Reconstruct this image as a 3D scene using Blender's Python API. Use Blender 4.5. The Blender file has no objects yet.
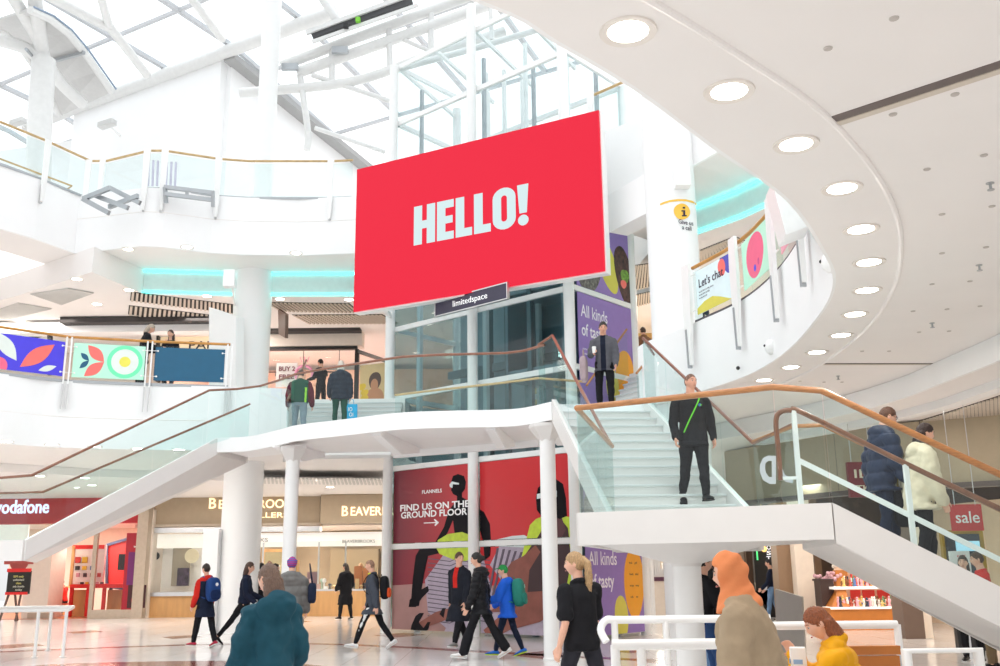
import bpy, bmesh, math, random
from mathutils import Vector, Matrix, noise
V = Vector
scene = bpy.context.scene
COL = scene.collection
random.seed(7)

# ------------------------------------------------------------------ camera, daylight, exposure
FPX = 974.0
PITCH = math.radians(13.7)
ROLL = math.radians(0.66)
EYE = V((0, 0, 1.5))
_f = V((0, math.cos(PITCH), math.sin(PITCH)))
_u0 = V((0, -math.sin(PITCH), math.cos(PITCH)))
_r0 = V((1, 0, 0))
_r = _r0 * math.cos(ROLL) - _u0 * math.sin(ROLL)
_u = _u0 * math.cos(ROLL) + _r0 * math.sin(ROLL)
cam_data = bpy.data.cameras.new('camera')
cam_data.sensor_width = 36.0
cam_data.lens = 36.0 * FPX / 1000.0
cam_data.clip_end = 400
cam = bpy.data.objects.new('camera', cam_data)
COL.objects.link(cam)
cam.matrix_world = Matrix(((_r.x, _u.x, -_f.x, EYE.x), (_r.y, _u.y, -_f.y, EYE.y), (_r.z, _u.z, -_f.z, EYE.z), (0, 0, 0, 1)))
scene.camera = cam

world = bpy.data.worlds.new('overcast_sky')
scene.world = world
world.use_nodes = True
_bg = world.node_tree.nodes['Background']
_bg.inputs[0].default_value = (0.985, 0.993, 1.0, 1)
# CIE overcast sky: three times brighter overhead than at the horizon
_wn = world.node_tree
_tc = _wn.nodes.new('ShaderNodeTexCoord')
_sx = _wn.nodes.new('ShaderNodeSeparateXYZ')
_ma = _wn.nodes.new('ShaderNodeMath'); _ma.operation = 'MULTIPLY_ADD'; _ma.use_clamp = False
_ma.inputs[1].default_value = 1.4; _ma.inputs[2].default_value = 0.75
_mx = _wn.nodes.new('ShaderNodeMath'); _mx.operation = 'MAXIMUM'; _mx.inputs[1].default_value = 0.45
_wn.links.new(_tc.outputs['Generated'], _sx.inputs[0])
_wn.links.new(_sx.outputs['Z'], _ma.inputs[0])
_wn.links.new(_ma.outputs[0], _mx.inputs[0])
_wn.links.new(_mx.outputs[0], _bg.inputs[1])

scene.view_settings.view_transform = 'Standard'
scene.view_settings.look = 'None'
scene.view_settings.gamma = 1
scene.view_settings.use_curve_mapping = False
scene.view_settings.exposure = 0.27
scene.cycles.max_bounces = 14
scene.cycles.diffuse_bounces = 6
scene.cycles.transparent_max_bounces = 40
scene.cycles.sample_clamp_indirect = 6


def area_light(name, loc, size, power, color=(1, 1, 1), sy=None, aim=None, disk=False):
    d = bpy.data.lights.new(name, 'AREA')
    d.shape = 'DISK' if disk else 'RECTANGLE'
    d.size = size
    if not disk: d.size_y = sy or size
    d.energy = power
    d.color = color
    o = bpy.data.objects.new(name, d)
    o.location = loc
    if aim is not None:
        o.rotation_euler = (V(aim) - V(loc)).to_track_quat('-Z', 'Y').to_euler()
    COL.objects.link(o)
    return o


# ------------------------------------------------------------------ pixel -> place helpers
def ray(x, y):
    return _f * FPX + _r * (x - 500) + _u * (333 - y)


def atY(x, y, Y):
    d = ray(x, y)
    return EYE + d * (Y / d.y)


def atZ(x, y, z):
    d = ray(x, y)
    return EYE + d * ((z - EYE.z) / d.z)


def onplane(x, y, O, R, U):
    """(u, v) of a pixel on the plane through O spanned by unit R, U"""
    N = R.cross(U)
    d = ray(x, y)
    p = EYE + d * ((O - EYE).dot(N) / d.dot(N))
    return (p - O).dot(R), (p - O).dot(U)


# ------------------------------------------------------------------ materials
MATS = {}


def mat(name, col, rough=0.5, metal=0.0, var=0.03, scale=6.0, bump=0.0, bscale=60.0, emit=0.0, ecol=None, spec=0.5, coat=0.0, sheen=0.0, stretch=None):
    if name in MATS:
        return MATS[name]
    m = bpy.data.materials.new(name)
    m.use_nodes = True
    nt = m.node_tree
    b = nt.nodes['Principled BSDF']
    b.inputs['Roughness'].default_value = rough
    b.inputs['Metallic'].default_value = metal
    b.inputs['Specular IOR Level'].default_value = spec
    b.inputs['Coat Weight'].default_value = coat
    b.inputs['Sheen Weight'].default_value = sheen
    tc = nt.nodes.new('ShaderNodeTexCoord')
    src = tc.outputs['Object']
    if stretch:
        mp = nt.nodes.new('ShaderNodeMapping')
        mp.inputs['Scale'].default_value = stretch
        nt.links.new(src, mp.inputs['Vector'])
        src = mp.outputs['Vector']
    nz = nt.nodes.new('ShaderNodeTexNoise')
    nz.inputs['Scale'].default_value = scale
    nz.inputs['Detail'].default_value = 4
    nt.links.new(src, nz.inputs['Vector'])
    rp = nt.nodes.new('ShaderNodeValToRGB')
    rp.color_ramp.elements[0].position = 0.3
    rp.color_ramp.elements[1].position = 0.7
    rp.color_ramp.elements[0].color = tuple(max(0, c * (1 - var)) for c in col[:3]) + (1,)
    rp.color_ramp.elements[1].color = tuple(min(1, c * (1 + var)) for c in col[:3]) + (1,)
    nt.links.new(nz.outputs['Fac'], rp.inputs['Fac'])
    nt.links.new(rp.outputs['Color'], b.inputs['Base Color'])
    if bump:
        n2 = nt.nodes.new('ShaderNodeTexNoise')
        n2.inputs['Scale'].default_value = bscale
        n2.inputs['Detail'].default_value = 3
        nt.links.new(src, n2.inputs['Vector'])
        bp = nt.nodes.new('ShaderNodeBump')
        bp.inputs['Strength'].default_value = bump
        bp.inputs['Distance'].default_value = 0.01
        nt.links.new(n2.outputs['Fac'], bp.inputs['Height'])
        nt.links.new(bp.outputs['Normal'], b.inputs['Normal'])
    if emit:
        b.inputs['Emission Color'].default_value = tuple(ecol or col[:3]) + (1,)
        b.inputs['Emission Strength'].default_value = emit
    MATS[name] = m
    return m


def glass(name, tint, refl=1.0, rough=0.0):
    if name in MATS:
        return MATS[name]
    m = bpy.data.materials.new(name)
    m.use_nodes = True
    nt = m.node_tree
    nt.nodes.remove(nt.nodes['Principled BSDF'])
    out = nt.nodes['Material Output']
    tr = nt.nodes.new('ShaderNodeBsdfTransparent')
    tr.inputs[0].default_value = tuple(tint) + (1,)
    gl = nt.nodes.new('ShaderNodeBsdfGlossy')
    gl.inputs['Roughness'].default_value = rough
    # Schlick reflectance of a pane, counted once on its outer face
    lw = nt.nodes.new('ShaderNodeLayerWeight')
    lw.inputs[0].default_value = 0.5
    pw = nt.nodes.new('ShaderNodeMath'); pw.operation = 'POWER'; pw.inputs[1].default_value = 5.0
    ma = nt.nodes.new('ShaderNodeMath'); ma.operation = 'MULTIPLY_ADD'; ma.inputs[1].default_value = 0.92; ma.inputs[2].default_value = 0.04
    ge = nt.nodes.new('ShaderNodeNewGeometry')
    iv = nt.nodes.new('ShaderNodeMath'); iv.operation = 'SUBTRACT'; iv.inputs[0].default_value = refl
    mu = nt.nodes.new('ShaderNodeMath'); mu.operation = 'MULTIPLY'; mu.use_clamp = True
    nt.links.new(lw.outputs['Facing'], pw.inputs[0])
    nt.links.new(pw.outputs[0], ma.inputs[0])
    bk = nt.nodes.new('ShaderNodeMath'); bk.operation = 'MULTIPLY'; bk.inputs[1].default_value = refl
    nt.links.new(ge.outputs['Backfacing'], bk.inputs[0])
    nt.links.new(bk.outputs[0], iv.inputs[1])
    nt.links.new(ma.outputs[0], mu.inputs[0])
    nt.links.new(iv.outputs[0], mu.inputs[1])
    mx = nt.nodes.new('ShaderNodeMixShader')
    nt.links.new(mu.outputs[0], mx.inputs[0])
    nt.links.new(tr.outputs[0], mx.inputs[1])
    nt.links.new(gl.outputs[0], mx.inputs[2])
    nt.links.new(mx.outputs[0], out.inputs[0])
    MATS[name] = m
    return m


def s2l(h):
    h = h.lstrip('#')
    o = []
    for i in (0, 2, 4):
        c = int(h[i:i + 2], 16) / 255
        o.append(c / 12.92 if c <= 0.04045 else ((c + 0.055) / 1.055) ** 2.4)
    return tuple(o)


WHITE = mat('white_plaster', (0.90, 0.90, 0.90), 0.55, var=0.012, scale=1.5, bump=0.02, bscale=30)
SOFFIT = mat('soffit_paint', (0.86, 0.83, 0.81), 0.7, var=0.012, scale=1.2)
STEELW = mat('white_painted_steel', (0.86, 0.86, 0.85), 0.3, var=0.015, scale=4)
STAIRW = mat('white_stair_cladding', (0.74, 0.72, 0.70), 0.4, var=0.015, scale=3)
TREAD = mat('white_terrazzo_tread', (0.84, 0.85, 0.84), 0.3, var=0.05, scale=90)
NOSING = mat('pale_grey_nosing', (0.60, 0.62, 0.62), 0.5)
WOOD = mat('oak_handrail', (0.40, 0.17, 0.055), 0.35, var=0.22, scale=9, stretch=(1, 1, 6), coat=0.3)
WOODD = mat('mahogany_handrail', (0.22, 0.085, 0.045), 0.35, var=0.2, scale=9, coat=0.3)
WOODL = mat('pale_oak_rail', (0.52, 0.36, 0.17), 0.4, var=0.15, scale=9)
GLASS = glass('green_tint_glass', (0.915, 0.972, 0.967), 0.9)
GLASSC = glass('clear_balustrade_glass', (0.93, 0.975, 0.975), 0.9)
GLASSL = glass('teal_lift_glass', (0.76, 0.85, 0.87), 1.4)
GLASSU = glass('clear_lift_glass', (0.93, 0.965, 0.97), 1.2)
GLASSR = glass('roof_glass', (0.96, 0.98, 0.99), 0.5)
GLASSS = glass('shop_window_glass', (0.96, 0.97, 0.96), 0.7)
ROOFB = mat('grey_glazing_bar', (0.52, 0.53, 0.55), 0.4)
TUBEW = mat('roof_tube_white', (0.74, 0.74, 0.73), 0.4)
CHROME = mat('brushed_steel', (0.62, 0.62, 0.62), 0.28, 1.0)
GREYM = mat('grey_metal', (0.42, 0.44, 0.46), 0.4, 0.6)
DARK = mat('dark_void', (0.025, 0.022, 0.02), 0.8)
BLACK = mat('black_plastic', (0.012, 0.012, 0.013), 0.45)
CREAM = mat('cream_slat', (0.62, 0.55, 0.47), 0.6)
LAMP = mat('lamp_lens', (1, 0.96, 0.9), 0.4, emit=9.0, ecol=(1, 0.93, 0.84))
CYANL = mat('turquoise_led_strip', (0.1, 0.9, 0.85), 0.4, emit=2.6, ecol=(0.10, 0.90, 0.84))


# ------------------------------------------------------------------ mesh builder
class MB:
    def __init__(s):
        s.v = []
        s.f = []
        s.m = []

    def add(s, vs, fs, mi=0):
        n = len(s.v)
        s.v += [V(p) for p in vs]
        s.f += [tuple(i + n for i in f) for f in fs]
        s.m += [mi] * len(fs)
        return s

    def box(s, c, size, X=(1, 0, 0), Y=None, Z=(0, 0, 1), mi=0):
        c = V(c); X = V(X).normalized(); Z = V(Z).normalized()
        Y = V(Y).normalized() if Y else Z.cross(X).normalized()
        a, b, d = size[0] / 2, size[1] / 2, size[2] / 2
        vs = [c + X * (i * a) + Y * (j * b) + Z * (k * d) for k in (-1, 1) for j in (-1, 1) for i in (-1, 1)]
        return s.add(vs, [(0, 2, 3, 1), (4, 5, 7, 6), (0, 1, 5, 4), (2, 6, 7, 3), (0, 4, 6, 2), (1, 3, 7, 5)], mi)

    def bar(s, p, q, w, h, up=(0, 0, 1), mi=0):
        p = V(p); q = V(q)
        d = (q - p)
        X = d.normalized()
        up = V(up)
        if abs(X.dot(up)) > 0.98:
            up = V((0, 1, 0))
        Y = up.cross(X).normalized()
        Z = X.cross(Y)
        return s.box((p + q) / 2, (d.length, w, h), X, Y, Z, mi)

    def extr(s, poly, vec, mi=0):
        poly = [V(p) for p in poly]
        vec = V(vec)
        n = len(poly)
        vs = poly + [p + vec for p in poly]
        fs = [tuple(range(n))[::-1], tuple(range(n, 2 * n))] + [(i, (i + 1) % n, n + (i + 1) % n, n + i) for i in range(n)]
        return s.add(vs, fs, mi)

    def prism(s, xy, z0, z1, mi=0):
        return s.extr([(p[0], p[1], z0) for p in xy], (0, 0, z1 - z0), mi)

    def tube(s, pts, r, n=10, caps=True, closed=False, mi=0, sq=None):
        pts = [V(p) for p in pts]
        m = len(pts)
        rs = r if isinstance(r, (list, tuple)) else [r] * m
        vs = []
        up = None
        for i, p in enumerate(pts):
            if closed:
                t = (pts[(i + 1) % m] - pts[i - 1])
            else:
                t = (pts[min(i + 1, m - 1)] - pts[max(i - 1, 0)])
            t.normalize()
            if up is None:
                up = V((0, 0, 1)) if abs(t.z) < 0.9 else V((0, 1, 0))
            a = t.cross(up)
            if a.length < 1e-4:
                a = t.cross(V((1, 0, 0)))
            a.normalize()
            b = a.cross(t).normalized()
            up = b
            for k in range(n):
                w = 2 * math.pi * k / n
                vs.append(p + (a * math.cos(w) + b * math.sin(w)) * rs[i])
        fs = []
        for i in range(m if closed else m - 1):
            j = (i + 1) % m
            for k in range(n):
                l = (k + 1) % n
                fs.append((i * n + k, j * n + k, j * n + l, i * n + l))
        if caps and not closed:
            fs.append(tuple(range(n)))
            fs.append(tuple(range((m - 1) * n, m * n))[::-1])
        return s.add(vs, fs, mi)

    def lathe(s, prof, c=(0, 0, 0), n=24, axis=(0, 0, 1), mi=0):
        """prof: (radius, height) list; ends are capped when radius > 0"""
        c = V(c)
        Z = V(axis).normalized()
        X = Z.orthogonal().normalized()
        Y = Z.cross(X)
        vs = []
        for r, h in prof:
            for k in range(n):
                w = 2 * math.pi * k / n
                vs.append(c + Z * h + (X * math.cos(w) + Y * math.sin(w)) * max(r, 1e-4))
        fs = []
        for i in range(len(prof) - 1):
            for k in range(n):
                l = (k + 1) % n
                fs.append((i * n + k, i * n + l, (i + 1) * n + l, (i + 1) * n + k))
        fs.append(tuple(range(n))[::-1])
        fs.append(tuple(range((len(prof) - 1) * n, len(prof) * n)))
        return s.add(vs, fs, mi)

    def cyl(s, c, r, h, n=24, mi=0):
        return s.lathe([(r, 0), (r, h)], c, n, mi=mi)

    def ball(s, c, r, n=12, m=8, mi=0):
        r3 = r if isinstance(r, (tuple, list)) else (r, r, r)
        c = V(c)
        vs = [c + V((0, 0, -r3[2]))]
        for i in range(1, m):
            a = -math.pi / 2 + math.pi * i / m
            for k in range(n):
                w = 2 * math.pi * k / n
                vs.append(c + V((r3[0] * math.cos(a) * math.cos(w), r3[1] * math.cos(a) * math.sin(w), r3[2] * math.sin(a))))
        vs.append(c + V((0, 0, r3[2])))
        fs = [(0, 1 + (k + 1) % n, 1 + k) for k in range(n)]
        for i in range(m - 2):
            for k in range(n):
                l = (k + 1) % n
                fs.append((1 + i * n + k, 1 + i * n + l, 1 + (i + 1) * n + l, 1 + (i + 1) * n + k))
        e = len(vs) - 1
        b = 1 + (m - 2) * n
        fs += [(b + k, b + (k + 1) % n, e) for k in range(n)]
        return s.add(vs, fs, mi)

    def loft(s, rings, mi=0):
        n = len(rings[0])
        vs = [p for r in rings for p in r]
        fs = []
        for i in range(len(rings) - 1):
            for k in range(n):
                l = (k + 1) % n
                fs.append((i * n + k, i * n + l, (i + 1) * n + l, (i + 1) * n + k))
        fs.append(tuple(range(n))[::-1])
        fs.append(tuple(range((len(rings) - 1) * n, len(rings) * n)))
        return s.add(vs, fs, mi)

    def wall(s, pts, z0, z1, th, mi=0):
        """vertical ribbon wall of thickness th along a plan polyline; z0/z1 numbers or per-point lists"""
        pts = [V((p[0], p[1], 0)) for p in pts]
        m = len(pts)
        z0 = z0 if isinstance(z0, (list, tuple)) else [z0] * m
        z1 = z1 if isinstance(z1, (list, tuple)) else [z1] * m
        L = []
        for i, p in enumerate(pts):
            t = (pts[min(i + 1, m - 1)] - pts[max(i - 1, 0)]).normalized()
            nn = V((-t.y, t.x, 0)) * (th / 2)
            L.append((p + nn, p - nn))
        vs = []
        for i in range(m):
            a, b = L[i]
            vs += [(a.x, a.y, z0[i]), (b.x, b.y, z0[i]), (b.x, b.y, z1[i]), (a.x, a.y, z1[i])]
        fs = [(0, 1, 2, 3), tuple((m - 1) * 4 + k for k in (3, 2, 1, 0))]
        for i in range(m - 1):
            for k in range(4):
                l = (k + 1) % 4
                fs.append((i * 4 + k, (i + 1) * 4 + k, (i + 1) * 4 + l, i * 4 + l))
        return s.add(vs, fs, mi)

    def build(s, name, material, parent=None, smooth=False, bevel=0.0, local=False):
        off = V((0, 0, 0))
        if parent is not None and not local:
            off = parent_world(parent)
        me = bpy.data.meshes.new(name)
        me.from_pydata([p - off for p in s.v], [], s.f)
        ms = material if isinstance(material, (list, tuple)) else [material]
        for m in ms:
            me.materials.append(m)
        bm = bmesh.new()
        bm.from_mesh(me)
        for i, f in enumerate(bm.faces):
            f.material_index = s.m[i] if i < len(s.m) else 0
        bmesh.ops.recalc_face_normals(bm, faces=bm.faces)
        if bevel:
            bmesh.ops.bevel(bm, geom=[e for e in bm.edges if len(e.link_faces) == 2 and e.calc_face_angle(0) > 0.6], offset=bevel, segments=2, affect='EDGES', profile=0.6, clamp_overlap=True)
        if smooth:
            for f in bm.faces:
                f.smooth = True
            for e in bm.edges:
                if len(e.link_faces) == 2 and e.calc_face_angle(0) > 0.7:
                    e.smooth = False
        bm.to_mesh(me)
        bm.free()
        o = bpy.data.objects.new(name, me)
        COL.objects.link(o)
        if parent is not None:
            o.parent = parent
        return o


def parent_world(p):
    w = V((0, 0, 0))
    while p is not None:
        w = w + p.location
        p = p.parent
    return w


def tag(o, label=None, cat=None, group=None, kind=None):
    if label: o['label'] = label
    if cat: o['category'] = cat
    if group: o['group'] = group
    if kind: o['kind'] = kind
    return o


def struct(o):
    o['kind'] = 'structure'
    return o


def thing(name, loc, label, cat, group=None):
    o = bpy.data.objects.new(name, None)
    o.empty_display_size = 0.1
    o.location = loc
    COL.objects.link(o)
    return tag(o, label, cat, group)


def copy_tree(o, loc, label=None, group=None, rotz=None):
    r = o.copy(); COL.objects.link(r); r.location = loc
    if rotz is not None: r.rotation_euler = (0, 0, rotz)
    if label: r['label'] = label
    if group: r['group'] = group
    for ch in list(o.children):
        c = ch.copy(); COL.objects.link(c); c.parent = r
        for g in list(ch.children):
            d = g.copy(); COL.objects.link(d); d.parent = c
    return r


def text_mb(body, h, O, R, U, ext=0.01, bold=0.0, align='LEFT', sx=1.0, spacing=1.0, mirror=False):
    """lettering as mesh: cap height h, origin O (baseline), along unit R, up U"""
    c = bpy.data.curves.new('lettering', 'FONT')
    c.body = body
    c.size = h / 0.73
    c.align_x = align
    c.offset = bold * h
    c.extrude = ext / 2
    c.space_character = spacing
    c.resolution_u = 3
    ob = bpy.data.objects.new('lettering', c)
    COL.objects.link(ob)
    dg = bpy.context.evaluated_depsgraph_get()
    me = bpy.data.meshes.new_from_object(ob.evaluated_get(dg))
    O = V(O); R = V(R).normalized(); U = V(U).normalized(); N = R.cross(U)
    mb = MB()
    mb.add([O + R * (v.co.x * sx) + U * v.co.y + N * (v.co.z + ext / 2) for v in me.vertices], [tuple(p.vertices) for p in me.polygons])
    bpy.data.objects.remove(ob)
    bpy.data.curves.remove(c)
    bpy.data.meshes.remove(me)
    return mb


def smooth_path(pts, per=6):
    """Catmull-Rom through the points"""
    pts = [V(p) for p in pts]
    P = [pts[0] * 2 - pts[1]] + pts + [pts[-1] * 2 - pts[-2]]
    out = []
    for i in range(1, len(P) - 2):
        a, b, c, d = P[i - 1:i + 3]
        for k in range(per):
            t = k / per
            out.append(0.5 * ((2 * b) + (c - a) * t + (2 * a - 5 * b + 4 * c - d) * t * t + (3 * b - a - 3 * c + d) * t ** 3))
    out.append(pts[-1])
    return out


def resample(pts, step):
    pts = [V(p) for p in pts]
    out = [pts[0]]
    acc = 0
    for a, b in zip(pts, pts[1:]):
        L = (b - a).length
        while acc + L >= step and L > 1e-9:
            t = (step - acc) / L
            a = a + (b - a) * t
            out.append(a)
            L = (b - a).length
            acc = 0
        acc += L
    if acc > step * 0.3:
        out.append(pts[-1])
    else:
        out[-1] = pts[-1]
    return out

# ------------------------------------------------------------------ floor
Z1, Z2 = 6.0, 11.5          # finished floors of the upper levels
SOFR, SOFL, SOF2 = 4.7, 4.45, 9.9   # soffits: right ring, left gallery, upper gallery


def floor_mat():
    m = bpy.data.materials.new('polished_terrazzo_floor')
    m.use_nodes = True
    nt = m.node_tree
    b = nt.nodes['Principled BSDF']
    b.inputs['Roughness'].default_value = 0.13
    b.inputs['Specular IOR Level'].default_value = 0.6
    tc = nt.nodes.new('ShaderNodeTexCoord')
    br = nt.nodes.new('ShaderNodeTexBrick')
    br.offset = 0.0
    br.inputs['Color1'].default_value = (0.86, 0.84, 0.82, 1)
    br.inputs['Color2'].default_value = (0.84, 0.81, 0.79, 1)
    br.inputs['Mortar'].default_value = (0.60, 0.55, 0.51, 1)
    br.inputs['Scale'].default_value = 1.0
    br.inputs['Mortar Size'].default_value = 0.006
    br.inputs['Brick Width'].default_value = 0.9
    br.inputs['Row Height'].default_value = 0.9
    nt.links.new(tc.outputs['Object'], br.inputs['Vector'])
    nz = nt.nodes.new('ShaderNodeTexNoise')
    nz.inputs['Scale'].default_value = 40
    nt.links.new(tc.outputs['Object'], nz.inputs['Vector'])
    mx = nt.nodes.new('ShaderNodeMix')
    mx.data_type = 'RGBA'
    mx.blend_type = 'MULTIPLY'
    mx.inputs[0].default_value = 0.12
    nt.links.new(br.outputs['Color'], mx.inputs[6])
    nt.links.new(nz.outputs['Color'], mx.inputs[7])
    nt.links.new(mx.outputs[2], b.inputs['Base Color'])
    return m


struct(MB().box((0, 24, -0.1), (70, 76, 0.2)).build('floor', floor_mat()))
REDST = mat('dark_red_inlay', (0.24, 0.075, 0.06), 0.15, var=0.12, scale=30)
BROWNST = mat('brown_inlay', (0.30, 0.15, 0.10), 0.15, var=0.12, scale=30)
# long curved inlay band and the red ring in front of it
pts = smooth_path([atZ(x, y, 0) for x, y in [(-60, 655), (0, 652), (125, 647), (230, 644), (320, 644), (400, 647), (470, 651), (560, 656), (640, 660)]], 5)
b = MB()
for p, q in zip(pts, pts[1:]):
    b.bar((p.x, p.y, 0.001), (q.x, q.y, 0.001), 0.32, 0.004)
struct(b.build('trim_1', REDST))
pts = smooth_path([atZ(x, y, 0) for x, y in [(10, 668), (60, 664), (130, 662), (230, 661), (300, 664), (340, 668)]], 5)
b = MB()
L = [(p.x, p.y) for p in pts]
b.prism(L + [(x * 0.86, y * 0.86) for x, y in L[::-1]], 0.0, 0.003)
struct(b.build('trim_2', REDST))
b = MB()
for x, y, s in [(400, 635, 0.9), (16, 646, 0.9), (182, 637, 0.7), (545, 655, 0.9), (85, 632, 0.7), (628, 651, 0.5), (655, 661, 0.45), (60, 618, 1.2), (290, 622, 1.0)]:
    p = atZ(x, y, 0)
    b.prism([(p.x - s * 0.7, p.y), (p.x, p.y - s), (p.x + s * 0.7, p.y), (p.x, p.y + s)], 0, 0.003)
struct(b.build('trim_3', BROWNST))

# ------------------------------------------------------------------ level 1, right: the big ring slab overhead
edge_px = [(480, 0), (560, 42), (640, 90), (720, 150), (790, 200), (825, 250), (836, 280), (825, 310), (790, 350), (750, 375), (700, 392)]
edge = [atZ(x, y, SOFR) for x, y in edge_px]
edge = [V((-6.5, 3.1, SOFR)), V((-4, 3.35, SOFR)), V((-1.8, 4.0, SOFR))] + edge + [V((3.42, 18.75, SOFR)), V((3.08, 19.4, SOFR)), V((2.92, 20.0, SOFR))]
EDGE_R = smooth_path(edge, 5)
EDGE_R = [(p.x, p.y) for p in EDGE_R]
# the flight from the bridge arrives in the gap between (3.0, 20.3) and the lift
slab = EDGE_R + [(4.15, 21.05), (3.05, 22.65), (3.35, 23.4), (4.4, 24.6), (3.4, 25.8), (0.6, 29.0), (0.6, 48), (26, 48), (26, -3.0), (-7.5, -3.0), (-7.5, 3.05)]
struct(MB().prism(slab, SOFR, Z1 - 0.02).build('ceiling', SOFFIT, smooth=False))
# white fascia that wraps the inner edge of the ring
fas = MB()
fas.wall(EDGE_R, SOFR + 0.001, Z1 + 0.03, 0.07)
struct(fas.build('trim_4', WHITE, smooth=True))
line = MB()
line.tube([(x, y, SOFR + 0.62) for x, y in EDGE_R], 0.014, 6)
struct(line.build('trim_5', SOFFIT, smooth=True))
# shallow bead that follows the ring on the soffit
gp = [atZ(x, y, SOFR) for x, y in [(560, -45), (650, 0), (740, 55), (820, 110), (870, 165), (895, 210), (901, 250), (893, 290), (865, 330), (818, 366), (770, 388)]]
gp = smooth_path(gp, 6)
struct(MB().tube([(p.x, p.y, SOFR) for p in gp], 0.028, 8).build('trim_6', SOFFIT, smooth=True))
# second ring: the lower shop ceiling on the right with its curved bulkhead
r2 = [atZ(x, y, SOFR) for x, y in [(1000, 334), (935, 363), (900, 378), (850, 394), (792, 408)]]
r2 = smooth_path([V((6.6, 10.5, 0)), V((7.0, 12, 0))] + r2 + [V((5.2, 21.6, 0)), V((4.2, 23.2, 0))], 5)
R2 = [(p.x, p.y) for p in r2]
struct(MB().prism(R2 + [(4.6, 27), (4.6, 46), (25, 46), (25, 10.5)], 4.36, SOFR - 0.005).build('ceiling', SOFFIT))
struct(MB().wall(R2, 4.33, SOFR - 0.005, 0.06).build('trim_7', WHITE, smooth=True))
R3 = [(x + 0.9, y + 0.35) for x, y in R2]
struct(MB().wall(R3[:-4], 4.22, 4.37, 0.25).build('trim_8', WHITE, smooth=True))

# ------------------------------------------------------------------ level 1, left gallery
e1 = [(-15.5, 18.6), (-13.3, 20.3)] + [(p.x, p.y) for p in (atZ(x, y, Z1) for x, y in [(0, 375), (60, 382), (145, 386), (225, 388)])]
E1 = [(p.x, p.y) for p in smooth_path([V((x, y, 0)) for x, y in e1], 5)]
EDGE_L = E1 + [(-5.35, 24.3), (-5.25, 25.6), (-2.55, 25.6), (-2.5, 26.9)]
slabL = EDGE_L + [(0.2, 29.3), (0.58, 29.3), (0.58, 48), (-24, 48), (-24, 18.6)]
struct(MB().prism(slabL, SOFL, Z1 - 0.02).build('ceiling', SOFFIT))
struct(MB().wall(E1 + [(-5.35, 24.3)], SOFL - 0.015, Z1 + 0.03, 0.07).build('trim_9', WHITE, smooth=True))
struct(MB().tube([(x, y - 0.035, SOFL + 0.72) for x, y in E1], 0.014, 6).build('trim_10', SOFFIT, smooth=True))
# stepped ceiling behind the gallery edge on the ground floor
stp = [atZ(x, y, SOFL) for x, y in [(-60, 462), (0, 463), (100, 469), (170, 471), (235, 474), (330, 476)]]
struct(MB().prism([(p.x, p.y) for p in stp] + [(2.5, 33), (2.5, 47), (-24, 47), (-24, 26)], SOFL - 0.22, SOFL - 0.005).build('ceiling', SOFFIT))

# ------------------------------------------------------------------ level 2 galleries
e2 = [(-16, 18.8)] + [(p.x, p.y) for p in (atZ(x, y, Z2) for x, y in [(0, 166), (40, 180), (80, 197), (147, 189), (166, 190), (213, 197), (245, 199), (300, 200), (350, 198)])] + [(-3.3, 25.0)]
E2L = e2
slab2 = e2 + [(-3.25, 26.9), (0.4, 30.2), (3.9, 27.0), (4.2, 24.6), (2.25, 22.75), (2.25, 21.5), (3.27, 20.55), (4.2, 19.5), (5.2, 17.6), (5.9, 15.2), (26, 15.2), (26, 48), (-24, 48), (-24, 18.8)]
struct(MB().prism(slab2, SOF2, Z2 - 0.02).build('ceiling', SOFFIT))
struct(MB().wall(e2, SOF2 - 0.015, Z2 + 0.03, 0.07).build('trim_11', WHITE))
E2R = [(2.25, 21.5), (3.27, 20.55), (4.2, 19.5), (5.2, 17.6), (5.9, 15.2)]
struct(MB().wall(E2R, SOF2 - 0.015, Z2 + 0.03, 0.07).build('trim_12', WHITE))
struct(MB().tube([(x, y - 0.035, SOF2 + 0.95) for x, y in e2], 0.012, 6).build('trim_13', SOFFIT))
# dropped ceiling with the turquoise cove on its riser (left)
cL = [(p.x, p.y) for p in (atZ(x, y, 9.9) for x, y in [(145, 270), (240, 273), (275, 273), (355, 273)])]
c9 = [(p.x, p.y) for p in (atZ(x, y, 9.2) for x, y in [(-40, 312), (20, 295), (92, 272)])]
drop = c9 + [cL[0], cL[1], cL[2], cL[3], (-2.6, 27.2), (-0.3, 29.7), (-0.3, 47), (-23, 47), (-23, 28)]
struct(MB().prism(drop, 9.2, SOF2 - 0.004).build('ceiling', SOFFIT))
AQUA = mat('aqua_glow_riser', (0.68, 0.84, 0.82), 0.6)  # turquoise of the cove light is tinted into the riser colour
cov = [cL[0], cL[1], cL[2], cL[3], (-2.6, 27.2)]
struct(MB().wall([(x, y - 0.03) for x, y in cov], 9.27, 9.82, 0.03).build('trim_14', AQUA))
for k, z in enumerate((9.245, 9.86)):
    o = MB().wall([(x, y - 0.06) for x, y in cov], z - 0.025, z + 0.025, 0.05).build('led_strip', CYANL)
    tag(o, ['turquoise cove light strip along the bottom of the left ceiling riser', 'turquoise cove light strip along the top of the left ceiling riser'][k], 'light strip')
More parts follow.
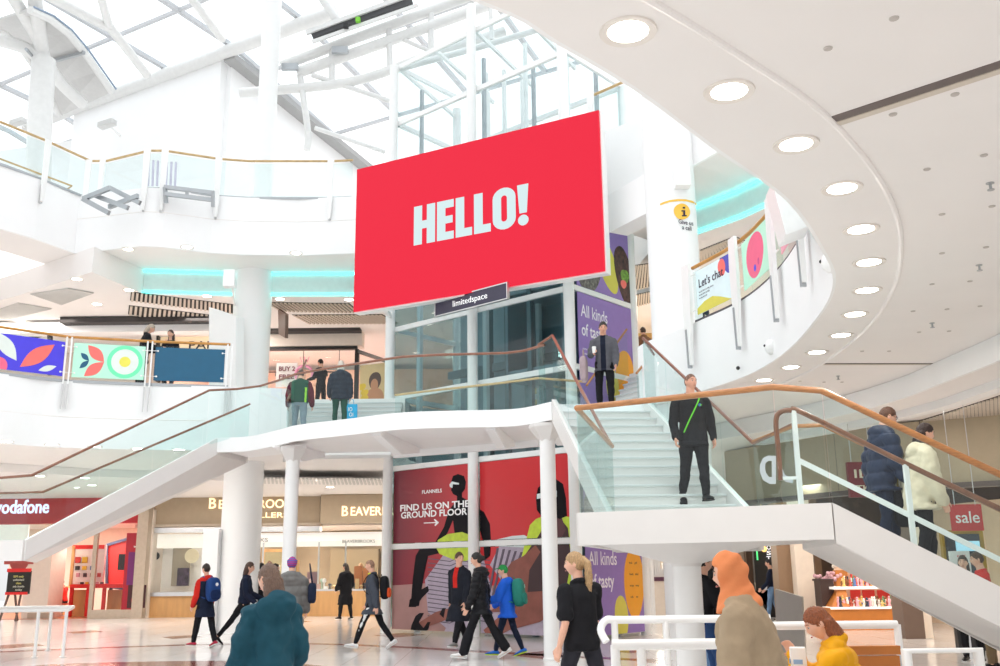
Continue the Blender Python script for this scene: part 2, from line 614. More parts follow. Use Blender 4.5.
# right cove
cR = [(p.x, p.y) for p in (atZ(x, y, 9.9) for x, y in [(693, 208), (740, 190), (780, 170)])]
covR = [(3.9, 23.2)] + cR + [(7.3, 17.2)]
struct(MB().prism(covR + [(25.5, 17.2), (25.5, 47), (0, 47), (0, 31), (4.4, 27)], 9.2, SOF2 - 0.004).build('ceiling', SOFFIT))
struct(MB().wall([(x - 0.03, y - 0.03) for x, y in covR], 9.27, 9.82, 0.03).build('trim_15', AQUA))
for k, z in enumerate((9.245, 9.86)):
    o = MB().wall([(x - 0.06, y - 0.06) for x, y in covR], z - 0.025, z + 0.025, 0.05).build('led_strip', CYANL)
    tag(o, ['turquoise cove light strip along the bottom of the right ceiling riser', 'turquoise cove light strip along the top of the right ceiling riser'][k], 'light strip')
# flat panel glowing in place of the daylit recess in the left soffit
rc = [(p.x, p.y) for p in (atZ(x, y, SOF2) for x, y in [(-30, 246), (4, 251), (52, 266), (50, 276), (2, 290), (-30, 298)])]
struct(MB().prism(rc, SOF2 - 0.012, SOF2 - 0.003).build('trim_16', mat('bright_recess_glow', (0.9, 0.9, 0.9), 0.5, emit=0.35, ecol=(1, 1, 1))))

# ------------------------------------------------------------------ walls behind the galleries
BEIGE = mat('beige_wall', (0.66, 0.56, 0.44), 0.7)
WARM = mat('warm_white_wall', (0.78, 0.70, 0.63), 0.7)
# level 2: tall white corner wall under the glass roof
wl = atY(-40, 112, 37); wm = atY(225, 55, 31); wr = atY(355, 160, 38); wj = atY(78, 112, 35)
struct(MB().wall([(-26, 38.6), (wj.x - .1, 36.0)], Z2 - 0.02, 18.4, 0.3).build('wall_left', WHITE))
struct(MB().wall([(wj.x, wj.y + 0.6), (wj.x, wj.y), (wm.x, wm.y)], Z2 - 0.02, 19.0, 0.3).build('wall_back', WHITE))
struct(MB().wall([(wm.x + 0.12, wm.y + 0.1), (wr.x, wr.y), (-4.6, 42)], Z2 - 0.02, [19.0, 18.1, 17.6], 0.3).build('wall_side', WHITE))
struct(MB().wall([(-4.6, 42), (26, 42)], Z2 - 0.02, 17.0, 0.3).build('wall_far', WHITE))
# level 1 back walls
struct(MB().box((-16.2, 34, 7.6), (9.4, 0.3, 3.2)).build('wall_left', WARM))
struct(MB().box((10, 38, 7.6), (22, 0.3, 3.2)).build('wall_far', BEIGE))

# ------------------------------------------------------------------ stairs, bridge and their railings
def lerp(a, b, t):
    return a + (b - a) * t


def flight(root, Lb, Rb, Lt, Rt, zb, zt, n):
    """steps (each its own part) between two plan lines; n risers from zb up to zt"""
    Lb, Rb, Lt, Rt = [V((p[0], p[1], 0)) for p in (Lb, Rb, Lt, Rt)]
    h = (zt - zb) / n
    m = n - 1
    for i in range(m):
        t0, t1 = (i + 1) / n, (i + 2) / n
        z = zb + (i + 1) * h
        q = [lerp(Lb, Lt, t0), lerp(Rb, Rt, t0), lerp(Rb, Rt, min(1, t1 + 0.08 / n)), lerp(Lb, Lt, min(1, t1 + 0.08 / n))]
        s = MB()
        vs = [V((c.x, c.y, zz)) for c, zz in ((q[0], z - h - .03), (q[1], z - h - .03), (q[2], z - .06), (q[3], z - .06), (q[0], z - .03), (q[1], z - .03), (q[2], z - .03), (q[3], z - .03))]
        s.add(vs, [(0, 1, 2, 3), (7, 6, 5, 4), (0, 4, 5, 1), (1, 5, 6, 2), (2, 6, 7, 3), (3, 7, 4, 0)])
        st = s.build('step', STAIRW, root)
        d = (lerp(Lb, Lt, t0) - lerp(Lb, Lt, t1)).normalized() * 0.03
        s = MB()
        s.prism([(p.x, p.y) for p in (q[0] + d, q[1] + d, q[2], q[3])], z - 0.03, z)
        s.build('tread', TREAD, st)
        s = MB()
        e = d * 1.15
        s.bar(q[0] + e + V((0, 0, z - 0.018)), q[1] + e + V((0, 0, z - 0.018)), 0.02, 0.02)
        s.build('nosing', NOSING, st)
    # sloping soffit plate below the steps
    s = MB()
    k = 0.32
    vs = [Lb + V((0, 0, zb - k)), Rb + V((0, 0, zb - k)), Rt + V((0, 0, zt - k)), Lt + V((0, 0, zt - k))]
    vs += [p + V((0, 0, 0.08)) for p in vs]
    s.add(vs, [(0, 1, 2, 3), (7, 6, 5, 4), (0, 4, 5, 1), (1, 5, 6, 2), (2, 6, 7, 3), (3, 7, 4, 0)])
    s.build('soffit_plate', STAIRW, root)


def stringer(root, pts, depth=0.33, th=0.09, name='stringer'):
    s = MB()
    s.wall(pts, [p[2] - depth for p in pts], [p[2] for p in pts], th)
    return s.build(name, STAIRW, root, smooth=True)


def railing(label, base, h, wood, rail_h=None, panel=1.5, glass_m=None, r=0.026, group=None, r2=None, name='glass_railing', edge=True, skip=()):
    """glass panels standing on a 3D base line with a timber handrail on top; base z's may slope"""
    base = [V(p) for p in base]
    top = [p + V((0, 0, h)) for p in base] if rail_h is None else [V((p.x, p.y, z)) for p, z in zip(base, rail_h)]
    root = thing(name, base[0], label, 'railing', group)
    for i, (a, b) in enumerate(zip(base, base[1:])):
        if i in skip:
            continue
        L = (b - a).length
        k = max(1, round(L / panel))
        for j in range(k):
            e = 0.006 / max(L, .02)
            t0, t1 = j / k + e, (j + 1) / k - e
            p, q = lerp(a, b, t0), lerp(a, b, t1)
            P, Q = lerp(top[i], top[i + 1], t0), lerp(top[i], top[i + 1], t1)
            s = MB()
            s.wall([p, q], [p.z, q.z], [P.z - 0.015, Q.z - 0.015], 0.014)
            s.build('glass_panel', glass_m or GLASS, root)
    s = MB()
    s.tube(top, r, 10)
    s.build('handrail', wood, root, smooth=True)
    return root


# ---- the right-hand stair: landing, flight up to the bridge, flight down to the right
F0 = atZ(580, 513, 2.07); F1 = atZ(832, 503, 2.07)
ZL = 2.07
dn = V((0.98, -0.19, 0)).normalized()
pn = V((0.19, 0.98, 0)).normalized()
F2 = F1 + pn * 2.85
SL0, SR0 = V((1.5, 13.2, 0)), V((3.42, 13.2, 0))
SL1, SR1 = V((0.95, 17.15, 0)), V((2.6, 17.25, 0))
land = thing('stair_landing', (1.9, 11.6, 1.75), 'white stair landing with a thick fascia below the person with the green strap', 'landing')
b = MB()
b.prism([(p.x, p.y) for p in (F0, F1, F2, SR0, SL0)], ZL - 0.30, ZL - 0.05)
b.build('deck', STAIRW, land)
stringer(land, [F0, F1], 0.33, 0.08, 'fascia')
stringer(land, [F0, V((SL0.x, SL0.y, ZL))], 0.33, 0.08, 'fascia')
up_r = thing('staircase', (2.1, 13.2, ZL), 'white stair flight up to the bridge behind the person with the green strap', 'staircase', None)
flight(up_r, SL0, SR0, SL1, SR1, ZL - 0.04, 4.36, 14)
stringer(up_r, [(SL0.x, SL0.y, ZL + .05), (SL1.x, SL1.y, 4.45)], 0.4)
stringer(up_r, [(SR0.x, SR0.y, ZL + .05), (SR1.x, SR1.y, 4.45)], 0.4)
G0, G1 = F1 + dn * 3.7, F2 + dn * 3.7
dn_r = thing('staircase', (4.5, 10.3, 0), 'white stair flight descending to the right below the couple in coats', 'staircase')
flight(dn_r, G0, G1, F1, F2, 0.0, ZL - 0.05, 12)
stringer(dn_r, [F1, (G0.x, G0.y, ZL - 0.567 * 3.7)], 0.36)
stringer(dn_r, [F2, (G1.x, G1.y, ZL - 0.567 * 3.7)], 0.36)

# ---- bridge
BF_px = [(217, 438), (250, 436.5), (280, 430), (300, 425), (350, 419), (400, 413), (450, 411), (500, 410), (525, 408), (553, 402)]
BF = smooth_path([atZ(x, y, 4.4) for x, y in BF_px[:-1]] + [V((0.93, 17.12, 4.4))], 4)
for p in BF: p.z = 4.4
ZB = 4.36
bridge = thing('footbridge', (-1.5, 20, 4.05), 'curved white footbridge in front of the glass lift', 'bridge')
back = [(2.6, 17.25), (3.0, 18.4), (2.75, 19.6), (1.85, 20.9), (0.8, 20.45), (0, 20.95), (-1.6, 21.8), (-2.45, 22.3), (-4.95, 22.4), (-5.98, 23.1)]
b = MB(); b.prism([(p.x, p.y) for p in BF] + back, ZB - 0.2, ZB); b.build('deck', WHITE, bridge)
b = MB(); b.wall(BF, 4.08, 4.40, 0.08); b.build('fascia', WHITE, bridge, smooth=True)
b = MB(); b.wall([V((0.8, 20.45, 0)), V((0, 20.95, 0)), V((-1.6, 21.8, 0)), V((-2.45, 22.3, 0))], 4.02, 4.42, 0.08); b.build('fascia', WHITE, bridge)
# tapering cross beams under the deck
for x, y, x2, y2 in [(-4.7, 20.3, -4.1, 22.2), (-2.4, 18.7, -1.9, 21.6), (-0.2, 18.1, 0.2, 20.6), (0.75, 17.5, 1.6, 20.4)]:
    b = MB()
    a, c = V((x, y, 0)), V((x2, y2, 0))
    t = (c - a).normalized(); nn = V((-t.y, t.x, 0)) * 0.09
    poly = [a + V((0, 0, 4.16)), c + V((0, 0, 4.16)), c + V((0, 0, 4.05)), lerp(a, c, .5) + V((0, 0, 3.85)), a + V((0, 0, 4.05))]
    b.extr([p - nn for p in poly], nn * 2)
    b.build('cross_beam', WHITE, bridge)

# ---- left flight down to the left landing, and that landing
LZ = 2.12
LB = atZ(25, 540, LZ); LB = V((LB.x, LB.y, 0)); LT = V((BF[0].x, BF[0].y, 0))
LB2, LT2 = atZ(43, 492, LZ + 1.08), atZ(250, 404, ZB + 1.08)
LB2.z = LT2.z = 0
fl = thing('staircase', (-8, 19.8, LZ), 'white stair flight on the left rising to the bridge', 'staircase')
flight(fl, LB, LB2, LT, LT2, LZ - 0.04, ZB, 14)
stringer(fl, [(LB.x, LB.y, LZ), (LT.x, LT.y, 4.40)], 0.36)
stringer(fl, [(LB2.x, LB2.y, LZ), (LT2.x, LT2.y, 4.40)], 0.36)
lle = atZ(-70, 543, LZ)
ll = thing('stair_landing', (-10.5, 17.8, 1.8), 'white stair landing at the left edge above the phone shop', 'landing')
b = MB(); b.prism([(LB.x, LB.y), (LB2.x, LB2.y), (-13.0, 21.2), (lle.x - 1.5, lle.y)], LZ - 0.30, LZ - 0.05); b.build('deck', STAIRW, ll)
stringer(ll, [(LB.x, LB.y, LZ), (lle.x - 1.5, lle.y, LZ)], 0.36, 0.08, 'fascia')
b = MB(); b.cyl((-10.9, 18.9, -1.8 + 1.8), 0.16, LZ - 0.3, 20); b.build('column', STEELW, ll, smooth=True)

# ---- flights from the bridge up to level 1
ul = thing('staircase', (-3.7, 22.4, ZB), 'white stair flight behind the bridge with two shoppers climbing', 'staircase')
flight(ul, (-4.95, 22.45), (-2.55, 22.45), (-5.2, 25.6), (-2.6, 25.6), ZB, Z1 - 0.01, 10)
stringer(ul, [(-4.98, 22.45, ZB + .02), (-5.22, 25.6, Z1 + .02)], 0.4)
ur = thing('staircase', (2.6, 20, ZB), 'white stair flight right of the lift behind the person holding a cup', 'staircase')
flight(ur, (2.78, 19.7), (1.9, 20.95), (4.1, 21.0), (3.1, 22.6), ZB, Z1 - 0.01, 10)
stringer(ur, [(2.8, 19.68, ZB + .03), (4.12, 20.98, Z1 + .03)], 0.4)

# ---- railings (base lines sit on the stringers and fascias)
def up(p, z):
    return V((p[0], p[1], z))


lb1, lt0 = lerp(LB, LT, 0.09), lerp(LB, LT, 0.93)
bf = [V(p) for p in BF[2::3]]
if (bf[-1] - BF[-1]).length > .01: bf.append(BF[-1])
railing('long curved glass railing along the left flight and the bridge front', [up(lle, LZ), up(LB, LZ), up(lt0, 4.2)] + bf[:-1] + [V((0.70, 17.45, 4.42)), up(SL1, 4.4), up(lerp(SL1, SL0, .9), 2.3), up(SL0, LZ)], 1.1, WOODD,
        rail_h=[LZ + 1.12, LZ + 1.14, 5.42] + [5.48] * (len(bf) - 1) + [5.52, 5.62, 3.35, 3.12], panel=1.35)
railing('far glass railing of the left flight with a dark rail', [up((-13, 21.2), LZ), up(LB2, LZ), up(LT2, 4.36)], 1.08, WOODD, panel=1.4)
railing('glass railing along the back of the bridge in front of the lift', [(-2.45, 22.3, 4.4), (-1.6, 21.8, 4.4), (0, 20.95, 4.4), (0.8, 20.45, 4.4), (1.85, 20.9, 4.4)], 1.08, WOODL, panel=1.1)
railing('glass railing on the right side of the stairs behind the person with the green strap', [up(F2, ZL), up(lerp(SR0, SR0, 0), ZL), up(SR1, 4.4), (2.95, 18.3, 4.4)], 1.1, WOODD, rail_h=[3.2, 3.14, 5.58, 5.5], panel=1.2)
railing('glass railing along the landing front and down the right flight', [up(SL0, ZL), F0, lerp(F0, F1, .82), lerp(F0, F1, 1.0), up(F1 + dn * 3.7, ZL - .567 * 3.7)], 1.1, WOOD, rail_h=[3.12, 3.17, 3.20, 3.12, 3.12 - .567 * 3.7], panel=1.9, r=0.032)
railing('far glass railing of the right flight with a copper brown rail', [up(SR0, ZL), F2, up(F2 + dn * .35, ZL), up(F2 + dn * 3.7, ZL - .567 * 3.35)], 1.1, WOOD, rail_h=[3.16, 3.18, 3.18, 3.18 - .567 * 3.35], panel=1.7)
railing('glass side of the flight behind the bridge, left of the two climbers', [up((-4.98, 22.45), ZB), up((-5.22, 25.6), Z1)], 1.05, WOODD, panel=1.2)
railing('glass railing of the flight behind the person holding a cup', [up((2.8, 19.68), ZB), up((4.12, 20.98), Z1)], 1.05, WOOD, panel=1.1)
railing('inner glass railing of the flight beside the purple lift panel', [up((1.88, 20.97), ZB), up((3.02, 22.55), Z1)], 1.05, WOOD, panel=1.1)

# middle handrail of the right flight, on white posts with a lower white rail
hr = thing('stair_handrail', F1 + pn * 0.72 - dn * .2, 'timber handrail on white posts in the middle of the right flight', 'handrail')
m0 = V((F1.x, F1.y, ZL)) + pn * 0.72 - dn * .2
sl = V((dn.x, dn.y, -0.567))
b = MB()
q = m0 - dn * 0.18
b.tube(smooth_path([q + V((0, 0, .28)), q + V((0, 0, .62)), q + V((0, 0, .88)), q + dn * .05 + V((0, 0, 0.97)), q + dn * .16 + V((0, 0, 0.985)), m0 + dn * .1 + V((0, 0, .95)), m0 + sl * 1.0 + V((0, 0, .99)), m0 + sl * 2.2 + V((0, 0, .99)), m0 + sl * 3.4 + V((0, 0, .99))], 4), 0.027, 10)
b.build('rail', WOODD, hr, smooth=True)
for t in (0.0, 1.02, 2.3, 3.4):
    b = MB(); b.bar(m0 + sl * t, m0 + sl * t + V((0, 0, .98)), 0.045, 0.045, (0, 1, 0)); b.build('post', STEELW, hr)
b = MB(); b.bar(m0 + V((0, 0, .48)), m0 + sl * 3.4 + V((0, 0, .48)), 0.03, 0.05); b.build('lower_rail', STEELW, hr)
b = MB(); b.bar(q + V((0, 0, .30)), m0 + V((0, 0, .30)), 0.03, 0.03); b.build('end_bracket', STEELW, hr)

# ---- columns
def column(name, x, y, prof, label, group=None, n=40):
    t = thing(name, (x, y, prof[0][1]), label, 'column', group)
    return t


def plain_column(p, r, z1, label, flare=None, base=0.0):
    t = thing('column', (p.x, p.y, base), label, 'column')
    b = MB(); b.cyl((p.x, p.y, base), r, z1 - base, 32); b.build('shaft', STEELW, t, smooth=True)
    if flare:
        b = MB()
        b.lathe([(r, 0), (r * 1.15, 0.04), (flare, 0.26), (flare, 0.32)], (p.x, p.y, z1 - 0.32), 6)
        b.build('bracket_head', STAIRW, t)
    b = MB(); b.lathe([(r * 1.12, 0), (r * 1.12, 0.03), (r * 1.01, 0.04)], (p.x, p.y, base + 0.003), 32); b.build('base_ring', STEELW, t, smooth=True)
    return t


plain_column(V((0.83, 17.55, 0)), 0.14, 4.06, 'slim white post under the right end of the bridge', 0.34)
plain_column(V((-4.35, 20.35, 0)), 0.14, 4.06, 'slim white post under the bridge beside the grey puffer coat', 0.30)
b = atZ(690, 655, 0)
lc = plain_column(V((2.0, 10.9, 0)), 0.155, 1.77, 'sturdy white post under the stair landing', None)
bb = MB(); bb.lathe([(0.155, 0), (0.17, 0.03), (0.95, 0.24), (1.0, 0.25)], (2.0, 10.9, 1.52), 36); bb.build('cone_head', STAIRW, lc, smooth=True)

cl = atZ(236, 632, 0); cl = V((cl.x, cl.y, 0))
big = thing('column', cl, 'tall white round column left of the red screen', 'column')
b = MB(); b.cyl((cl.x, cl.y, 0), 0.53, 11.2, 48); b.build('shaft', WHITE, big, smooth=True)
b = MB(); b.lathe([(0.53, 11.2), (0.66, 11.35), (0.68, 11.75), (0.62, 12.0), (0.30, 12.05)], (cl.x, cl.y, 0), 48); b.build('collar', WHITE, big, smooth=True)
b = MB(); b.cyl((cl.x + .14, cl.y, 12.0), 0.28, 7.6, 32); b.build('upper_shaft', STEELW, big, smooth=True)
b = MB(); b.box((cl.x + 0.95, cl.y + 0.1, 10.95), (1.5, 0.55, 0.75)); b.build('beam_stub', WHITE, big)
cr = V((3.68, 19.6, 0))
bigr = thing('column', cr, 'tall white round column with the yellow information band', 'column')
b = MB(); b.cyl((cr.x, cr.y, 0), 0.53, 11.0, 48); b.build('shaft', WHITE, bigr, smooth=True)
b = MB(); b.cyl((cr.x, cr.y, 11.0), 0.5, 3.5, 48); b.build('upper_shaft', WHITE, bigr, smooth=True)
b = MB(); b.bar((cr.x - .3, cr.y + .2, 9.35), (2.72, 21.0, 9.35), .5, .9); b.build('beam_stub', WHITE, bigr)
p = atY(682, 178, 18.95)
b = MB(); b.box(p, (0.32, 0.26, 0.42)); b.build('junction_box', STEELW, bigr, bevel=0.02)

# ---- glass lift
LF, RF = V((-2.9, 26.0, 0)), V((1.72, 22.0, 0))
le = (RF - LF).normalized()
ln = V((-le.y, le.x, 0))           # away from the camera
if ln.y < 0: ln = -ln
RB, LBk = RF + ln * 2.5, LF + ln * 2.5
lift = thing('glass_lift_shaft', (LF + RF) / 2, 'tall glass lift shaft with white posts behind the red screen', 'lift')
ZT = [0.06, 2.13, 4.15, 6.05, 7.95, 9.95, 12.1, 14.1, 15.9]
bays = [LF, lerp(LF, RF, .5), RF]
POST = [LF, lerp(LF, RF, .5), RF]
for k, p in enumerate(POST):
    b = MB(); q = p - ln * 0.16; b.cyl((q.x, q.y, 0), 0.13, [15.9, 16.6, 16.4][k], 24); b.build('post', STEELW, lift, smooth=True)
for p in (RB, LBk):
    b = MB(); b.cyl((p.x, p.y, 0), 0.13, 15.5, 20); b.build('post', STEELW, lift, smooth=True)
for z in ZT[1:]:
    for (p, q) in ((LF, RF), (RF, RB), (LF, LBk), (LBk, RB)):
        b = MB(); b.bar(p + V((0, 0, z)), q + V((0, 0, z)), 0.10, 0.13); b.build('transom', STEELW, lift)
for i, (z0, z1) in enumerate(zip(ZT, ZT[1:])):
    for (p, q) in ((LF, bays[1]), (bays[1], RF), (RF, RB), (LF, LBk), (LBk, RB)):
        if z1 < 4.3 and p is not LF and q is not RF: pass
        b = MB(); d = (q - p).normalized() * .02
        b.wall([p + d, q - d], z0 + .07, z1 - .07, 0.016)
        b.build('glass_pane', GLASSL if z1 < 10.5 else GLASSU, lift)
# shaft interior: guide rails, divider steelwork, dark lift cars
mid = lerp(LF, RF, .5) + ln * 1.2
INT = mat('dark_teal_steel', (0.17, 0.23, 0.25), 0.4, 0.3)
for k, (u, w) in enumerate([(.08, .5), (.3, 1.9), (.42, 1.0), (.5, .35), (.5, 1.2), (.5, 2.0), (.62, 1.6), (.72, .5), (.93, .6), (.93, 1.9)]):
    p = lerp(LF, RF, u) + ln * w
    b = MB(); b.box((p.x, p.y, 5.0), (0.12, 0.12, 10.0), le); b.build('guide_rail', INT if k % 3 else STEELW, lift)
    b = MB(); b.box((p.x, p.y, 12.6), (0.09, 0.09, 5.2), le); b.build('guide_rail', STEELW if k % 3 else GREYM, lift)
for z in (5.2, 6.9, 8.8):
    b = MB(); p = lerp(LF, RF, .04) + ln * 1.9; q = lerp(LF, RF, .96) + ln * 1.9
    b.bar(p + V((0, 0, z)), q + V((0, 0, z)), .1, .22); b.build('wall_beam', INT, lift)
CAB = mat('lift_car_panels', (0.33, 0.40, 0.43), 0.3, 0.5)
for u, z, nm in [(.74, 6.1, 'lift_car')]:
    p = lerp(LF, RF, u) + ln * 1.25
    b = MB(); b.box((p.x, p.y, z + .12), (1.9, 1.5, .24), le); b.box((p.x, p.y, z + 2.35), (1.9, 1.5, .3), le)
    for s in (-.9, .9):
        b.box(p + le * s + V((0, 0, z + 1.2)), (.08, 1.5, 2.2), le)
    b.box(p + ln * .7 + V((0, 0, z + 1.2)), (1.9, .08, 2.2), le)
    c = b.build(nm, CAB, lift)
b = MB(); b.box(mid + V((0, 0, 8.6)), (5.2, .1, 6.5), le); 
b = MB(); p = lerp(LF, RF, .27) + ln * 2.3
b.box(p + V((0, 0, 7.2)), (2.6, .06, 5.4), le); b.build('back_wall_panel', mat('lift_back_panel', (0.34, 0.42, 0.45), 0.4), lift)
b = MB(); p = lerp(LF, RF, .75) + ln * 2.3
b.box(p + V((0, 0, 7.2)), (2.6, .06, 5.4), le); b.build('back_wall_panel', mat('lift_back_panel', (0.34, 0.42, 0.45), 0.4), lift)
# sloping glass hood on top
b = MB()
for u in (0, .25, .5, .75, 1):
    p = lerp(LF, RF, u)
    b.bar(p + V((0, 0, 15.9)), p + ln * 2.5 + V((0, 0, 15.2)), .08, .1)
b.build('hood_frame', STEELW, lift)

# ---- hanging red screen
SBL, SBR = atZ(354, 312, 7.7), atZ(605, 271, 7.7)
SR_ = (SBR - SBL).normalized(); SU = V((0, 0, 1)); SN = SR_.cross(SU)     # SN faces the viewer
if SN.y > 0: SN = -SN
SW = (SBR - SBL).length
stl = atY(358, 172, SBL.y).z; strt = atY(598, 108, SBR.y).z
SH = (stl + strt) / 2 - 7.7
scr = thing('led_screen', SBL, 'huge red hanging screen with white HELLO! lettering', 'screen')


def SP(u, v, n=0.0):
    return SBL + SR_ * u + SU * v + SN * n


b = MB(); b.box(SP(SW / 2, SH / 2, -0.16), (SW + .05, .24, SH + .06), SR_, SN); b.build('cabinet', STEELW, scr, bevel=0.015)
RED = mat('red_lit_screen', (0.02, 0.0, 0.0), 0.4, emit=0.77, ecol=(0.93, 0.014, 0.05), spec=0.2)
LIT = mat('pale_lit_letters', (0.02, 0.02, 0.02), 0.4, emit=0.77, ecol=(0.72, 0.90, 0.92), spec=0.2)
b = MB(); b.box(SP(SW / 2, SH / 2, 0.0), (SW, .05, SH), SR_, SN); b.build('display', RED, scr)


def glyphs(h):
    """heavy condensed capitals, unit height; lists of (polygon, holes...)"""
    s = 0.225
    def arc(cx, cy, rx, ry, a0, a1, n=10):
        return [(cx + rx * math.cos(math.radians(a0 + (a1 - a0) * i / n)), cy + ry * math.sin(math.radians(a0 + (a1 - a0) * i / n))) for i in range(n + 1)]
    out = []
    H = [[(0, 0), (s, 0), (s, .40), (.36, .40), (.36, 0), (.36 + s, 0), (.36 + s, 1), (.36, 1), (.36, .60), (s, .60), (s, 1), (0, 1)]]
    E = [[(0, 0), (.45, 0), (.45, .195), (s, .195), (s, .41), (.42, .41), (.42, .595), (s, .595), (s, .805), (.45, .805), (.45, 1), (0, 1)]]
    L = [[(0, 0), (.43, 0), (.43, .2), (s, .2), (s, 1), (0, 1)]]
    o_out = arc(.29, .24, .29, .255, 180, 360) + arc(.29, .76, .29, .255, 0, 180)
    o_in = arc(.29, .25, .075, .075, 180, 360) + arc(.29, .75, .075, .075, 0, 180)
    n = len(o_out)
    O = [[o_out[i], o_out[(i + 1) % n], o_in[(i + 1) % n], o_in[i]] for i in range(n)]
    X = [[(.04, .30), (.22, .30), (.27, 1), (-.01, 1)], arc(.13, .125, .13, .13, 0, 342, 19)]
    x = 0
    for g, w in ((H, .585), (E, .45), (L, .43), (L, .43), (O, .58), (X, .26)):
        for poly in g:
            out.append([(x + px, py) for px, py in poly])
        x += w + 0.055
    return out, x - 0.055


gl, gw = glyphs(1)
u0_, v0_ = onplane(414.5, 246, SBL, SR_, SU); u1_, v1_ = onplane(528.5, 183, SBL, SR_, SU)
u2_, v2_ = onplane(415, 207.5, SBL, SR_, SU); u3_, v3_ = onplane(517, 227, SBL, SR_, SU)
hh = v2_ - v0_
b = MB()
for poly in gl:
    b.extr([SP(u0_ + x / gw * (u1_ - u0_), v0_ + (v3_ - v0_) * (x / gw) + y * hh, 0.03) for x, y in poly], SN * 0.008)
b.build('lettering', LIT, scr)
# brackets carrying the screen from the lift posts
for p in POST[:2] + [POST[2]]:
    q = p - ln * .16
    t = (q - SBL).dot(SR_); t = min(max(t, .3), SW - .3)
    for z in (.6, SH - .6):
        a = SP(t, z, -0.29)
        b = MB(); b.bar(a, V((q.x, q.y, a.z)), .1, .1); b.build('bracket', STEELW, scr)
# small name board under the screen
nb0 = atZ(436, 309, 7.45)
na, nbp = atY(436, 308, 22.3), atY(508, 299, 20.8)
SIGNB = mat('navy_sign_panel', (0.035, 0.03, 0.06), 0.35)
sg = thing('name_board', na, 'small dark board with white lettering below the red screen', 'sign')
nr = (nbp - na); nr.z = 0; nw = nr.length; nr.normalize(); nnv = nr.cross(V((0, 0, 1)))
if nnv.y > 0: nnv = -nnv
c0 = V((na.x, na.y, (na.z + nbp.z) / 2 - .04))
b = MB(); b.box(c0 + nr * nw / 2 + V((0, 0, .12)), (nw, .06, .36), nr, nnv); b.build('board', SIGNB, sg)
b = MB()
for dz in (-.065, .305): b.box(c0 + nr * nw / 2 + V((0, 0, dz)), (nw + .03, .08, .025), nr, nnv)
for du in (0, nw): b.box(c0 + nr * du + V((0, 0, .12)), (.025, .08, .38), nr, nnv)
b.build('frame', CHROME, sg)
text_mb('limitedspace', .15, c0 + nr * nw / 2 + nnv * .036 + V((0, 0, .06)), nr, V((0, 0, 1)), .006, 0, 'CENTER', 1.08).build('lettering', mat('white_letters', (.85, .85, .85), .5, emit=.3), sg)

# ------------------------------------------------------------------ glass roof
ra = (wj - wm); ra = V((ra.x, ra.y, 0)).normalized()
rb = (wr - wm); rb = V((rb.x, rb.y, 0)).normalized()
RO = V((wm.x, wm.y, 19.45))
roof = thing('glass_roof', RO, 'white framed glass roof high over the whole atrium', 'roof')


def RPt(a, b_, z=0.0):
    return RO + ra * a + rb * b_ + V((0, 0, z - (0.16 * b_ if b_ > 0 else 0)))


AS = [-26 + 3.2 * i for i in range(13)]
BS = [-23.6, -19.4, -15.2, -11.0, -6.8, -2.6, 1.6, 5.8]
for a in AS:
    b = MB()
    for b0, b1 in ((BS[0], 0), (0, BS[-1])):
        b.bar(RPt(a, b0), RPt(a, b1), .14, .16)
    b.build('rafter', ROOFB, roof)
for b_ in BS:
    b = MB(); b.bar(RPt(AS[0], b_), RPt(AS[-1], b_), .1, .12); b.build('purlin', ROOFB, roof)
BSS = BS[:6] + [0.0] + BS[6:]
for a0, a1 in zip(AS, AS[1:]):
    for b0, b1 in zip(BS, BS[1:]):
        if b0 < 0 < b1: b0_, b1_ = b0, b1
        b = MB(); q = [RPt(a0 + .05, b0 + .05, .06), RPt(a1 - .05, b0 + .05, .06), RPt(a1 - .05, b1 - .05, .06), RPt(a0 + .05, b1 - .05, .06)]
        b.extr(q, (0, 0, .02)); b.build('pane', GLASSR, roof)
# eave tube along the wall top and gutter on the short side
et = thing('eave_tube', (wm.x, wm.y, 19), 'thick white tube along the top of the left wall', 'beam')
b = MB(); b.tube([V((wm.x, wm.y - .3, 19.15)) - ra * 5, V((wm.x, wm.y - .3, 19.15)), V((wj.x, wj.y - .3, 19.15)), V((wj.x, wj.y - .3, 19.1)) + ra * 3], .23, 16); b.build('tube', TUBEW, et, smooth=True)
gt = thing('gutter', (wm.x, wm.y, 19), 'grey stepped gutter where the roof meets the side wall', 'gutter')
b = MB()
for dz, w in ((0.0, .5), (.18, .3)): b.bar(RPt(-.42, -.2, -.55 + dz), RPt(-.42, 8.5, -.2 + dz), w, .12)
b.build('channel', mat('grey_gutter', (.36, .36, .36), .5), gt)
# opaque vault strip on the left
vt = thing('vault_panel', atY(70, 50, 29), 'curved grey panelled strip of roof at the upper left', 'roof panel')
VG = mat('grey_vault_board', (.60, .595, .585), .6)
c_pts = [(112, 92, 31.0), (98, 72, 30.0), (84, 52, 29.0), (68, 33, 28.0), (50, 19, 27.0), (30, 10, 26.2)]
d_pts = [(60, 116, 33.0), (47, 88, 32.0), (34, 66, 31.0), (20, 46, 30.0), (5, 32, 29.0), (-14, 24, 28.2)]
for i in range(5):
    q = [atY(*c_pts[i]), atY(*c_pts[i + 1]), atY(*d_pts[i + 1]), atY(*d_pts[i])]
    b = MB(); b.extr(q, (0, 0, .08)); b.build('board', VG, vt)
b = MB(); b.tube([atY(*p) for p in c_pts], .12, 10); b.build('edge_rib', TUBEW, vt, smooth=True)
b = MB(); b.tube([atY(*p) for p in d_pts], .12, 10); b.build('edge_rib', TUBEW, vt, smooth=True)
b = MB(); b.tube([atY(x + 4, y - 3, z) for x, y, z in c_pts], .035, 6); b.build('blue_seal', mat('blue_grey_seal', (.25, .32, .42), .5), vt, smooth=True)
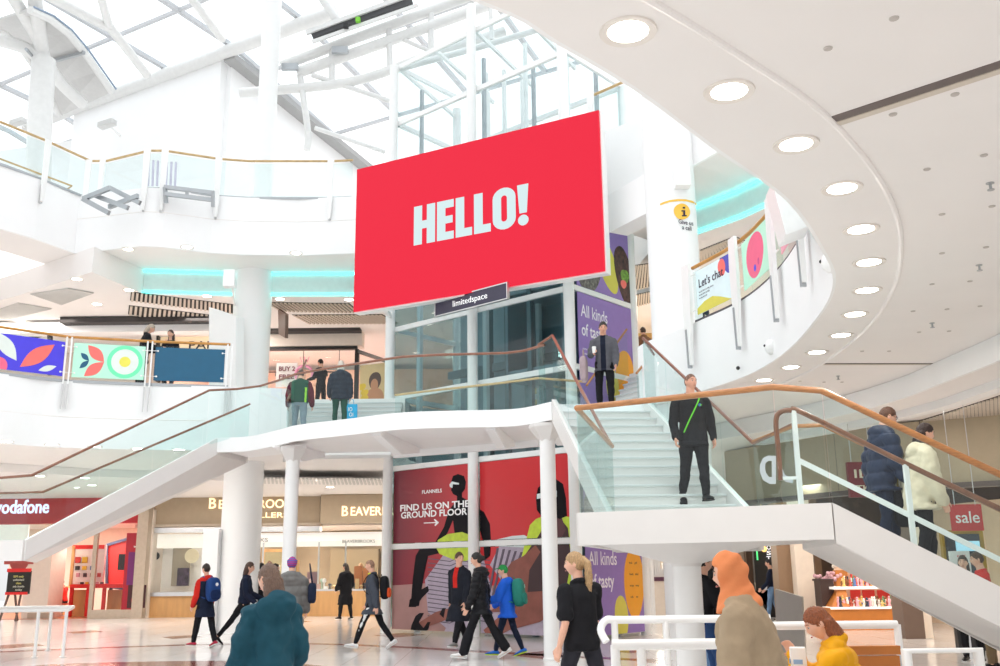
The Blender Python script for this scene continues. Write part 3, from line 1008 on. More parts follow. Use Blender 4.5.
b = MB(); b.bar(atY(84, 52.5, 28.8), atY(34, 66.5, 30.8), .1, .1); b.build('cross_rib', GREYM, vt)


def tubes(name, label, cat, segs, Y, part='tube'):
    t = thing(name, atY(segs[0][0][0], segs[0][0][1], Y), label, cat)
    for s in segs:
        r = s[-1]
        pts = [atY(p[0], p[1], p[2] if len(p) > 2 else Y) for p in s[:-1]]
        if len(pts) > 2: pts = smooth_path(pts, 5)
        b = MB(); b.tube(pts, r, 14); b.build(part, TUBEW, t, smooth=True)
    return t


tc = tubes('tree_column', 'branching white tube column at the upper left of the gallery', 'column', [
    ((38, 205, 28.0), (40, 120, 28.0), (44, 60, 28.0), .36),
    ((44, 60, 28.0), (40, 43, 27.8), (10, -8, 26.2), .19),
    ((44, 60, 28.0), (41, 45, 27.8), (34, -8, 26.4), .22),
    ((44, 62, 28.0), (25, 48, 27.8), (-8, 38, 27.0), .2),
    ((46, 62, 28.0), (60, 82, 29.4), (83, 104, 30.6), .2)], 28.0)
b = MB(); b.lathe([(.05, 0), (.05, .5)], atY(26, 49, 27.4), 12, (0, 1, 0)); b.build('pin', GREYM, tc)
tubes('roof_strut', 'forked white roof strut near the top left', 'beam', [
    ((45, -6, 25.5), (108, 27, 27.5), .15), ((100, -6, 25.5), (109, 26, 27.5), .13), ((109, 26, 27.5), (147, 75, 30.4), .15)], 27)
tubes('roof_strut', 'single white roof strut left of the tall column top', 'beam', [((188, -6, 25.5), (222, 39, 29.5), .13)], 27)
tubes('roof_truss', 'white tubular truss crossing above the red screen', 'truss', [
    ((281, 66), (380, 29), (470, -4), .16), ((297, 73), (400, 37), (495, 3), .17),
    ((240, 93), (350, 82), (425, 57), (505, 31), .15), ((332, 44), (332, 84), .1), ((389, 30), (390, 70), .1), ((431, 8), (431, 54), .1),
    ((300, 75), (308, 132), (307, 150), .1), ((312, 75), (390, 101), .08), ((399, 38), (432, 52), .07), ((315, 128), (385, 152), .07), ((320, -5), (342, 28), .14)], 27.5)
tubes('roof_rail', 'white roof rail over the lift top', 'beam', [((395, 70), (500, 41), (640, -2), .1), ((490, 0), (492, 40), .07)], 26.0)
wd = thing('window_opener', atY(360, 18, 27), 'dark roof vent motor bar beside the truss', 'motor')
b = MB(); b.bar(atY(312, 36, 27), atY(412, 1, 27), .16, .2); b.build('bar', mat('charcoal_metal', (.06, .06, .065), .5), wd)
b = MB(); b.bar(atY(306, 33, 26.9), atY(405, -3, 26.9), .1, .14); b.bar(atY(312, 42, 26.9), atY(418, 5, 26.9), .08, .1); b.build('white_casing', TUBEW, wd)
b = MB(); b.box(atY(358, 20, 26.8), (.14, .14, .14)); b.build('motor', mat('lime_motor', (.2, .6, .04), .5), wd)
b = MB(); b.box(atY(346, 26, 26.8), (.14, .14, .14)); b.build('motor', BLACK, wd)
for k, (x, y) in enumerate([(290, 67), (340, 50)]):
    o = MB().box(atY(x, y, 27.2), (.5, .12, .22)).build('roof_lamp', GREYM, bevel=.01)
    tag(o, ['grey floodlight box at the left end of the truss', 'grey floodlight box in the middle of the truss'][k], 'floodlight')

# ------------------------------------------------------------------ balustrades with printed panels
SKYP = mat('panel_indigo', s2l('#4a3fe0'), 0.35)
CORAL = mat('print_coral', s2l('#f4736c'), 0.45)
PALEG = mat('print_pale_grey', s2l('#e4ece6'), 0.45)
MINT = mat('panel_mint', s2l('#bdf3da'), 0.35)
GREEN = mat('print_green', s2l('#74efb6'), 0.45)
YEL = mat('print_yellow', s2l('#ece45a'), 0.45)
TEALP = mat('print_teal', s2l('#145a7c'), 0.35)
PINK = mat('print_pink', s2l('#f36a8d'), 0.4)
PALEB = mat('panel_pale_blue', s2l('#dff1f5'), 0.35)
INDIG = mat('print_indigo_blob', s2l('#4a52b8'), 0.4)
BLUEP = mat('print_blue_dot', s2l('#2a4fe6'), 0.4)
INK = mat('print_ink', s2l('#2a1f3a'), 0.5)
PLUM = mat('print_plum', s2l('#a01f6e'), 0.5)
PUR = mat('panel_purple', s2l('#9277bd'), 0.4)
PURW = mat('print_white', s2l('#f2ecf5'), 0.5)
ORA = mat('print_orange', s2l('#f2a62a'), 0.45)
OLIVE = mat('print_olive_yellow', s2l('#d9cf55'), 0.45)


def leaf(a, b, w, n=10, bias=0.5):
    """leaf outline in 2D between two tips"""
    ax, ay = a; bx, by = b
    dx, dy = bx - ax, by - ay
    L = math.hypot(dx, dy); nx, ny = -dy / L, dx / L
    o = []
    for i in range(n + 1):
        t = i / n; o.append((ax + dx * t + nx * w * math.sin(math.pi * t), ay + dy * t + ny * w * math.sin(math.pi * t)))
    for i in range(n - 1, 0, -1):
        t = i / n; o.append((ax + dx * t - nx * w * math.sin(math.pi * t), ay + dy * t - ny * w * math.sin(math.pi * t)))
    return o


def oval(cx, cy, rx, ry, n=28, a=0.0, wob=0.0):
    o = []
    for i in range(n):
        w = 2 * math.pi * i / n
        k = 1 + wob * math.sin(2 * w + 1) + wob * .6 * math.sin(3 * w)
        x, y = rx * math.cos(w) * k, ry * math.sin(w) * k
        o.append((cx + x * math.cos(a) - y * math.sin(a), cy + x * math.sin(a) + y * math.cos(a)))
    return o


def clip_poly(poly, u0, v0, u1, v1):
    def cut(P, inside, inter):
        out = []
        for i, p in enumerate(P):
            q = P[i - 1]
            if inside(p):
                if not inside(q): out.append(inter(q, p))
                out.append(p)
            elif inside(q): out.append(inter(q, p))
        return out
    def ix(c): return lambda a, b: (c, a[1] + (b[1] - a[1]) * (c - a[0]) / (b[0] - a[0]))
    def iy(c): return lambda a, b: (a[0] + (b[0] - a[0]) * (c - a[1]) / (b[1] - a[1]), c)
    for f, g in ((lambda p: p[0] >= u0, ix(u0)), (lambda p: p[0] <= u1, ix(u1)), (lambda p: p[1] >= v0, iy(v0)), (lambda p: p[1] <= v1, iy(v1))):
        if not poly: return []
        poly = cut(poly, f, g)
    return poly


class Sheet:
    """a flat printed sheet: base board plus printed shapes, one mesh with several inks"""
    def __init__(s, O, R, U, w, h, base, th=0.012):
        s.O, s.R, s.U = V(O), V(R).normalized(), V(U).normalized()
        s.N = s.R.cross(s.U).normalized()
        if s.N.y > 0: s.N = -s.N
        s.w, s.h, s.th = w, h, th
        s.mb = MB(); s.ms = [base]; s.k = 0
        c = s.O + s.R * w / 2 + s.U * h / 2 - s.N * th / 2
        s.mb.box(c, (w, th, h), s.R, s.N, s.U)

    def mi(s, m):
        if m not in s.ms: s.ms.append(m)
        return s.ms.index(m)

    def pt(s, u, v, n=0): return s.O + s.R * u + s.U * v + s.N * n

    def poly(s, P, m, px=False):
        if px: P = [onplane(x, y, s.O, s.R, s.U) for x, y in P]
        P = clip_poly(P, 0, 0, s.w, s.h)
        if len(P) < 3: return s
        s.k += 1
        s.mb.extr([s.pt(u, v, 0.0) for u, v in P], s.N * (0.0012 + 0.0007 * s.k), s.mi(m))
        return s

    def text(s, body, h, u, v, m, bold=0.0, align='LEFT', sx=1.0, spacing=1.0):
        s.k += 1
        t = text_mb(body, h, s.pt(u, v, 0.002 + 0.0007 * s.k), s.R, s.U, .0015, bold, align, sx, spacing)
        s.mb.add(t.v, t.f, s.mi(m)); return s

    def build(s, name, parent=None): return s.mb.build(name, s.ms, parent)


EL = [V((x, y, 0)) for x, y in E1]
posts_px = [-22, 66, 147.5, 228]
PP = []
for x in posts_px:
    yb = 375 + (x / 60.0) * 7 if x < 60 else (382.4 + (x - 66) * .042 if x < 150 else 386.1 + (x - 148) * .026)
    PP.append(atZ(x, yb, Z1))
bal = thing('balustrade', PP[1], 'mid-level gallery balustrade on the left with twin white posts and an orange handrail', 'railing')
for i, p in enumerate(PP):
    j = min(i, len(PP) - 2)
    d = (PP[j + 1] - PP[j]); d.z = 0; d.normalize()
    n = V((d.y, -d.x, 0))
    for s in (-1, 1):
        b = MB()
        c = p + n * .09 + d * (.055 * s)
        b.box(V((c.x, c.y, Z1 + .52)), (.035, .05, 1.16), d)
        b.build('post', STEELW, bal)
        b = MB()
        b.extr([V((c.x, c.y, Z1 - .06)) - d * .018, V((c.x, c.y, Z1 - .06)) + d * .018, V((c.x, c.y, Z1 - .66)) + d * .012, V((c.x, c.y, Z1 - .66)) - d * .012], n * .05)
        b.build('bracket', CHROME, bal)
for p, q in zip(PP, PP[1:]):
    b = MB(); b.wall([p + (q - p).normalized() * .12, q - (q - p).normalized() * .12], Z1 + .08, Z1 + 1.02, .012); b.build('glass_panel', GLASSC, bal)
b = MB(); b.tube([V((p.x, p.y, Z1 + 1.12)) for p in PP], .034, 10); b.build('handrail', mat('orange_handrail', (.52, .24, .05), .35, var=.15), bal, smooth=True)
groove = MB(); groove.wall(PP, Z1 + .0, Z1 + .07, .03); groove.build('base_channel', GREYM, bal)  # grey base channel that carries the glass


def bal_panel(i, base, label, fn, u0, u1):
    p, q = PP[i], PP[i + 1]
    d = (q - p); d.z = 0; L = d.length; d.normalize()
    n = V((d.y, -d.x, 0))
    O = V((p.x, p.y, Z1 + .13)) + d * (u0 * L) + n * .05
    s = Sheet(O, d, (0, 0, 1), (u1 - u0) * L, .84, base)
    fn(s)
    t = thing('printed_panel', O, label, 'panel')
    s.build('sheet', t)
    for u in (.06, s.w - .06):
        for v in (.1, s.h - .1):
            b = MB(); b.lathe([(.022, 0), (.022, .02)], s.pt(u, v, .004), 10, s.N); e = -1 if u < .1 else 1
            b.bar(s.pt(u, v, .012), s.pt(u + e * .2, v, .012), .014, .014, s.N); b.build('standoff', STEELW, t)


def p_ind(s):
    w = s.w
    s.poly(leaf((w * .44, .10), (w * .86, .74), .17), CORAL)
    s.poly(leaf((w * .10, .86), (w * .39, .24), .16), PALEG)
    s.poly(leaf((w * .68, .07), (w * .91, .22), .07), PALEG)
    s.poly(oval(w * .18, 0.08, .18, .2), PINK)


def p_mint(s):
    w = s.w
    s.poly(oval(w * .72, .43, .41, .41), GREEN)
    s.poly(oval(w * .72, .43, .315, .315), PALEG)
    s.poly(oval(w * .72, .43, .13, .13), YEL)
    s.poly(leaf((w * .19, .80), (w * .43, .40), .13), CORAL)
    s.poly(leaf((w * .17, .03), (w * .43, .40), .13), CORAL)
    s.poly(leaf((w * .10, .60), (w * .22, .42), .06), TEALP)
    s.poly(leaf((w * .10, .22), (w * .22, .42), .06), TEALP)


bal_panel(0, SKYP, 'indigo printed panel with coral and white leaves on the gallery balustrade', p_ind, .05, .94)
bal_panel(1, MINT, 'mint green printed panel with a ring and coral petals on the gallery balustrade', p_mint, .06, .945)
bal_panel(2, TEALP, 'plain dark teal panel on the gallery balustrade', lambda s: None, .07, .94)

# ---- level 2 balustrade on the left
P2px = [(-30, 154), (41, 180), (87, 199), (103, 199), (146, 189.5), (162, 189.5), (217, 197), (247, 199), (331, 199), (352, 198)]
P2 = [atZ(x, y, Z2) for x, y in P2px]
b2 = thing('balustrade', P2[1], 'top-level gallery balustrade on the left with white fin posts and a pale oak rail', 'railing')
for i in (1, 2, 3, 4, 5, 6, 8):
    p = P2[i]; j = min(i, len(P2) - 2)
    d = P2[j + 1] - P2[j]; d.z = 0; d.normalize(); n = V((d.y, -d.x, 0))
    b = MB(); c = p + n * .1
    b.extr([V((c.x, c.y, Z2 + 1.1)) - d * .09, V((c.x, c.y, Z2 + 1.1)) + d * .09, V((c.x, c.y, Z2 - .1)) + d * .07, V((c.x, c.y, Z2 - .62)) + d * .035, V((c.x, c.y, Z2 - .62)) - d * .035, V((c.x, c.y, Z2 - .1)) - d * .07], n * .05)
    b.build('fin_post', STEELW, b2)
    b = MB(); b.extr([V((c.x, c.y, Z2 - .14)) - d * .03, V((c.x, c.y, Z2 - .14)) + d * .03, V((c.x, c.y, Z2 - .66)) + d * .03, V((c.x, c.y, Z2 - .66)) - d * .03], -n * .06); b.build('bracket', CHROME, b2)
for p, q in zip(P2, P2[1:]):
    b = MB(); b.wall([p, q], Z2 + .06, Z2 + 1.04, .012); b.build('glass_panel', GLASSC, b2)
b = MB(); b.tube([V((p.x, p.y, Z2 + 1.12)) for p in P2], .034, 8); b.build('handrail', WOODL, b2, smooth=True)
b = MB(); b.wall(P2, Z2 + .0, Z2 + .06, .03); b.build('base_channel', GREYM, b2)
b = MB(); b.tube([atY(-10, 155, 26.5), atY(72, 186, 28.5), atY(66, 190, 28.5)], .03, 8); b.build('inner_rail', WOODL, b2, smooth=True)
# upper right balustrade by the column
P2r = [V((2.3, 21.5, Z2)), V((3.27, 20.55, Z2)), V((4.2, 19.5, Z2)), V((5.2, 17.6, Z2))]
b3 = thing('balustrade', P2r[0], 'top-level balustrade right of the red screen with an oak rail', 'railing')
for p, q in zip(P2r, P2r[1:]):
    b = MB(); b.wall([p, q], Z2 + .06, Z2 + 1.04, .012); b.build('glass_panel', GLASSC, b3)
b = MB(); b.tube([p + V((0, 0, 1.12)) for p in P2r], .034, 8); b.build('handrail', WOODL, b3, smooth=True)
c = P2r[0] + V((-.05, -.1, 0)); d = V((.72, -.69, 0)); n = V((-.69, -.72, 0))
b = MB(); b.extr([c + V((0, 0, 1.15)) - d * .1, c + V((0, 0, 1.15)) + d * .1, c + V((0, 0, -.15)) + d * .06, c + V((0, 0, -.75)) + d * .06, c + V((0, 0, -.75)) - d * .02, c + V((0, 0, -.15)) - d * .08], n * .05); b.build('fin_post', STEELW, b3)
b = MB(); b.bar(c + V((0, 0, -.1)) + n * .05, c + d * .05 + V((0, 0, -.85)) + n * .05, .05, .05, (0, 1, 0)); b.build('bracket', CHROME, b3)

# ---- balustrade on the right ring
ER = [V((x, y, Z1)) for x, y in EDGE_R]


def near(px, py):
    p = atZ(px, py, Z1)
    return min(range(len(ER)), key=lambda i: (V((ER[i].x, ER[i].y, 0)) - V((p.x, p.y, 0))).length)


fi = [near(684, 325), near(735, 303), near(783, 265), near(816, 225)]
ia, ib = near(650, 345), near(836, 190)
seg = ER[min(ia, ib) - 8: max(fi) + 1]
b4 = thing('balustrade', ER[fi[0]], 'curved balustrade on the right ring with white fins and an orange rail', 'railing')
b = MB(); b.tube([p + V((0, 0, 1.12)) for p in seg], .036, 10); b.build('handrail', MATS['orange_handrail'], b4, smooth=True)
b = MB(); b.wall(seg, Z1 + .03, Z1 + .08, .03); b.build('base_channel', mat('dark_channel', (.08, .07, .09), .5), b4)
for i, (p, q) in enumerate(zip(seg[::2], seg[2::2])):
    b = MB(); b.wall([p, q], Z1 + .08, Z1 + 1.03, .012); b.build('glass_panel', GLASSC, b4)
for k in fi:
    d = ER[k + 1] - ER[k - 1]; d.z = 0; d.normalize()
    n = V((d.y, -d.x, 0))
    if n.x > 0: n = -n
    c = ER[k] + n * .12
    for s in (1,):
        b = MB()
        prof = [(-.12, 1.16), (.12, 1.16), (.15, .6), (.13, 0), (.07, -.45), (.03, -.80), (-.03, -.80), (-.05, -.45), (-.11, 0), (-.13, .6)]
        b.extr([c + d * x + V((0, 0, z)) for x, z in prof], n * .06); b.build('fin_post', STEELW, b4)
        b = MB(); b.extr([c + d * x + V((0, 0, z)) for x, z in [(.045, -.1), (.085, -.1), (.055, -.85), (.015, -.85)]], n * .08); b.build('bracket', GREYM, b4)
        for z in (.22, .92):
            b = MB(); b.bar(c + V((0, 0, z)) - d * .24, c + V((0, 0, z)) + d * .24, .02, .02); b.build('standoff', STEELW, b4)


def ring_panel(k0, k1, m0, m1, base, label, fn):
    p, q = ER[k0], ER[k1]
    if atan_x(p) > atan_x(q): p, q = q, p
    d = q - p; L = d.length; d.normalize(); n = V((d.y, -d.x, 0))
    bulge = max(((ER[k] - p) - d * (ER[k] - p).dot(d)).dot(n) for k in range(min(k0, k1), max(k0, k1) + 1))
    O = p + d * (m0) + n * (max(0, bulge) + .05) + V((0, 0, .14))
    s = Sheet(O, d, (0, 0, 1), L - m0 - m1, .84, base)
    fn(s)
    t = thing('printed_panel', O, label, 'panel'); s.build('sheet', t)


def atan_x(p): return p.x / p.y


def p_chat(s):
    w = s.w
    s.poly([(w * .66, s.h), (w * .74, .62), (w * .84, .50), (w, .44), (w, s.h)], INDIG)
    s.poly(oval(w * .70, .66, .12, .17, a=.3, wob=.06), CORAL)
    s.poly([(0, 0), (0, .12), (w * .2, .2), (w * .42, .22), (w * .62, .14), (w * .9, 0)], OLIVE)
    s.text("Let's chat", .17, w * .07, .50, INK, .012, sx=.98)
    s.text("Let's", .17, w * .07, .50, PLUM, .012, sx=.98) if False else None
    for k in range(3):
        s.text("we are here to help you today"[:26 - 6 * k], .035, w * .07, .40 - .06 * k, INK)


def p_pink(s):
    w = s.w
    s.poly(oval(w * .42, .44, w * .27, .39, wob=.04), PINK)
    s.poly(oval(w * .40, .22, .055, .06), BLUEP)
    s.poly(oval(w * .52, .28, .045, .06), mat('print_magenta', s2l('#d0508c'), .4))


ring_panel(fi[0], fi[1], .18, .18, PALEB, "pale blue printed panel reading Let's chat on the ring balustrade", p_chat)
ring_panel(fi[1], fi[2], .18, .18, MINT, 'mint printed panel with a pink blob on the ring balustrade', p_pink)
ring_panel(fi[2], fi[3], .25, .25, mat('panel_rose', s2l('#eda3b4'), .4), 'rose printed panel at the far right of the ring balustrade', lambda s: None)
# big white box hung on the ring fascia, wall sensors
o = thing('speaker_box', atY(792, 205, 11.4), 'white wedge shaped box hung beside the pink panel', 'speaker')
p = atY(789, 206, 11.3)
b = MB(); b.extr([atY(772, 181, 11.3), atY(797, 180, 11.9), atY(812, 225, 11.9), atY(786, 235, 11.3)], (0.05, .5, 0)); b.build('body', STEELW, o, bevel=.015)
for k, (x, y) in enumerate([(769, 347), (829, 262)]):
    i = min(range(len(ER)), key=lambda i: abs(_f.dot(ER[i]) and (500 + FPX * (ER[i] - EYE).dot(_r) / (ER[i] - EYE).dot(_f)) - x) + (100 if ER[i].y < 9.5 else 0))
    d = (ER[i + 1] - ER[i - 1]); d.z = 0; d.normalize(); n = V((d.y, -d.x, 0)); n = -n if n.x > 0 else n
    z = atY(x, y, ER[i].y).z
    o = thing('wall_sensor', (ER[i].x, ER[i].y, z), ['round white sensor low on the ring fascia', 'round white sensor at the right end of the ring fascia'][k], 'sensor')
    b = MB(); b.ball(V((ER[i].x, ER[i].y, z)) + n * .04, (.11, .11, .13)); b.build('dome', STEELW, o, smooth=True)
    b = MB(); b.ball(V((ER[i].x, ER[i].y, z + .02)) + n * .145, .022); b.build('lens', BLACK, o)
dm = thing('cctv_camera', atY(100, 431.5, 23.4), 'small dome camera on the white fascia under the mint panel', 'camera')
p = atY(100, 431, 23.9)
b = MB(); b.ball(p + V((0, 0, 0)), (.15, .1, .15)); b.build('housing', STEELW, dm, smooth=True)
b = MB(); b.ball(p + V((0, -.09, .0)), (.06, .04, .06)); b.build('lens', BLACK, dm, smooth=True)
dm = thing('cctv_camera', atY(738, 368, 16.9), 'tiny camera on the fascia below the Let us chat panel', 'camera')
b = MB(); b.ball(atY(738, 368, 16.55), .035); b.build('lens', BLACK, dm)

# grey cradle frames on the upper fascia, wall floodlights
fr = thing('steel_frame', atY(110, 200, 24), 'grey steel frame sticking out of the fascia at the gallery corner', 'frame')
for seg_ in [((83, 199), (110, 188)), ((110, 188), (140, 203)), ((83, 199), (109, 213)), ((109, 207), (138, 196)), ((96, 196), (128, 208))]:
    b = MB(); b.bar(atY(*seg_[0], 23.9), atY(*seg_[1], 23.5), .08, .12); b.build('rail', GREYM, fr)
fr = thing('steel_frame', atY(190, 195, 24.2), 'grey steel frame bracketed flat on the fascia left of the tall column', 'frame')
for seg_ in [((164, 187), (214, 193)), ((165, 194), (213, 200)), ((165, 187), (166, 203)), ((213, 191), (213, 207)), ((187, 190), (187, 197))]:
    b = MB(); b.bar(atY(*seg_[0], 24.1), atY(*seg_[1], 24.2), .08, .10); b.build('rail', GREYM, fr)
bg = thing('bike_rack', atY(150, 172, 26.5), 'rack of slats behind the glass at the gallery corner', 'rack')
for k in range(7):
    b = MB(); b.bar(atY(148 + 4.5 * k, 186, 26.3), atY(149 + 4.5 * k, 160 + k * .4, 26.3), .05, .05, (0, 1, 0)); b.build('slat', mat('lilac_slat', (.55, .5, .62), .5), bg)
for k, (x, y, Y) in enumerate([(18, 122, 35.6), (107, 124, 32.6)]):
    o = thing('floodlight', atY(x, y, Y), ['floodlight on the white wall at the far upper left', 'floodlight on the white wall right of the tree column'][k], 'floodlight')
    p = atY(x, y, Y)
    b = MB(); b.box(p, (.62, .3, .2), (.9, -.3, .12)); b.build('head', mat('pale_grey_lamp', (.62, .62, .61), .4), o, bevel=.02)
    b = MB(); b.bar(p, p + V((.2, .9, -.1)), .06, .06); b.build('arm', STEELW, o)

# ------------------------------------------------------------------ recessed lights
def dl_proto(r):
    t = thing('downlight', (0, 0, 0), 'x', 'downlight')
    b = MB(); b.lathe([(r, 0.0), (r, -.004), (r * 1.38, -.012), (r * 1.42, 0.0)], (0, 0, 0), 32); b.build('trim_ring', mat('cream_trim_ring', (.78, .73, .68), .5), t, smooth=True, local=True)
    b = MB(); b.lathe([(r, -.005), (r, -.006)], (0, 0, 0), 32); b.build('lens', LAMP, t, local=True)
    return t


ordn = ['first', 'second', 'third', 'fourth', 'fifth', 'sixth', 'seventh', 'eighth', 'ninth', 'tenth', 'eleventh', 'twelfth', 'thirteenth', 'fourteenth', 'fifteenth', 'sixteenth']
big_l = [(628, 31), (729, 91), (796, 144), (842, 188), (861, 229), (869, 262), (867, 290), (855, 314), (841, 335), (817, 352), (791, 367), (764, 380)]
pr = dl_proto(.125)
for i, (x, y) in enumerate(big_l):
    p = atZ(x, y, SOFR) + V((0, 0, -.001))
    lab = ordn[i] + ' round downlight along the overhead ring counted from the camera end'
    area_light('ring_downlight_lamp', p + V((0, 0, -.012)), .25, 12, (1, .94, .87), disk=True)
    if i == 0: pr.location = p; tag(pr, lab, group='downlights along the ring')
    else: copy_tree(pr, p, lab, 'downlights along the ring')
sets = [('low ceiling over the right shops', 4.36, [(903, 437), (945, 402), (955, 413)]),
        ('soffit under the mid-level gallery', SOFL, [(6, 441.5), (52, 444.5), (95, 446.5), (138, 448.5), (179, 449.5)]),
        ('soffit of the top gallery', SOF2, [(34, 277.5), (128, 249), (187, 247), (296, 253)]),
        ('dropped ceiling behind the gallery', 9.2, [(22, 322), (77, 279), (97, 304), (129, 290), (207, 296), (280, 299), (349, 299.5)]),
        ('soffit right of the red screen', SOF2, [(637, 187)]),
        ('low ceiling above the ground-floor shops', SOFL - .22, [(40, 476), (85, 478), (92, 485), (143, 483), (318, 480), (330, 487)])]
for nm, z, L in sets:
    for i, (x, y) in enumerate(L):
        p = atZ(x, y, z) + V((0, 0, -.001))
        if z < 5: area_light('ceiling_downlight_lamp', p + V((0, 0, -.012)), .25, 26, (1, .94, .87), disk=True)
        copy_tree(pr, p, (ordn[i] + ' downlight from the left in the ' if len(L) > 1 else 'single downlight in the ') + nm, 'downlights in the ' + nm)
# sprinklers and tiny nozzles in the right soffit
sp = thing('sprinkler', (0, 0, 0), 'small dark sprinkler head hanging from the right soffit', 'sprinkler')
b = MB(); b.lathe([(.035, 0), (.035, -.006)], (0, 0, 0), 12); b.lathe([(.012, -.006), (.012, -.06)], (0, 0, 0), 10); b.lathe([(.03, -.06), (.03, -.066)], (0, 0, 0), 12); b.build('head', GREYM, sp, local=True)
SPL = ['near the right frame edge', 'second from the right frame edge', 'left of the speckled band', 'above the right-hand stair rail']
for i, (x, y) in enumerate([(990, 183), (979, 265), (932, 323), (838, 376)]):
    p = atZ(x, y, SOFR)
    lab = 'small dark sprinkler head in the right soffit, ' + SPL[i]
    if i == 0: sp.location = p; tag(sp, lab, group='sprinklers')
    else: copy_tree(sp, p, lab, 'sprinklers')
nz_proto = None
NOZ = [(828, 48), (894, 18), (955, 94), (893, 114), (984, 155), (927, 169), (992, 206), (942, 214), (986, 247), (942, 253), (932, 284), (970, 281), (913, 311), (947, 309), (980, 306), (919, 332), (949, 331), (800, 381), (824, 382), (842, 382), (862, 351), (889, 351)]
for i, (x, y) in enumerate(NOZ):
    p = atZ(x, y, SOFR)
    if nz_proto is None:
        nz_proto = MB().lathe([(.03, 0), (.028, -.008), (.012, -.01)], (0, 0, 0), 10).build('ceiling_nozzle', mat('nozzle_grey', (.5, .46, .43), .5))
        o = nz_proto
    else:
        o = nz_proto.copy(); COL.objects.link(o)
    o.location = p
    tag(o, 'tiny round grey nozzle dotted over the right soffit', 'nozzle', 'soffit nozzles')
for k, (a, c, w, lab) in enumerate([((833, 119), (1006, 62), .10, 'long dark slot in the ceiling at the upper right'), ((822, 363.5), (934, 363.5), .06, 'thin dark slot in the ceiling above the right stairs')]):
    p, q = atZ(*a, SOFR), atZ(*c, SOFR)
    t = thing('slot_diffuser', p, lab, 'vent')
    b = MB(); b.bar(p + V((0, 0, .0)), q + V((0, 0, .0)), w, .012); b.build('slot', mat('slot_brown', (.16, .13, .12), .7), t)
    b = MB(); n = (q - p).normalized().cross(V((0, 0, 1))) * (w * .9); n = n if n.y > 0 else -n
    b.bar(p + n, q + n, w * .7, .02); b.build('cream_trim', CREAM, t)
# slatted ceiling grilles
def grille(px, z, n, label, dark=True):
    c = [atZ(x, y, z) for x, y in px]      # near-left, near-right, far-right, far-left
    t = thing('ceiling_grille', c[0], label, 'grille')
    b = MB(); b.extr([p + V((0, 0, -.012)) for p in c], (0, 0, .01)); b.build('backing', DARK if dark else SOFFIT, t)
    for i in range(n):
        u = (i + .5) / n
        p, q = lerp(c[0], c[1], u), lerp(c[3], c[2], u)
        b = MB(); b.bar(p + V((0, 0, -.03)), q + V((0, 0, -.03)), (c[1] - c[0]).length / n * .5, .03); b.build('slat', CREAM if dark else mat('silver_slat', (.6, .6, .58), .5), t)
    return t


grille([(130, 300), (240, 314), (240, 305), (131, 291.5)], 9.2, 26, 'slatted ceiling grille nearest the turquoise light on the left')
grille([(128, 314), (238, 328), (240, 318), (129, 305)], 9.2, 24, 'slatted ceiling grille behind the first one on the left')
grille([(280, 310.5), (360, 312), (349, 303), (266, 302)], 9.2, 20, 'front slatted ceiling grille right of the tall column')
grille([(308, 323), (398, 323), (382, 314), (292, 314.5)], 9.2, 22, 'rear slatted ceiling grille right of the tall column')
grille([(30, 293), (62, 304), (94, 292), (68, 287.5)], 9.2, 18, 'pale grille panel in the ceiling above the indigo panel', False)
grille([(-30, 318), (10, 318), (52, 308), (18, 302)], 9.2, 18, 'pale grille panel at the left frame edge', False)
grille([(612, 294), (655, 285), (655, 262), (620, 267)], 9.2, 14, 'slatted ceiling grille behind the right round column')
grille([(620, 310), (655, 301), (655, 290), (622, 297)], 9.2, 14, 'second slatted ceiling grille behind the right round column')
grille([(700, 262), (745, 240), (735, 236), (700, 250)], 9.2, 14, 'slatted ceiling grille above the ring balustrade')
grille([(905, 436), (1010, 412), (1010, 392), (905, 425)], 4.36, 30, 'slatted ceiling band above the couple on the right stairs')
grille([(235, 482), (390, 484), (388, 478), (235, 477)], SOFL - .22, 40, 'slatted ceiling strip above the jewellers', False)

# ------------------------------------------------------------------ information band on the right column
inf = thing('column_sign', (3.68, 19.6, 7), 'yellow information sign wrapped on the right round column', 'sign')
YBAND = mat('sign_yellow', s2l('#f6c34a'), .45)


def on_col(px, py, lift=0.012):
    """nearest point on the right column for a pixel"""
    d = ray(px, py); o = EYE - cr
    A = d.x ** 2 + d.y ** 2; B = 2 * (o.x * d.x + o.y * d.y); C = o.x ** 2 + o.y ** 2 - (.53 + lift) ** 2
    D = max(0, B * B - 4 * A * C)
    t = (-B - math.sqrt(D)) / (2 * A)
    return EYE + d * t


def col_patch(mb, poly, mi, lift):
    """filled outline laid on the column surface"""
    cx = sum(p[0] for p in poly) / len(poly); cy = sum(p[1] for p in poly) / len(poly)
    rings = []
    n = len(poly)
    vs = [on_col(cx, cy, lift)]
    for k in (0.35, .7, 1.0):
        vs += [on_col(cx + (x - cx) * k, cy + (y - cy) * k, lift) for x, y in poly]
    fs = [(0, 1 + (i + 1) % n, 1 + i) for i in range(n)]
    for r in range(2):
        for i in range(n):
            j = (i + 1) % n
            fs.append((1 + r * n + i, 1 + r * n + j, 1 + (r + 1) * n + j, 1 + (r + 1) * n + i))
    mb.add(vs, fs, mi)


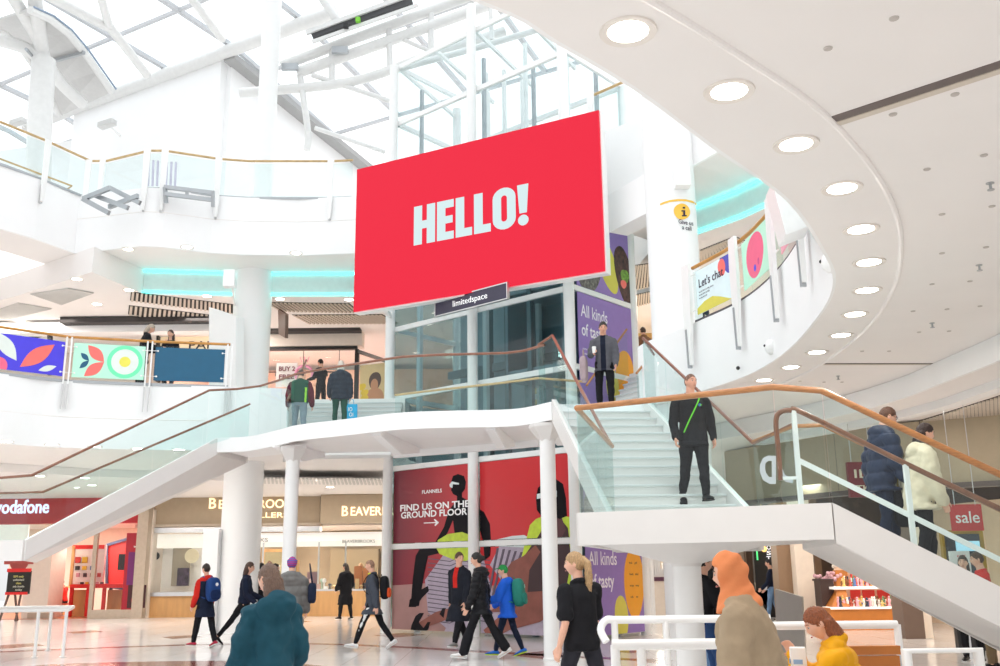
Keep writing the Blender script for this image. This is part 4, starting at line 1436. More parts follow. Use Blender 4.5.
b = MB()
arc_ = [(660, 203.5), (664, 201.8), (670, 200), (678, 199), (686, 199.3), (693, 201), (697, 204)]
for (x0, y0), (x1, y1) in zip(arc_, arc_[1:]):
    b.add([on_col(x0, y0), on_col(x1, y1), on_col(x1, y1 + 2), on_col(x0, y0 + 2)], [(0, 1, 2, 3)])
b.build('band', YBAND, inf)
b = MB(); col_patch(b, [(682 + 8.2 * math.cos(w) * (1 + .05 * math.sin(2 * w)), 211.5 + 8 * math.sin(w)) for w in [2 * math.pi * i / 24 for i in range(24)]], 0, .014); b.build('disc', YBAND, inf)
b = MB()
col_patch(b, [(684 + x, 208 + y) for x, y in [(-1.2, -1.2), (1.2, -1.2), (1.2, .6), (-1.2, .6)]], 0, .02)
for q in ([(681.5, 210.2), (685.3, 210.2), (685.3, 216), (683.2, 216), (683.2, 211.6), (681.5, 211.6)], [(682, 215), (686.8, 215), (686.8, 216.4), (682, 216.4)]):
    cx = sum(x for x, y in q) / len(q)
    b.add([on_col(x, y, .02) for x, y in q], [tuple(range(len(q)))])
b.build('letter', INK, inf)
b = MB()
for body, cx, y, h in (('Give us', 686, 224.5, .1), ('a call', 687, 230, .1)):
    tcol = on_col(cx, y, .012); tx = on_col(cx + 2, y, .012)
    R_ = (tx - tcol); R_.z = 0; R_.normalize()
    t = text_mb(body, h, tcol, R_, (0, 0, 1), .003, .01, 'CENTER', .9)
    b.add(t.v, t.f)
b.build('lettering', INK, inf)

# ------------------------------------------------------------------ advertising sheets on the lift
AR = mat('poster_red', s2l('#c22a33'), .4)
def red_grad():
    m = bpy.data.materials.new('poster_red_print'); m.use_nodes = True
    nt = m.node_tree; bs = nt.nodes['Principled BSDF']; bs.inputs['Roughness'].default_value = .35
    tc_ = nt.nodes.new('ShaderNodeTexCoord'); sx_ = nt.nodes.new('ShaderNodeSeparateXYZ'); nt.links.new(tc_.outputs['Object'], sx_.inputs[0])
    mr = nt.nodes.new('ShaderNodeMapRange'); mr.inputs[1].default_value = -2.9; mr.inputs[2].default_value = -0.5
    nt.links.new(sx_.outputs['X'], mr.inputs[0])
    rp = nt.nodes.new('ShaderNodeValToRGB'); rp.color_ramp.elements[0].color = s2l('#6d2233') + (1,); rp.color_ramp.elements[1].color = s2l('#cf2b31') + (1,)
    nt.links.new(mr.outputs[0], rp.inputs[0]); nt.links.new(rp.outputs[0], bs.inputs['Base Color'])
    return m
REDP = red_grad()
FLOORP = mat('poster_dusty_pink', s2l('#a9807c'), .4, var=.15, scale=1.2)
BLK = mat('poster_black', s2l('#120f16'), .5, spec=.15)
LIME = mat('poster_lime', s2l('#c3da3c'), .4, var=.12, scale=8)
LILAC = mat('poster_lilac', s2l('#b3a6b8'), .4, var=.08, scale=10)
LILD = mat('poster_lilac_line', s2l('#5d4f60'), .4)
BRN = mat('poster_brown_skin', s2l('#8b4f43'), .35, var=.15, scale=4)
BRND = mat('poster_dark_brown', s2l('#3c2226'), .4)
PALEL = mat('poster_pale', s2l('#d9e3e4'), .4)
MAGD = mat('poster_wine', s2l('#7e1d2d'), .4)


def lift_sheet(p, q, z0, z1, base, off=.05):
    d = (q - p).normalized()
    n = d.cross(V((0, 0, 1))); n = -n if n.y > 0 else n
    return Sheet(V((p.x, p.y, z0)) + n * off, d, (0, 0, 1), (q - p).length, z1 - z0, base, .01)


A0, A1 = LF + le * .12, lerp(LF, RF, .5) - le * .12
B0, B1 = lerp(LF, RF, .5) + le * .12, RF - le * .12
for (p, q, z0, z1, side, lab, nm) in [
    (A0, A1, 2.21, 4.07, 0, 'upper left poster with white text and a seated figure in black', 'poster'),
    (B0, B1, 2.21, 4.07, 1, 'upper right red poster with a figure in a lime jacket', 'poster'),
    (A0, A1, .08, 2.05, 2, 'lower left poster with a black boot and a bare foot in a sandal', 'poster'),
    (B0, B1, .08, 2.05, 3, 'lower right poster with a quilted lounger and brown legs', 'poster')]:
    s = lift_sheet(p, q, z0, z1, REDP if side in (0, 1, 2) else REDP, .05)
    X = lambda P, m: s.poly(P, m, px=True)
    if side in (2, 3):
        X([(385, 586), (430, 583), (600, 590), (600, 645), (385, 645)], FLOORP)
        X([(447, 550), (478, 548), (484, 560), (492, 590), (500, 606), (580, 612), (590, 640), (440, 640), (446, 628), (428, 612), (425, 580)], LILAC)
        X([(500, 545), (535, 545), (520, 575), (505, 585), (490, 565)], LILAC)
        for k in range(15):
            y = 558 + k * 4.4
            X([(428, y), (450, y + 3), (462, y - 2), (490, y + 2), (490, y + 2.9), (462, y - 1.1), (450, y + 3.9), (428, y + .9)], LILD)
        for k in range(5):
            X([(497 + k * 6, 548 + k), (499 + k * 6, 548 + k), (489 + k * 4, 600), (487 + k * 4, 600)], LILD)
    if side == 0:
        pass
    # seated figure in black
    X([(453, 476), (458, 474), (464, 476), (466, 482), (465, 489), (462, 493), (462, 497), (470, 502), (478, 508), (484, 512), (490, 524), (491, 540), (490, 556), (485, 560), (484, 545), (480, 530), (477, 545), (456, 545), (453, 520), (448, 532), (440, 545), (432, 548), (436, 541), (444, 527), (449, 510), (453, 505), (457, 500), (457, 496), (453, 494), (451, 490), (452, 486), (450.5, 484)], BLK)
    X([(420, 549), (432, 543), (445, 541), (452, 547), (440, 553), (428, 556), (424, 575), (420, 600), (419, 606), (411, 606), (413, 580), (416, 556)], BLK)
    X([(417, 592), (428, 586), (429, 591), (422, 598), (416, 607), (409, 607), (410, 600)], BLK)
    X([(438, 540), (448, 534), (462, 532), (473, 536), (478, 547), (476, 556), (466, 561), (455, 560), (440, 554), (436, 547)], LIME)
    X([(449.5, 484.5), (452, 481.5), (459, 483), (459, 484.6), (453, 484.2), (452.5, 488), (450, 487)], PALEL)
    # foot with sandal
    X([(425, 619), (436, 612), (450, 608), (455, 604), (462, 601), (480, 598), (500, 596), (520, 600), (520, 612), (480, 612), (460, 616), (446, 620), (430, 626), (422, 630), (414, 626)], BRN)
    X([(412, 625), (416, 616), (420, 613), (424, 613), (419, 622), (424, 628), (428, 622), (431, 622), (428, 630), (419, 634), (411, 630)], BLK)
    X([(440, 614), (443, 608), (446, 608), (444, 618)], BLK)
    # figure in lime jacket
    if side in (1, 3):
        X([(490, 541), (512, 536), (524, 535), (536, 541), (536, 548), (490, 546)], PALEL)
        X([(526, 541), (530, 525), (536, 519), (546, 515), (560, 516), (572, 517), (576, 524), (578, 560), (574, 600), (562, 606), (556, 560), (548, 535), (540, 548), (530, 566), (520, 566)], LIME)
        X([(548, 520), (560, 518), (568, 528), (572, 560), (566, 592), (540, 594), (524, 592), (522, 560), (536, 540)], BRND)
        X([(503, 575), (512, 562), (524, 556), (536, 545), (541, 552), (530, 570), (528, 592), (560, 590), (566, 606), (540, 622), (510, 630), (490, 640), (484, 630), (505, 612), (520, 600), (505, 596), (497, 588)], BRN)
        X([(548, 520), (557, 512), (562, 518), (566, 530), (560, 540), (552, 532)], mat('poster_throat', s2l('#5a3238'), .4))
        X([(538, 488), (545, 481), (556, 479), (563, 484), (566, 498), (567, 516), (560, 519), (552, 516), (545, 521), (537, 510), (536, 498)], BLK)
        X([(537, 494), (542, 493), (542, 498), (537, 499)], PALEL)
        X([(553, 491), (557, 490.5), (557, 497), (553, 498)], PALEL)
    if side == 0:
        WTX = mat('poster_white_text', s2l('#ffffff'), .5)
        for body, x0, x1, y, hpx, bo in (('FLANNELS', 422, 442, 493.5, 3.6, .03), ('FIND US ON THE', 400, 469.5, 509.5, 6.4, .035), ('GROUND FLOOR', 401, 467.5, 517, 6.4, .035)):
            u0, v0 = onplane(x0, y, s.O, s.R, s.U); u1, v1 = onplane(x1, y - 1, s.O, s.R, s.U); u2, v2 = onplane(x0, y - hpx, s.O, s.R, s.U)
            h = v2 - v0
            t = text_mb(body, h, (0, 0, 0), (1, 0, 0), (0, 1, 0), .001, bo)
            wid = max(v.x for v in t.v)
            s.text(body, h, u0, (v0 + v1) / 2, WTX, bo, sx=(u1 - u0) / wid)
        X([(424, 522.6), (436, 522.1), (434, 519.6), (435, 519), (439, 522.5), (435.5, 526), (434.6, 525.4), (436, 523), (424, 523.5)], WTX)
    o = s.build(nm); tag(o, lab, 'poster', 'lift posters')
# origin of the gradient: shift objects so that object X runs along the sheet
for o in [o for o in COL.objects if o.name.startswith('poster')]:
    pass
# purple sheets on the right face of the lift
def tasty(z0, z1, label, kind):
    s = lift_sheet(RF + ln * .12, RB - ln * .02, z0, z1, PUR, .04)
    w, h = s.w, s.h
    if kind == 'food':
        s.poly(oval(w * .20, h * .28, .5, .62, wob=.06), mat('print_food_grey', s2l('#6f6a66'), .5, var=.8, scale=14))
        s.poly(oval(w * .55, h * .42, .36, .75, a=.5, wob=.08), OLIVE)
        s.poly(oval(w * .86, h * .36, .36, .85, a=.3, wob=.06), mat('print_food_dark', s2l('#4a302c'), .5, var=.7, scale=9))
        s.poly(oval(w * .87, h * .36, .17, .2, wob=.1), mat('print_food_green', s2l('#6d9a3a'), .5, var=.5, scale=14))
        s.poly(oval(w * .84, h * .24, .12, .12, wob=.1), CORAL)
    else:
        k = .31
        va, vb = (.80, .64) if kind == 'upper' else (.77, .52)
        s.poly(oval(w * .80, h * (.36 if kind == 'upper' else .56), w * .17, .74 if kind == 'upper' else .82, wob=.03), ORA)
        s.poly(oval(w * .56, h * (.26 if kind == 'upper' else .18), w * .11, .5, a=.1, wob=.03), OLIVE)
        s.text('All kinds', k, w * .05, h * va, PURW, .012, sx=.74)
        s.text('of tasty', k, w * .05, h * vb, PURW, .02, sx=.74)
        if kind == 'upper':
            for j in range(2): s.text('come and visit our food hall'[:24 - 4 * j], .06, w * .06, h * (.52 - .04 * j), PURW)
        else:
            for j in range(4):
                for i, xx in enumerate((.72, .82)): s.text(['fresh', 'grill', 'bowls', 'salad', 'wraps', 'soup', 'rolls', 'tea'][j * 2 + i], .05, w * xx, h * (.78 - .13 * j), INK)
    o = s.build('poster'); tag(o, label, 'poster', 'lift posters')


tasty(.08, 2.05, 'purple poster reading All kinds of tasty on the ground floor side of the lift', 'ground')
tasty(2.21, 4.05, 'purple poster with pictures just under the bridge on the lift side', 'food')
tasty(5.0, 7.87, 'purple poster reading All kinds of tasty behind the person holding a cup', 'upper')
tasty(8.03, 9.87, 'purple poster with burger pictures right of the red screen', 'food')

# ------------------------------------------------------------------ shops: helpers
def bpx(x0, y0, x1, y1, Y, depth, mb=None, mi=0):
    """box whose front face stands at depth Y and covers a pixel rectangle"""
    a = atY(x0, (y0 + y1) / 2, Y); b_ = atY(x1, (y0 + y1) / 2, Y)
    z1 = atY((x0 + x1) / 2, y0, Y).z; z0 = atY((x0 + x1) / 2, y1, Y).z
    mb = mb or MB()
    mb.box(((a.x + b_.x) / 2, Y + depth / 2, (z0 + z1) / 2), (abs(b_.x - a.x), depth, z1 - z0), mi=mi)
    return mb


def fpx(x0, x1, y0, Y, depth, mb=None, mi=0, z0=0.0):
    """like bpx but standing on the floor z0"""
    a = atY(x0, y0, Y); b_ = atY(x1, y0, Y)
    z1 = a.z
    mb = mb or MB()
    mb.box(((a.x + b_.x) / 2, Y + depth / 2, (z0 + z1) / 2), (abs(b_.x - a.x), depth, z1 - z0), mi=mi)
    return mb


REDSHOP = mat('shop_red', s2l('#d8221f'), .4)
REDDK = mat('shop_dark_red', s2l('#8c1420'), .4)
WHITEP = mat('shop_white', (.85, .84, .82), .4)
CREAMP = mat('cream_pillar', s2l('#e9dccd'), .55)
STONE = mat('grey_beige_stone', s2l('#b9aa98'), .45, var=.06, scale=8)
OAK = mat('pale_oak_veneer', s2l('#c99a63'), .45, var=.12, scale=5, stretch=(1, 1, .2))
OAKD = mat('warm_oak_counter', s2l('#a9682c'), .4, var=.15, scale=5)
SIGNT = mat('taupe_fascia', s2l('#a8977f'), .5)
BRASS = mat('gold_lettering', (.9, .68, .38), .3, 0.6, emit=.9, ecol=(1.0, .80, .50))
WGLOW = mat('white_glow', (.8, .78, .74), .5, emit=.35, ecol=(1, .95, .88))
PLANK = mat('pinkish_shop_floor', s2l('#b98a70'), .3, var=.1, scale=4)

# ---- ground floor, left: the phone shop
vx0, vx1 = atY(-90, 600, 36).x, atY(142, 600, 36).x
struct(MB().box(((vx0 + vx1) / 2, 39.5, .006), (vx1 - vx0, 7, .012)).build('floor', mat('orange_wood_floor', s2l('#a5603a'), .3, var=.1, scale=5)))
struct(MB().box(((vx0 + vx1) / 2, 43, 1.9), (vx1 - vx0, .2, 3.8)).build('wall_back', mat('phone_shop_wall', s2l('#f0dccb'), .6)))
struct(MB().box((vx1 - .02, 39.5, 1.9), (.12, 7, 3.8)).build('wall_side', REDSHOP))
struct(MB().box((vx1 + .14, 39.5, 1.9), (.16, 7, 3.8)).build('wall_side', WARM))
struct(MB().box(((vx0 + vx1) / 2, 39.6, 3.5), (vx1 - vx0, 6.8, .1)).build('ceiling', WHITE))
for i, x in enumerate((vx0 + 2, vx0 + 5, vx1 - 2.5)):
    area_light('phone_shop_lamp', (x, 38.8, 3.42), 1.6, 150, (1, .92, .84))
sf = thing('shop_fascia', ((vx0 + vx1) / 2, 36, 3.4), 'red shop fascia with white lettering at the lower left', 'shop sign')
za, zb_ = atY(60, 489, 36).z, atY(130, 523, 36).z
b = MB(); b.box(((vx0 + vx1) / 2, 36.0, (za + zb_) / 2), (vx1 - vx0, .5, za - zb_)); b.build('board', mat('fascia_red', s2l('#b9262e'), .4), sf)
p0 = atY(-5, 513.5, 35.74); p1 = atY(49, 510.5, 35.74)
t = text_mb('vodafone', .5, (0, 0, 0), (1, 0, 0), (0, 0, 1), .04, .02); wd_ = max(v.x for v in t.v)
text_mb('vodafone', .5, p0, (1, 0, 0), (0, 0, 1), .04, .02, sx=(p1.x - p0.x) / wd_).build('lettering', mat('cool_white_letters', (.75, .8, 1), .4, emit=.9, ecol=(.72, .78, 1)), sf)
t = thing('pillar', atY(40, 617, 36.3), 'broad cream pillar beside the chalkboard at the phone shop', 'pillar')
fpx(28, 53, 545, 36.3, 1.2).build('shaft', CREAMP, t)
b = MB(); fpx(27.5, 53.5, 613, 36.25, .05, b); b.build('skirting', STONE, t)
wlx = thing('lit_wall_niche', atY(10, 535, 37), 'warm lit niche panel at the left edge behind the stair landing', 'panel')
bpx(-30, 523, 28, 543, 37.5, .1).build('panel', WGLOW, wlx); bpx(-30, 519, 28, 523, 37.4, .3).build('lip', CREAM, wlx)  # panel's own glow stands in for warm light on the wall
# chalkboard on its stand
cb = thing('chalkboard', atY(18, 617, 34.6), 'black chalkboard with red ends on an easel at the phone shop entrance', 'sign')
bpx(7, 571, 30, 594, 34.6, .06).build('board', mat('chalk_black', (.02, .022, .02), .7), cb)
b = MB(); bpx(7, 568.5, 30.5, 572, 34.57, .08, b); bpx(5, 592, 27, 594.8, 34.57, .08, b); b.build('red_strip', REDSHOP, cb)
b = MB(); b.lathe([(.32, 0), (.32, .04)], atY(19, 562, 34.62), 20, (0, 1, 0)); b.box(atY(19, 561, 34.6), (1.0, .05, .22)); b.build('topper', mat('topper_red', s2l('#a84a44'), .5), cb)
CH = mat('chalk_text', (.7, .72, .6), .7)
CHY = mat('chalk_yellow', (.75, .7, .2), .7)
for k, (body, m) in enumerate([('SIM only', CHY), ('unlimited', CH), ('data', CHY), ('ask inside', CH), ('today', CH)]):
    q = atY(18.5, 577.5 + 3.3 * k, 34.58)
    text_mb(body, .075, q, (1, 0, 0), (0, 0, 1), .006, .0, 'CENTER').build('writing', m, cb)
for x0, x1 in ((9, 5), (15, 16), (21, 21)):
    b = MB(); p = atY(x0, 594, 34.75); q = atY(x1, 600, 34.75); b.bar(p, V((q.x, 34.5 + .5 * (x0 == 15), 0)), .06, .05, (0, 1, 0)); b.build('leg', mat('dark_wood_leg', (.12, .08, .06), .5), cb)
# wall display of handsets over a red table
ds = thing('display_stand', atY(88, 612, 38), 'white phone display board on a red table', 'display')
bpx(72, 545, 104, 584, 38, .15).build('board', WHITEP, ds)
b = MB(); bpx(72, 545, 104, 549, 37.97, .12, b); b.build('header', REDSHOP, ds)
b = MB(); bpx(70.5, 546, 73.5, 586, 37.96, .3, b); b.build('side_board', OAK, ds)
b = MB(); bpx(70, 584, 130, 588, 37.5, .9, b); b.build('tabletop', REDSHOP, ds)
for x in (71.5, 88, 104, 127):
    b = MB(); fpx(x - 1.5, x + 1.5, 588, 37.6, .12, b); b.build('leg', REDSHOP, ds)
b = MB(); fpx(74, 86, 590, 37.9, .4, b); fpx(108, 122, 590, 37.9, .4, b); b.build('cupboard', OAK, ds)
HUES = [s2l('#c33a32'), s2l('#d8b63a'), s2l('#3c4148'), s2l('#e8e6e2'), s2l('#4a6fa5'), s2l('#8d5a3c'), s2l('#2c2c30'), s2l('#c98f9e')]
HM = [mat('display_colour_%s' % 'abcdefgh'[i], h, .4) for i, h in enumerate(HUES)]
k = 0
for y, xs, w, h in [(557, (75, 82), 5, 6), (566, (75, 82, 90), 4, 4), (573, (76, 83, 90, 97), 3, 4), (582, (75, 80, 85, 90, 95, 100), 3, 3)]:
    for x in xs:
        o = bpx(x, y, x + w, y + h, 37.9 if y < 580 else 37.7, .08).build('boxed_handset', HM[(k * 3) % 8 if y != 557 else k], None, bevel=.005)
        tag(o, 'small boxed handset on the white phone display', 'phone', 'handsets on the display'); k += 1
scn = thing('video_wall', atY(118, 565, 39), 'slanted red video wall in a dark frame inside the phone shop', 'screen')
P_ = [(107, 545), (131, 538), (131, 590), (107, 586)]
b = MB(); b.extr([atY(x, y, 39 - (x - 107) * .02) for x, y in P_], (0, .12, 0)); b.build('panel', REDSHOP, scn)
b = MB()
for i in range(4):
    p, q = P_[i], P_[(i + 1) % 4]; b.bar(atY(*p, 38.96 - (p[0] - 107) * .02), atY(*q, 38.96 - (q[0] - 107) * .02), .1, .1, (0, 1, 0))
b.build('frame', mat('dark_blue_frame', (.04, .05, .1), .4), scn)
b = MB(); p, q = atY(110, 588, 38.95), atY(128, 588, 38.6)
for w_ in (p, q): b.box((w_.x, w_.y + .1, w_.z / 2), (.1, .1, w_.z))
b.build('leg', MATS['dark_blue_frame'], scn)
b = MB(); bpx(118, 554, 128, 570, 38.5, .1, b); b.build('screen', BLACK, scn)
tt = thing('totem_banner', atY(136, 608, 35.7), 'tall red and purple totem banner with a white round logo at the phone shop', 'banner')
fpx(127, 146, 533, 35.7, .25).build('body', mat('totem_red', s2l('#a3182a'), .4), tt)
bpx(127.5, 552, 145.5, 585, 35.68, .02).build('purple_print', mat('totem_purple', s2l('#6b1f63'), .4), tt)
bpx(127.5, 585, 145.5, 608, 35.675, .02).build('dark_print', mat('totem_dark', s2l('#3f1118'), .4), tt)
LG = mat('logo_white', (.85, .85, .85), .5)
c = atY(140.2, 539.8, 35.67); b = MB(); b.lathe([(.11, 0), (.11, .012)], c, 24, (0, -1, 0)); b.build('logo_disc', LG, tt)
b = MB(); b.extr([c + V((x, -.014, z)) for x, z in [(.02, .07), (.05, .05), (.05, -.01), (.02, -.05), (-.02, -.05), (-.05, -.01), (-.04, .03), (-.01, .06)]], (0, -.006, 0)); b.build('logo_mark', MATS['totem_red'], tt)
text_mb('vodafone', .09, atY(140, 547.5, 35.67), (1, 0, 0), (0, 0, 1), .008, .01, 'CENTER').build('lettering', LG, tt)
b = MB(); b.lathe([(.17, 0), (.17, .01), (.12, .012)], atY(136, 600, 35.66), 20, (0, -1, 0)); b.build('round_mark', MATS['totem_red'], tt)
dr = thing('shop_mullion', atY(97, 612, 35.8), 'tall beige door mullion of the phone shop window', 'mullion')
fpx(95, 99, 523, 35.8, .15).build('post', STONE, dr)
b = MB(); fpx(90, 139, 610, 35.7, .3, b); b.build('plinth', STONE, dr)
b = MB(); p = atY(99, 523, 35.85); q = atY(139, 612, 35.85); b.box(((p.x + q.x) / 2, 35.85, (p.z + .3) / 2), (q.x - p.x, .02, p.z - .3)); b.build('glass', GLASSS, dr)
st = thing('service_desk', atY(54, 611, 38.5), 'small wooden desk where the person in red sits', 'desk')
fpx(50, 58, 588, 38.6, .9).build('pedestal', OAK, st); b = MB(); bpx(49, 586.5, 62, 588.5, 38.5, 1.0, b); b.build('top', OAK, st)
so = thing('stool', atY(62, 611, 38.4), 'low stool with a pink seat under the person in red', 'stool')
c = atY(63, 601, 38.3); c = V((c.x, c.y, 0))
b = MB(); b.cyl((c.x, c.y, .42), .2, .06, 16); b.build('seat', mat('stool_pink', s2l('#c0604f'), .5), so)
b = MB(); b.cyl((c.x, c.y, .0), .04, .42, 10); b.lathe([(.18, 0), (.05, .05)], (c.x, c.y, 0), 16); b.build('pedestal', CHROME, so)

# ---- ground floor, centre left: the jeweller
pil = thing('pillar', atY(144, 617, 36), 'narrow grey beige stone pier between the phone shop and the jeweller', 'pillar')
fpx(139.5, 150, 498, 35.6, .9).build('shaft', STONE, pil)
bx0, bx1 = atY(150, 600, 36).x, atY(385, 600, 36).x
jf = thing('shop_fascia', ((bx0 + bx1) / 2, 36, 3.5), 'taupe jeweller fascia with gold lettering behind the round column', 'shop sign')
bpx(150, 491, 320, 526, 36.2, .5).build('board', SIGNT, jf)
b = MB(); bpx(150, 523.5, 320, 526, 36.1, .6, b); b.build('lower_trim', STONE, jf)


def fit_text(body, x0, x1, y, Y, hpx, m, parent, bold=.02, ext=.03, name='lettering', R=(1, 0, 0)):
    p, q = atY(x0, y, Y), atY(x1, y, Y)
    h = abs(atY(x0, y - hpx, Y).z - p.z)
    t = text_mb(body, h, (0, 0, 0), (1, 0, 0), (0, 0, 1), ext, bold)
    w = max(v.x for v in t.v)
    return text_mb(body, h, p, R, (0, 0, 1), ext, bold, sx=(q.x - p.x) / w).build(name, m, parent)


for a_, c_ in (('B', (208, 216, 11)), ('EAVERBROOKS', (218, 297, 9))):
    fit_text(a_, c_[0], c_[1], 508.5, 36.15, c_[2], BRASS, jf, .01)
fit_text('JEWELLERS', 233, 288, 518, 36.15, 5.5, BRASS, jf, .0)
jf2 = thing('shop_fascia', atY(350, 505, 35.2), 'second taupe jeweller fascia with gold lettering beside the lift', 'shop sign')
bpx(320.5, 494, 420, 523, 35.4, .6).build('board', SIGNT, jf2)
fit_text('B', 341, 348, 516, 35.35, 10.5, BRASS, jf2, .01); fit_text('EAVERBROOKS', 350, 424, 515.5, 35.35, 9, BRASS, jf2, .01)
# window band, display window and counters
hb = thing('window_header', atY(260, 540, 36.4), 'bright white illuminated band above the jeweller windows', 'light box')
bpx(152, 533, 382, 547, 36.5, .25).build('light_box', WGLOW, hb)
bpx(150, 527, 320, 532, 36.1, .4).build('mirror_trim', CHROME, hb)
fit_text('BEAVERBROOKS', 213, 268, 542.5, 36.48, 4.2, mat('grey_letters', (.35, .33, .3), .5), hb, 0)
fit_text('BEAVERBROOKS', 342, 375, 543, 36.48, 3.5, MATS['grey_letters'], hb, 0)
struct(MB().box(((bx0 + bx1) / 2 + 1.5, 42, 1.8), (bx1 - bx0 + 5, .2, 3.6)).build('wall_back', mat('jeweller_back_wall', s2l('#a8957c'), .6, var=.2, scale=.8)))
struct(MB().box(((bx0 + bx1) / 2 + 1, 39.5, 3.25), (bx1 - bx0 + 4, 5.5, .1)).build('ceiling', WARM))
for i, x in enumerate((bx0 + 2, bx0 + 4.6, bx0 + 7)):
    area_light('jeweller_lamp', (x, 38.6, 3.15), 1.2, 115, (1, .92, .82))
wn = thing('shop_window', atY(177, 560, 36.3), 'white display window with a tall poster left of the round column', 'window')
bpx(152, 535, 205, 596, 37.2, .08).build('back_panel', WHITEP, wn)
bpx(172, 548, 190, 586, 36.9, .05).build('mirror_panel', mat('taupe_mirror', s2l('#a79c8a'), .15), wn)
bpx(177, 568, 189, 586, 36.7, .05).build('poster', mat('dark_picture', s2l('#3a2a3c'), .4, var=.9, scale=6), wn)
b = MB(); p = atY(192, 556, 36.6); b.lathe([(.26, 0), (.26, .03)], p, 28, (0, -1, 0)); b.build('round_sign', mat('cream_disc', s2l('#e3d8b8'), .4), wn)
b = MB(); p = atY(156, 556, 36.6); b.lathe([(.14, 0), (.14, .03)], p, 20, (0, -1, 0)); b.build('hanging_tag', BLACK, wn)
b = MB(); bpx(150, 592, 222, 596, 36.1, .9, b); b.build('shelf', CHROME, wn)
b = MB(); fpx(148, 205, 596, 36.2, .8, b); b.build('plinth', OAK, wn)
p, q = atY(150, 532, 36.15), atY(205, 592, 36.15)
b = MB(); b.box(((p.x + q.x) / 2, 36.15, (p.z + q.z) / 2), (q.x - p.x, .02, p.z - q.z)); b.build('glass', GLASSS, wn)
wp = thing('white_pier', atY(212, 632, 25.6), 'flat white panel standing just left of the tall round column', 'panel')
fpx(203.5, 219, 529, 26.2, .5).build('panel', WHITE, wp)
jc = thing('display_counter', atY(320, 617, 36), 'long oak jewellery counter with a glass case on top', 'counter')
b = MB()
pts = [atY(205, 600, 36.3), atY(262, 600, 36.3), atY(300, 600, 35.9), atY(335, 600, 35.6), atY(380, 600, 35.2)]
P2_ = [(p.x, p.y) for p in pts]
b.prism(P2_ + [(x, y + .7) for x, y in P2_[::-1]], 0, .86); b.build('plinth', OAK, jc)
b = MB(); b.prism([(x, y - .02) for x, y in P2_] + [(x, y + .72) for x, y in P2_[::-1]], .86, .92); b.build('shelf', CHROME, jc)
b = MB(); b.wall([(x, y + .05) for x, y in P2_], .94, 2.6, .02); b.build('glass', GLASSS, jc)
b = MB()
for x in (262, 288, 318, 345): 
    p = atY(x, 580, 36.1); b.box((p.x, p.y, 1.75), (.05, .05, 1.65))
b.build('glazing_bars', CHROME, jc)
random.seed(3)
for i in range(34):
    x = 264 + (378 - 264) * (i + .5) / 34 + random.uniform(-1, 1)
    p = atY(x, 590, 36.0 - (x - 264) * .006)
    h = random.choice([.12, .18, .25, .1, .35])
    p = V((p.x, p.y + random.uniform(.12, .45), .922))
    m = random.choice([WHITEP, mat('pale_green_box', s2l('#a9c4b4'), .4), mat('rose_box', s2l('#c9a7a0'), .4), HM[2], mat('gold_box', (.7, .5, .25), .3, .6)])
    b = MB()
    if i % 3: b.lathe([(.06, 0), (.03, .03), (.03, h * .6), (.075, h * .75), (.06, h), (.02, h + .02)], p, 10)
    else: b.box(p + V((0, 0, h / 2)), (.13, .08, h)); b.box(p + V((0, -.045, h / 2)), (.09, .01, h * .7))
    o = b.build('jewellery_stand', m); tag(o, 'small jewellery display stand in the long glass case', 'display stand', 'jewellery stands in the counter')
for k, (x, y0, y1, w) in enumerate([(275, 565, 588, 8), (296, 560, 584, 6), (312, 572, 588, 10), (358, 566, 588, 8), (366, 568, 588, 7)]):
    o = bpx(x - w / 2, y0, x + w / 2, y1, 36.8 - k * .1, .06).build('showcard', [PALEL, OAK, mat('mauve_card', s2l('#8a6b70'), .4), mat('copper_card', s2l('#b5713f'), .4), mat('copper_card', s2l('#b5713f'), .4)][k])
    tag(o, ['pale showcard with a pink picture at the left of the jeweller case', 'narrow oak showcard right of the pale one', 'mauve showcard in the middle of the jeweller case', 'copper coloured showcard behind the shopper in black', 'second copper showcard nearest the lift'][k], 'showcard')
cab = thing('wall_cabinet', atY(290, 570, 41), 'tall wooden back cabinet inside the jeweller', 'cabinet')
bpx(262, 549, 285, 600, 41, .5).build('body', OAK, cab); bpx(264, 552, 283, 585, 40.95, .06).build('glass_door', mat('cabinet_glass', s2l('#8e8467'), .1), cab)
bpx(330, 549, 378, 600, 41, .5).build('body', mat('cabinet_taupe', s2l('#8f7d62'), .4), cab)

# ---- level 1, left and centre
pan = thing('shop_fascia', atY(185, 338, 31.4), 'lit cream shop fascia with black lettering on the mid level', 'shop sign')
bpx(157, 330, 212, 352, 31.6, .4).build('board', mat('cream_lit_board', s2l('#e2cfae'), .5, emit=.25, ecol=(1, .85, .6)), pan)
b = MB(); bpx(155, 332, 213, 335, 31.4, .5, b); bpx(155, 332, 157, 380, 31.4, .5, b); b.build('dark_frame', BLACK, pan)
fit_text('PAN', 188, 217, 349, 31.55, 8, BLACK, pan, .0)
for k, (x0, x1, y0, y1, lab) in enumerate([(60, 240, 316, 321.5, 'dark strip painted for the shade of a gap across the mid-level ceiling'), ]):
    o = bpx(x0, y0, x1, y1, 28.8, .4).build('gap_strip', mat('dark_gap', (.05, .045, .045), .7)); tag(o, lab, 'strip')  # dark box paints in the shade of the open ceiling gap
o = bpx(255, 326, 360, 331, 30.6, .4).build('gap_strip', MATS['dark_gap']); tag(o, 'dark strip across the ceiling right of the tall column', 'strip')
struct(bpx(-60, 321, 262, 332, 29.2, .5).build('trim_17', WHITE))
struct(bpx(250, 331, 362, 346, 31.0, .6).build('trim_18', WARM))
bl = thing('blade_panel', atY(222, 350, 26), 'large white angled panel hung left of the round column', 'panel')
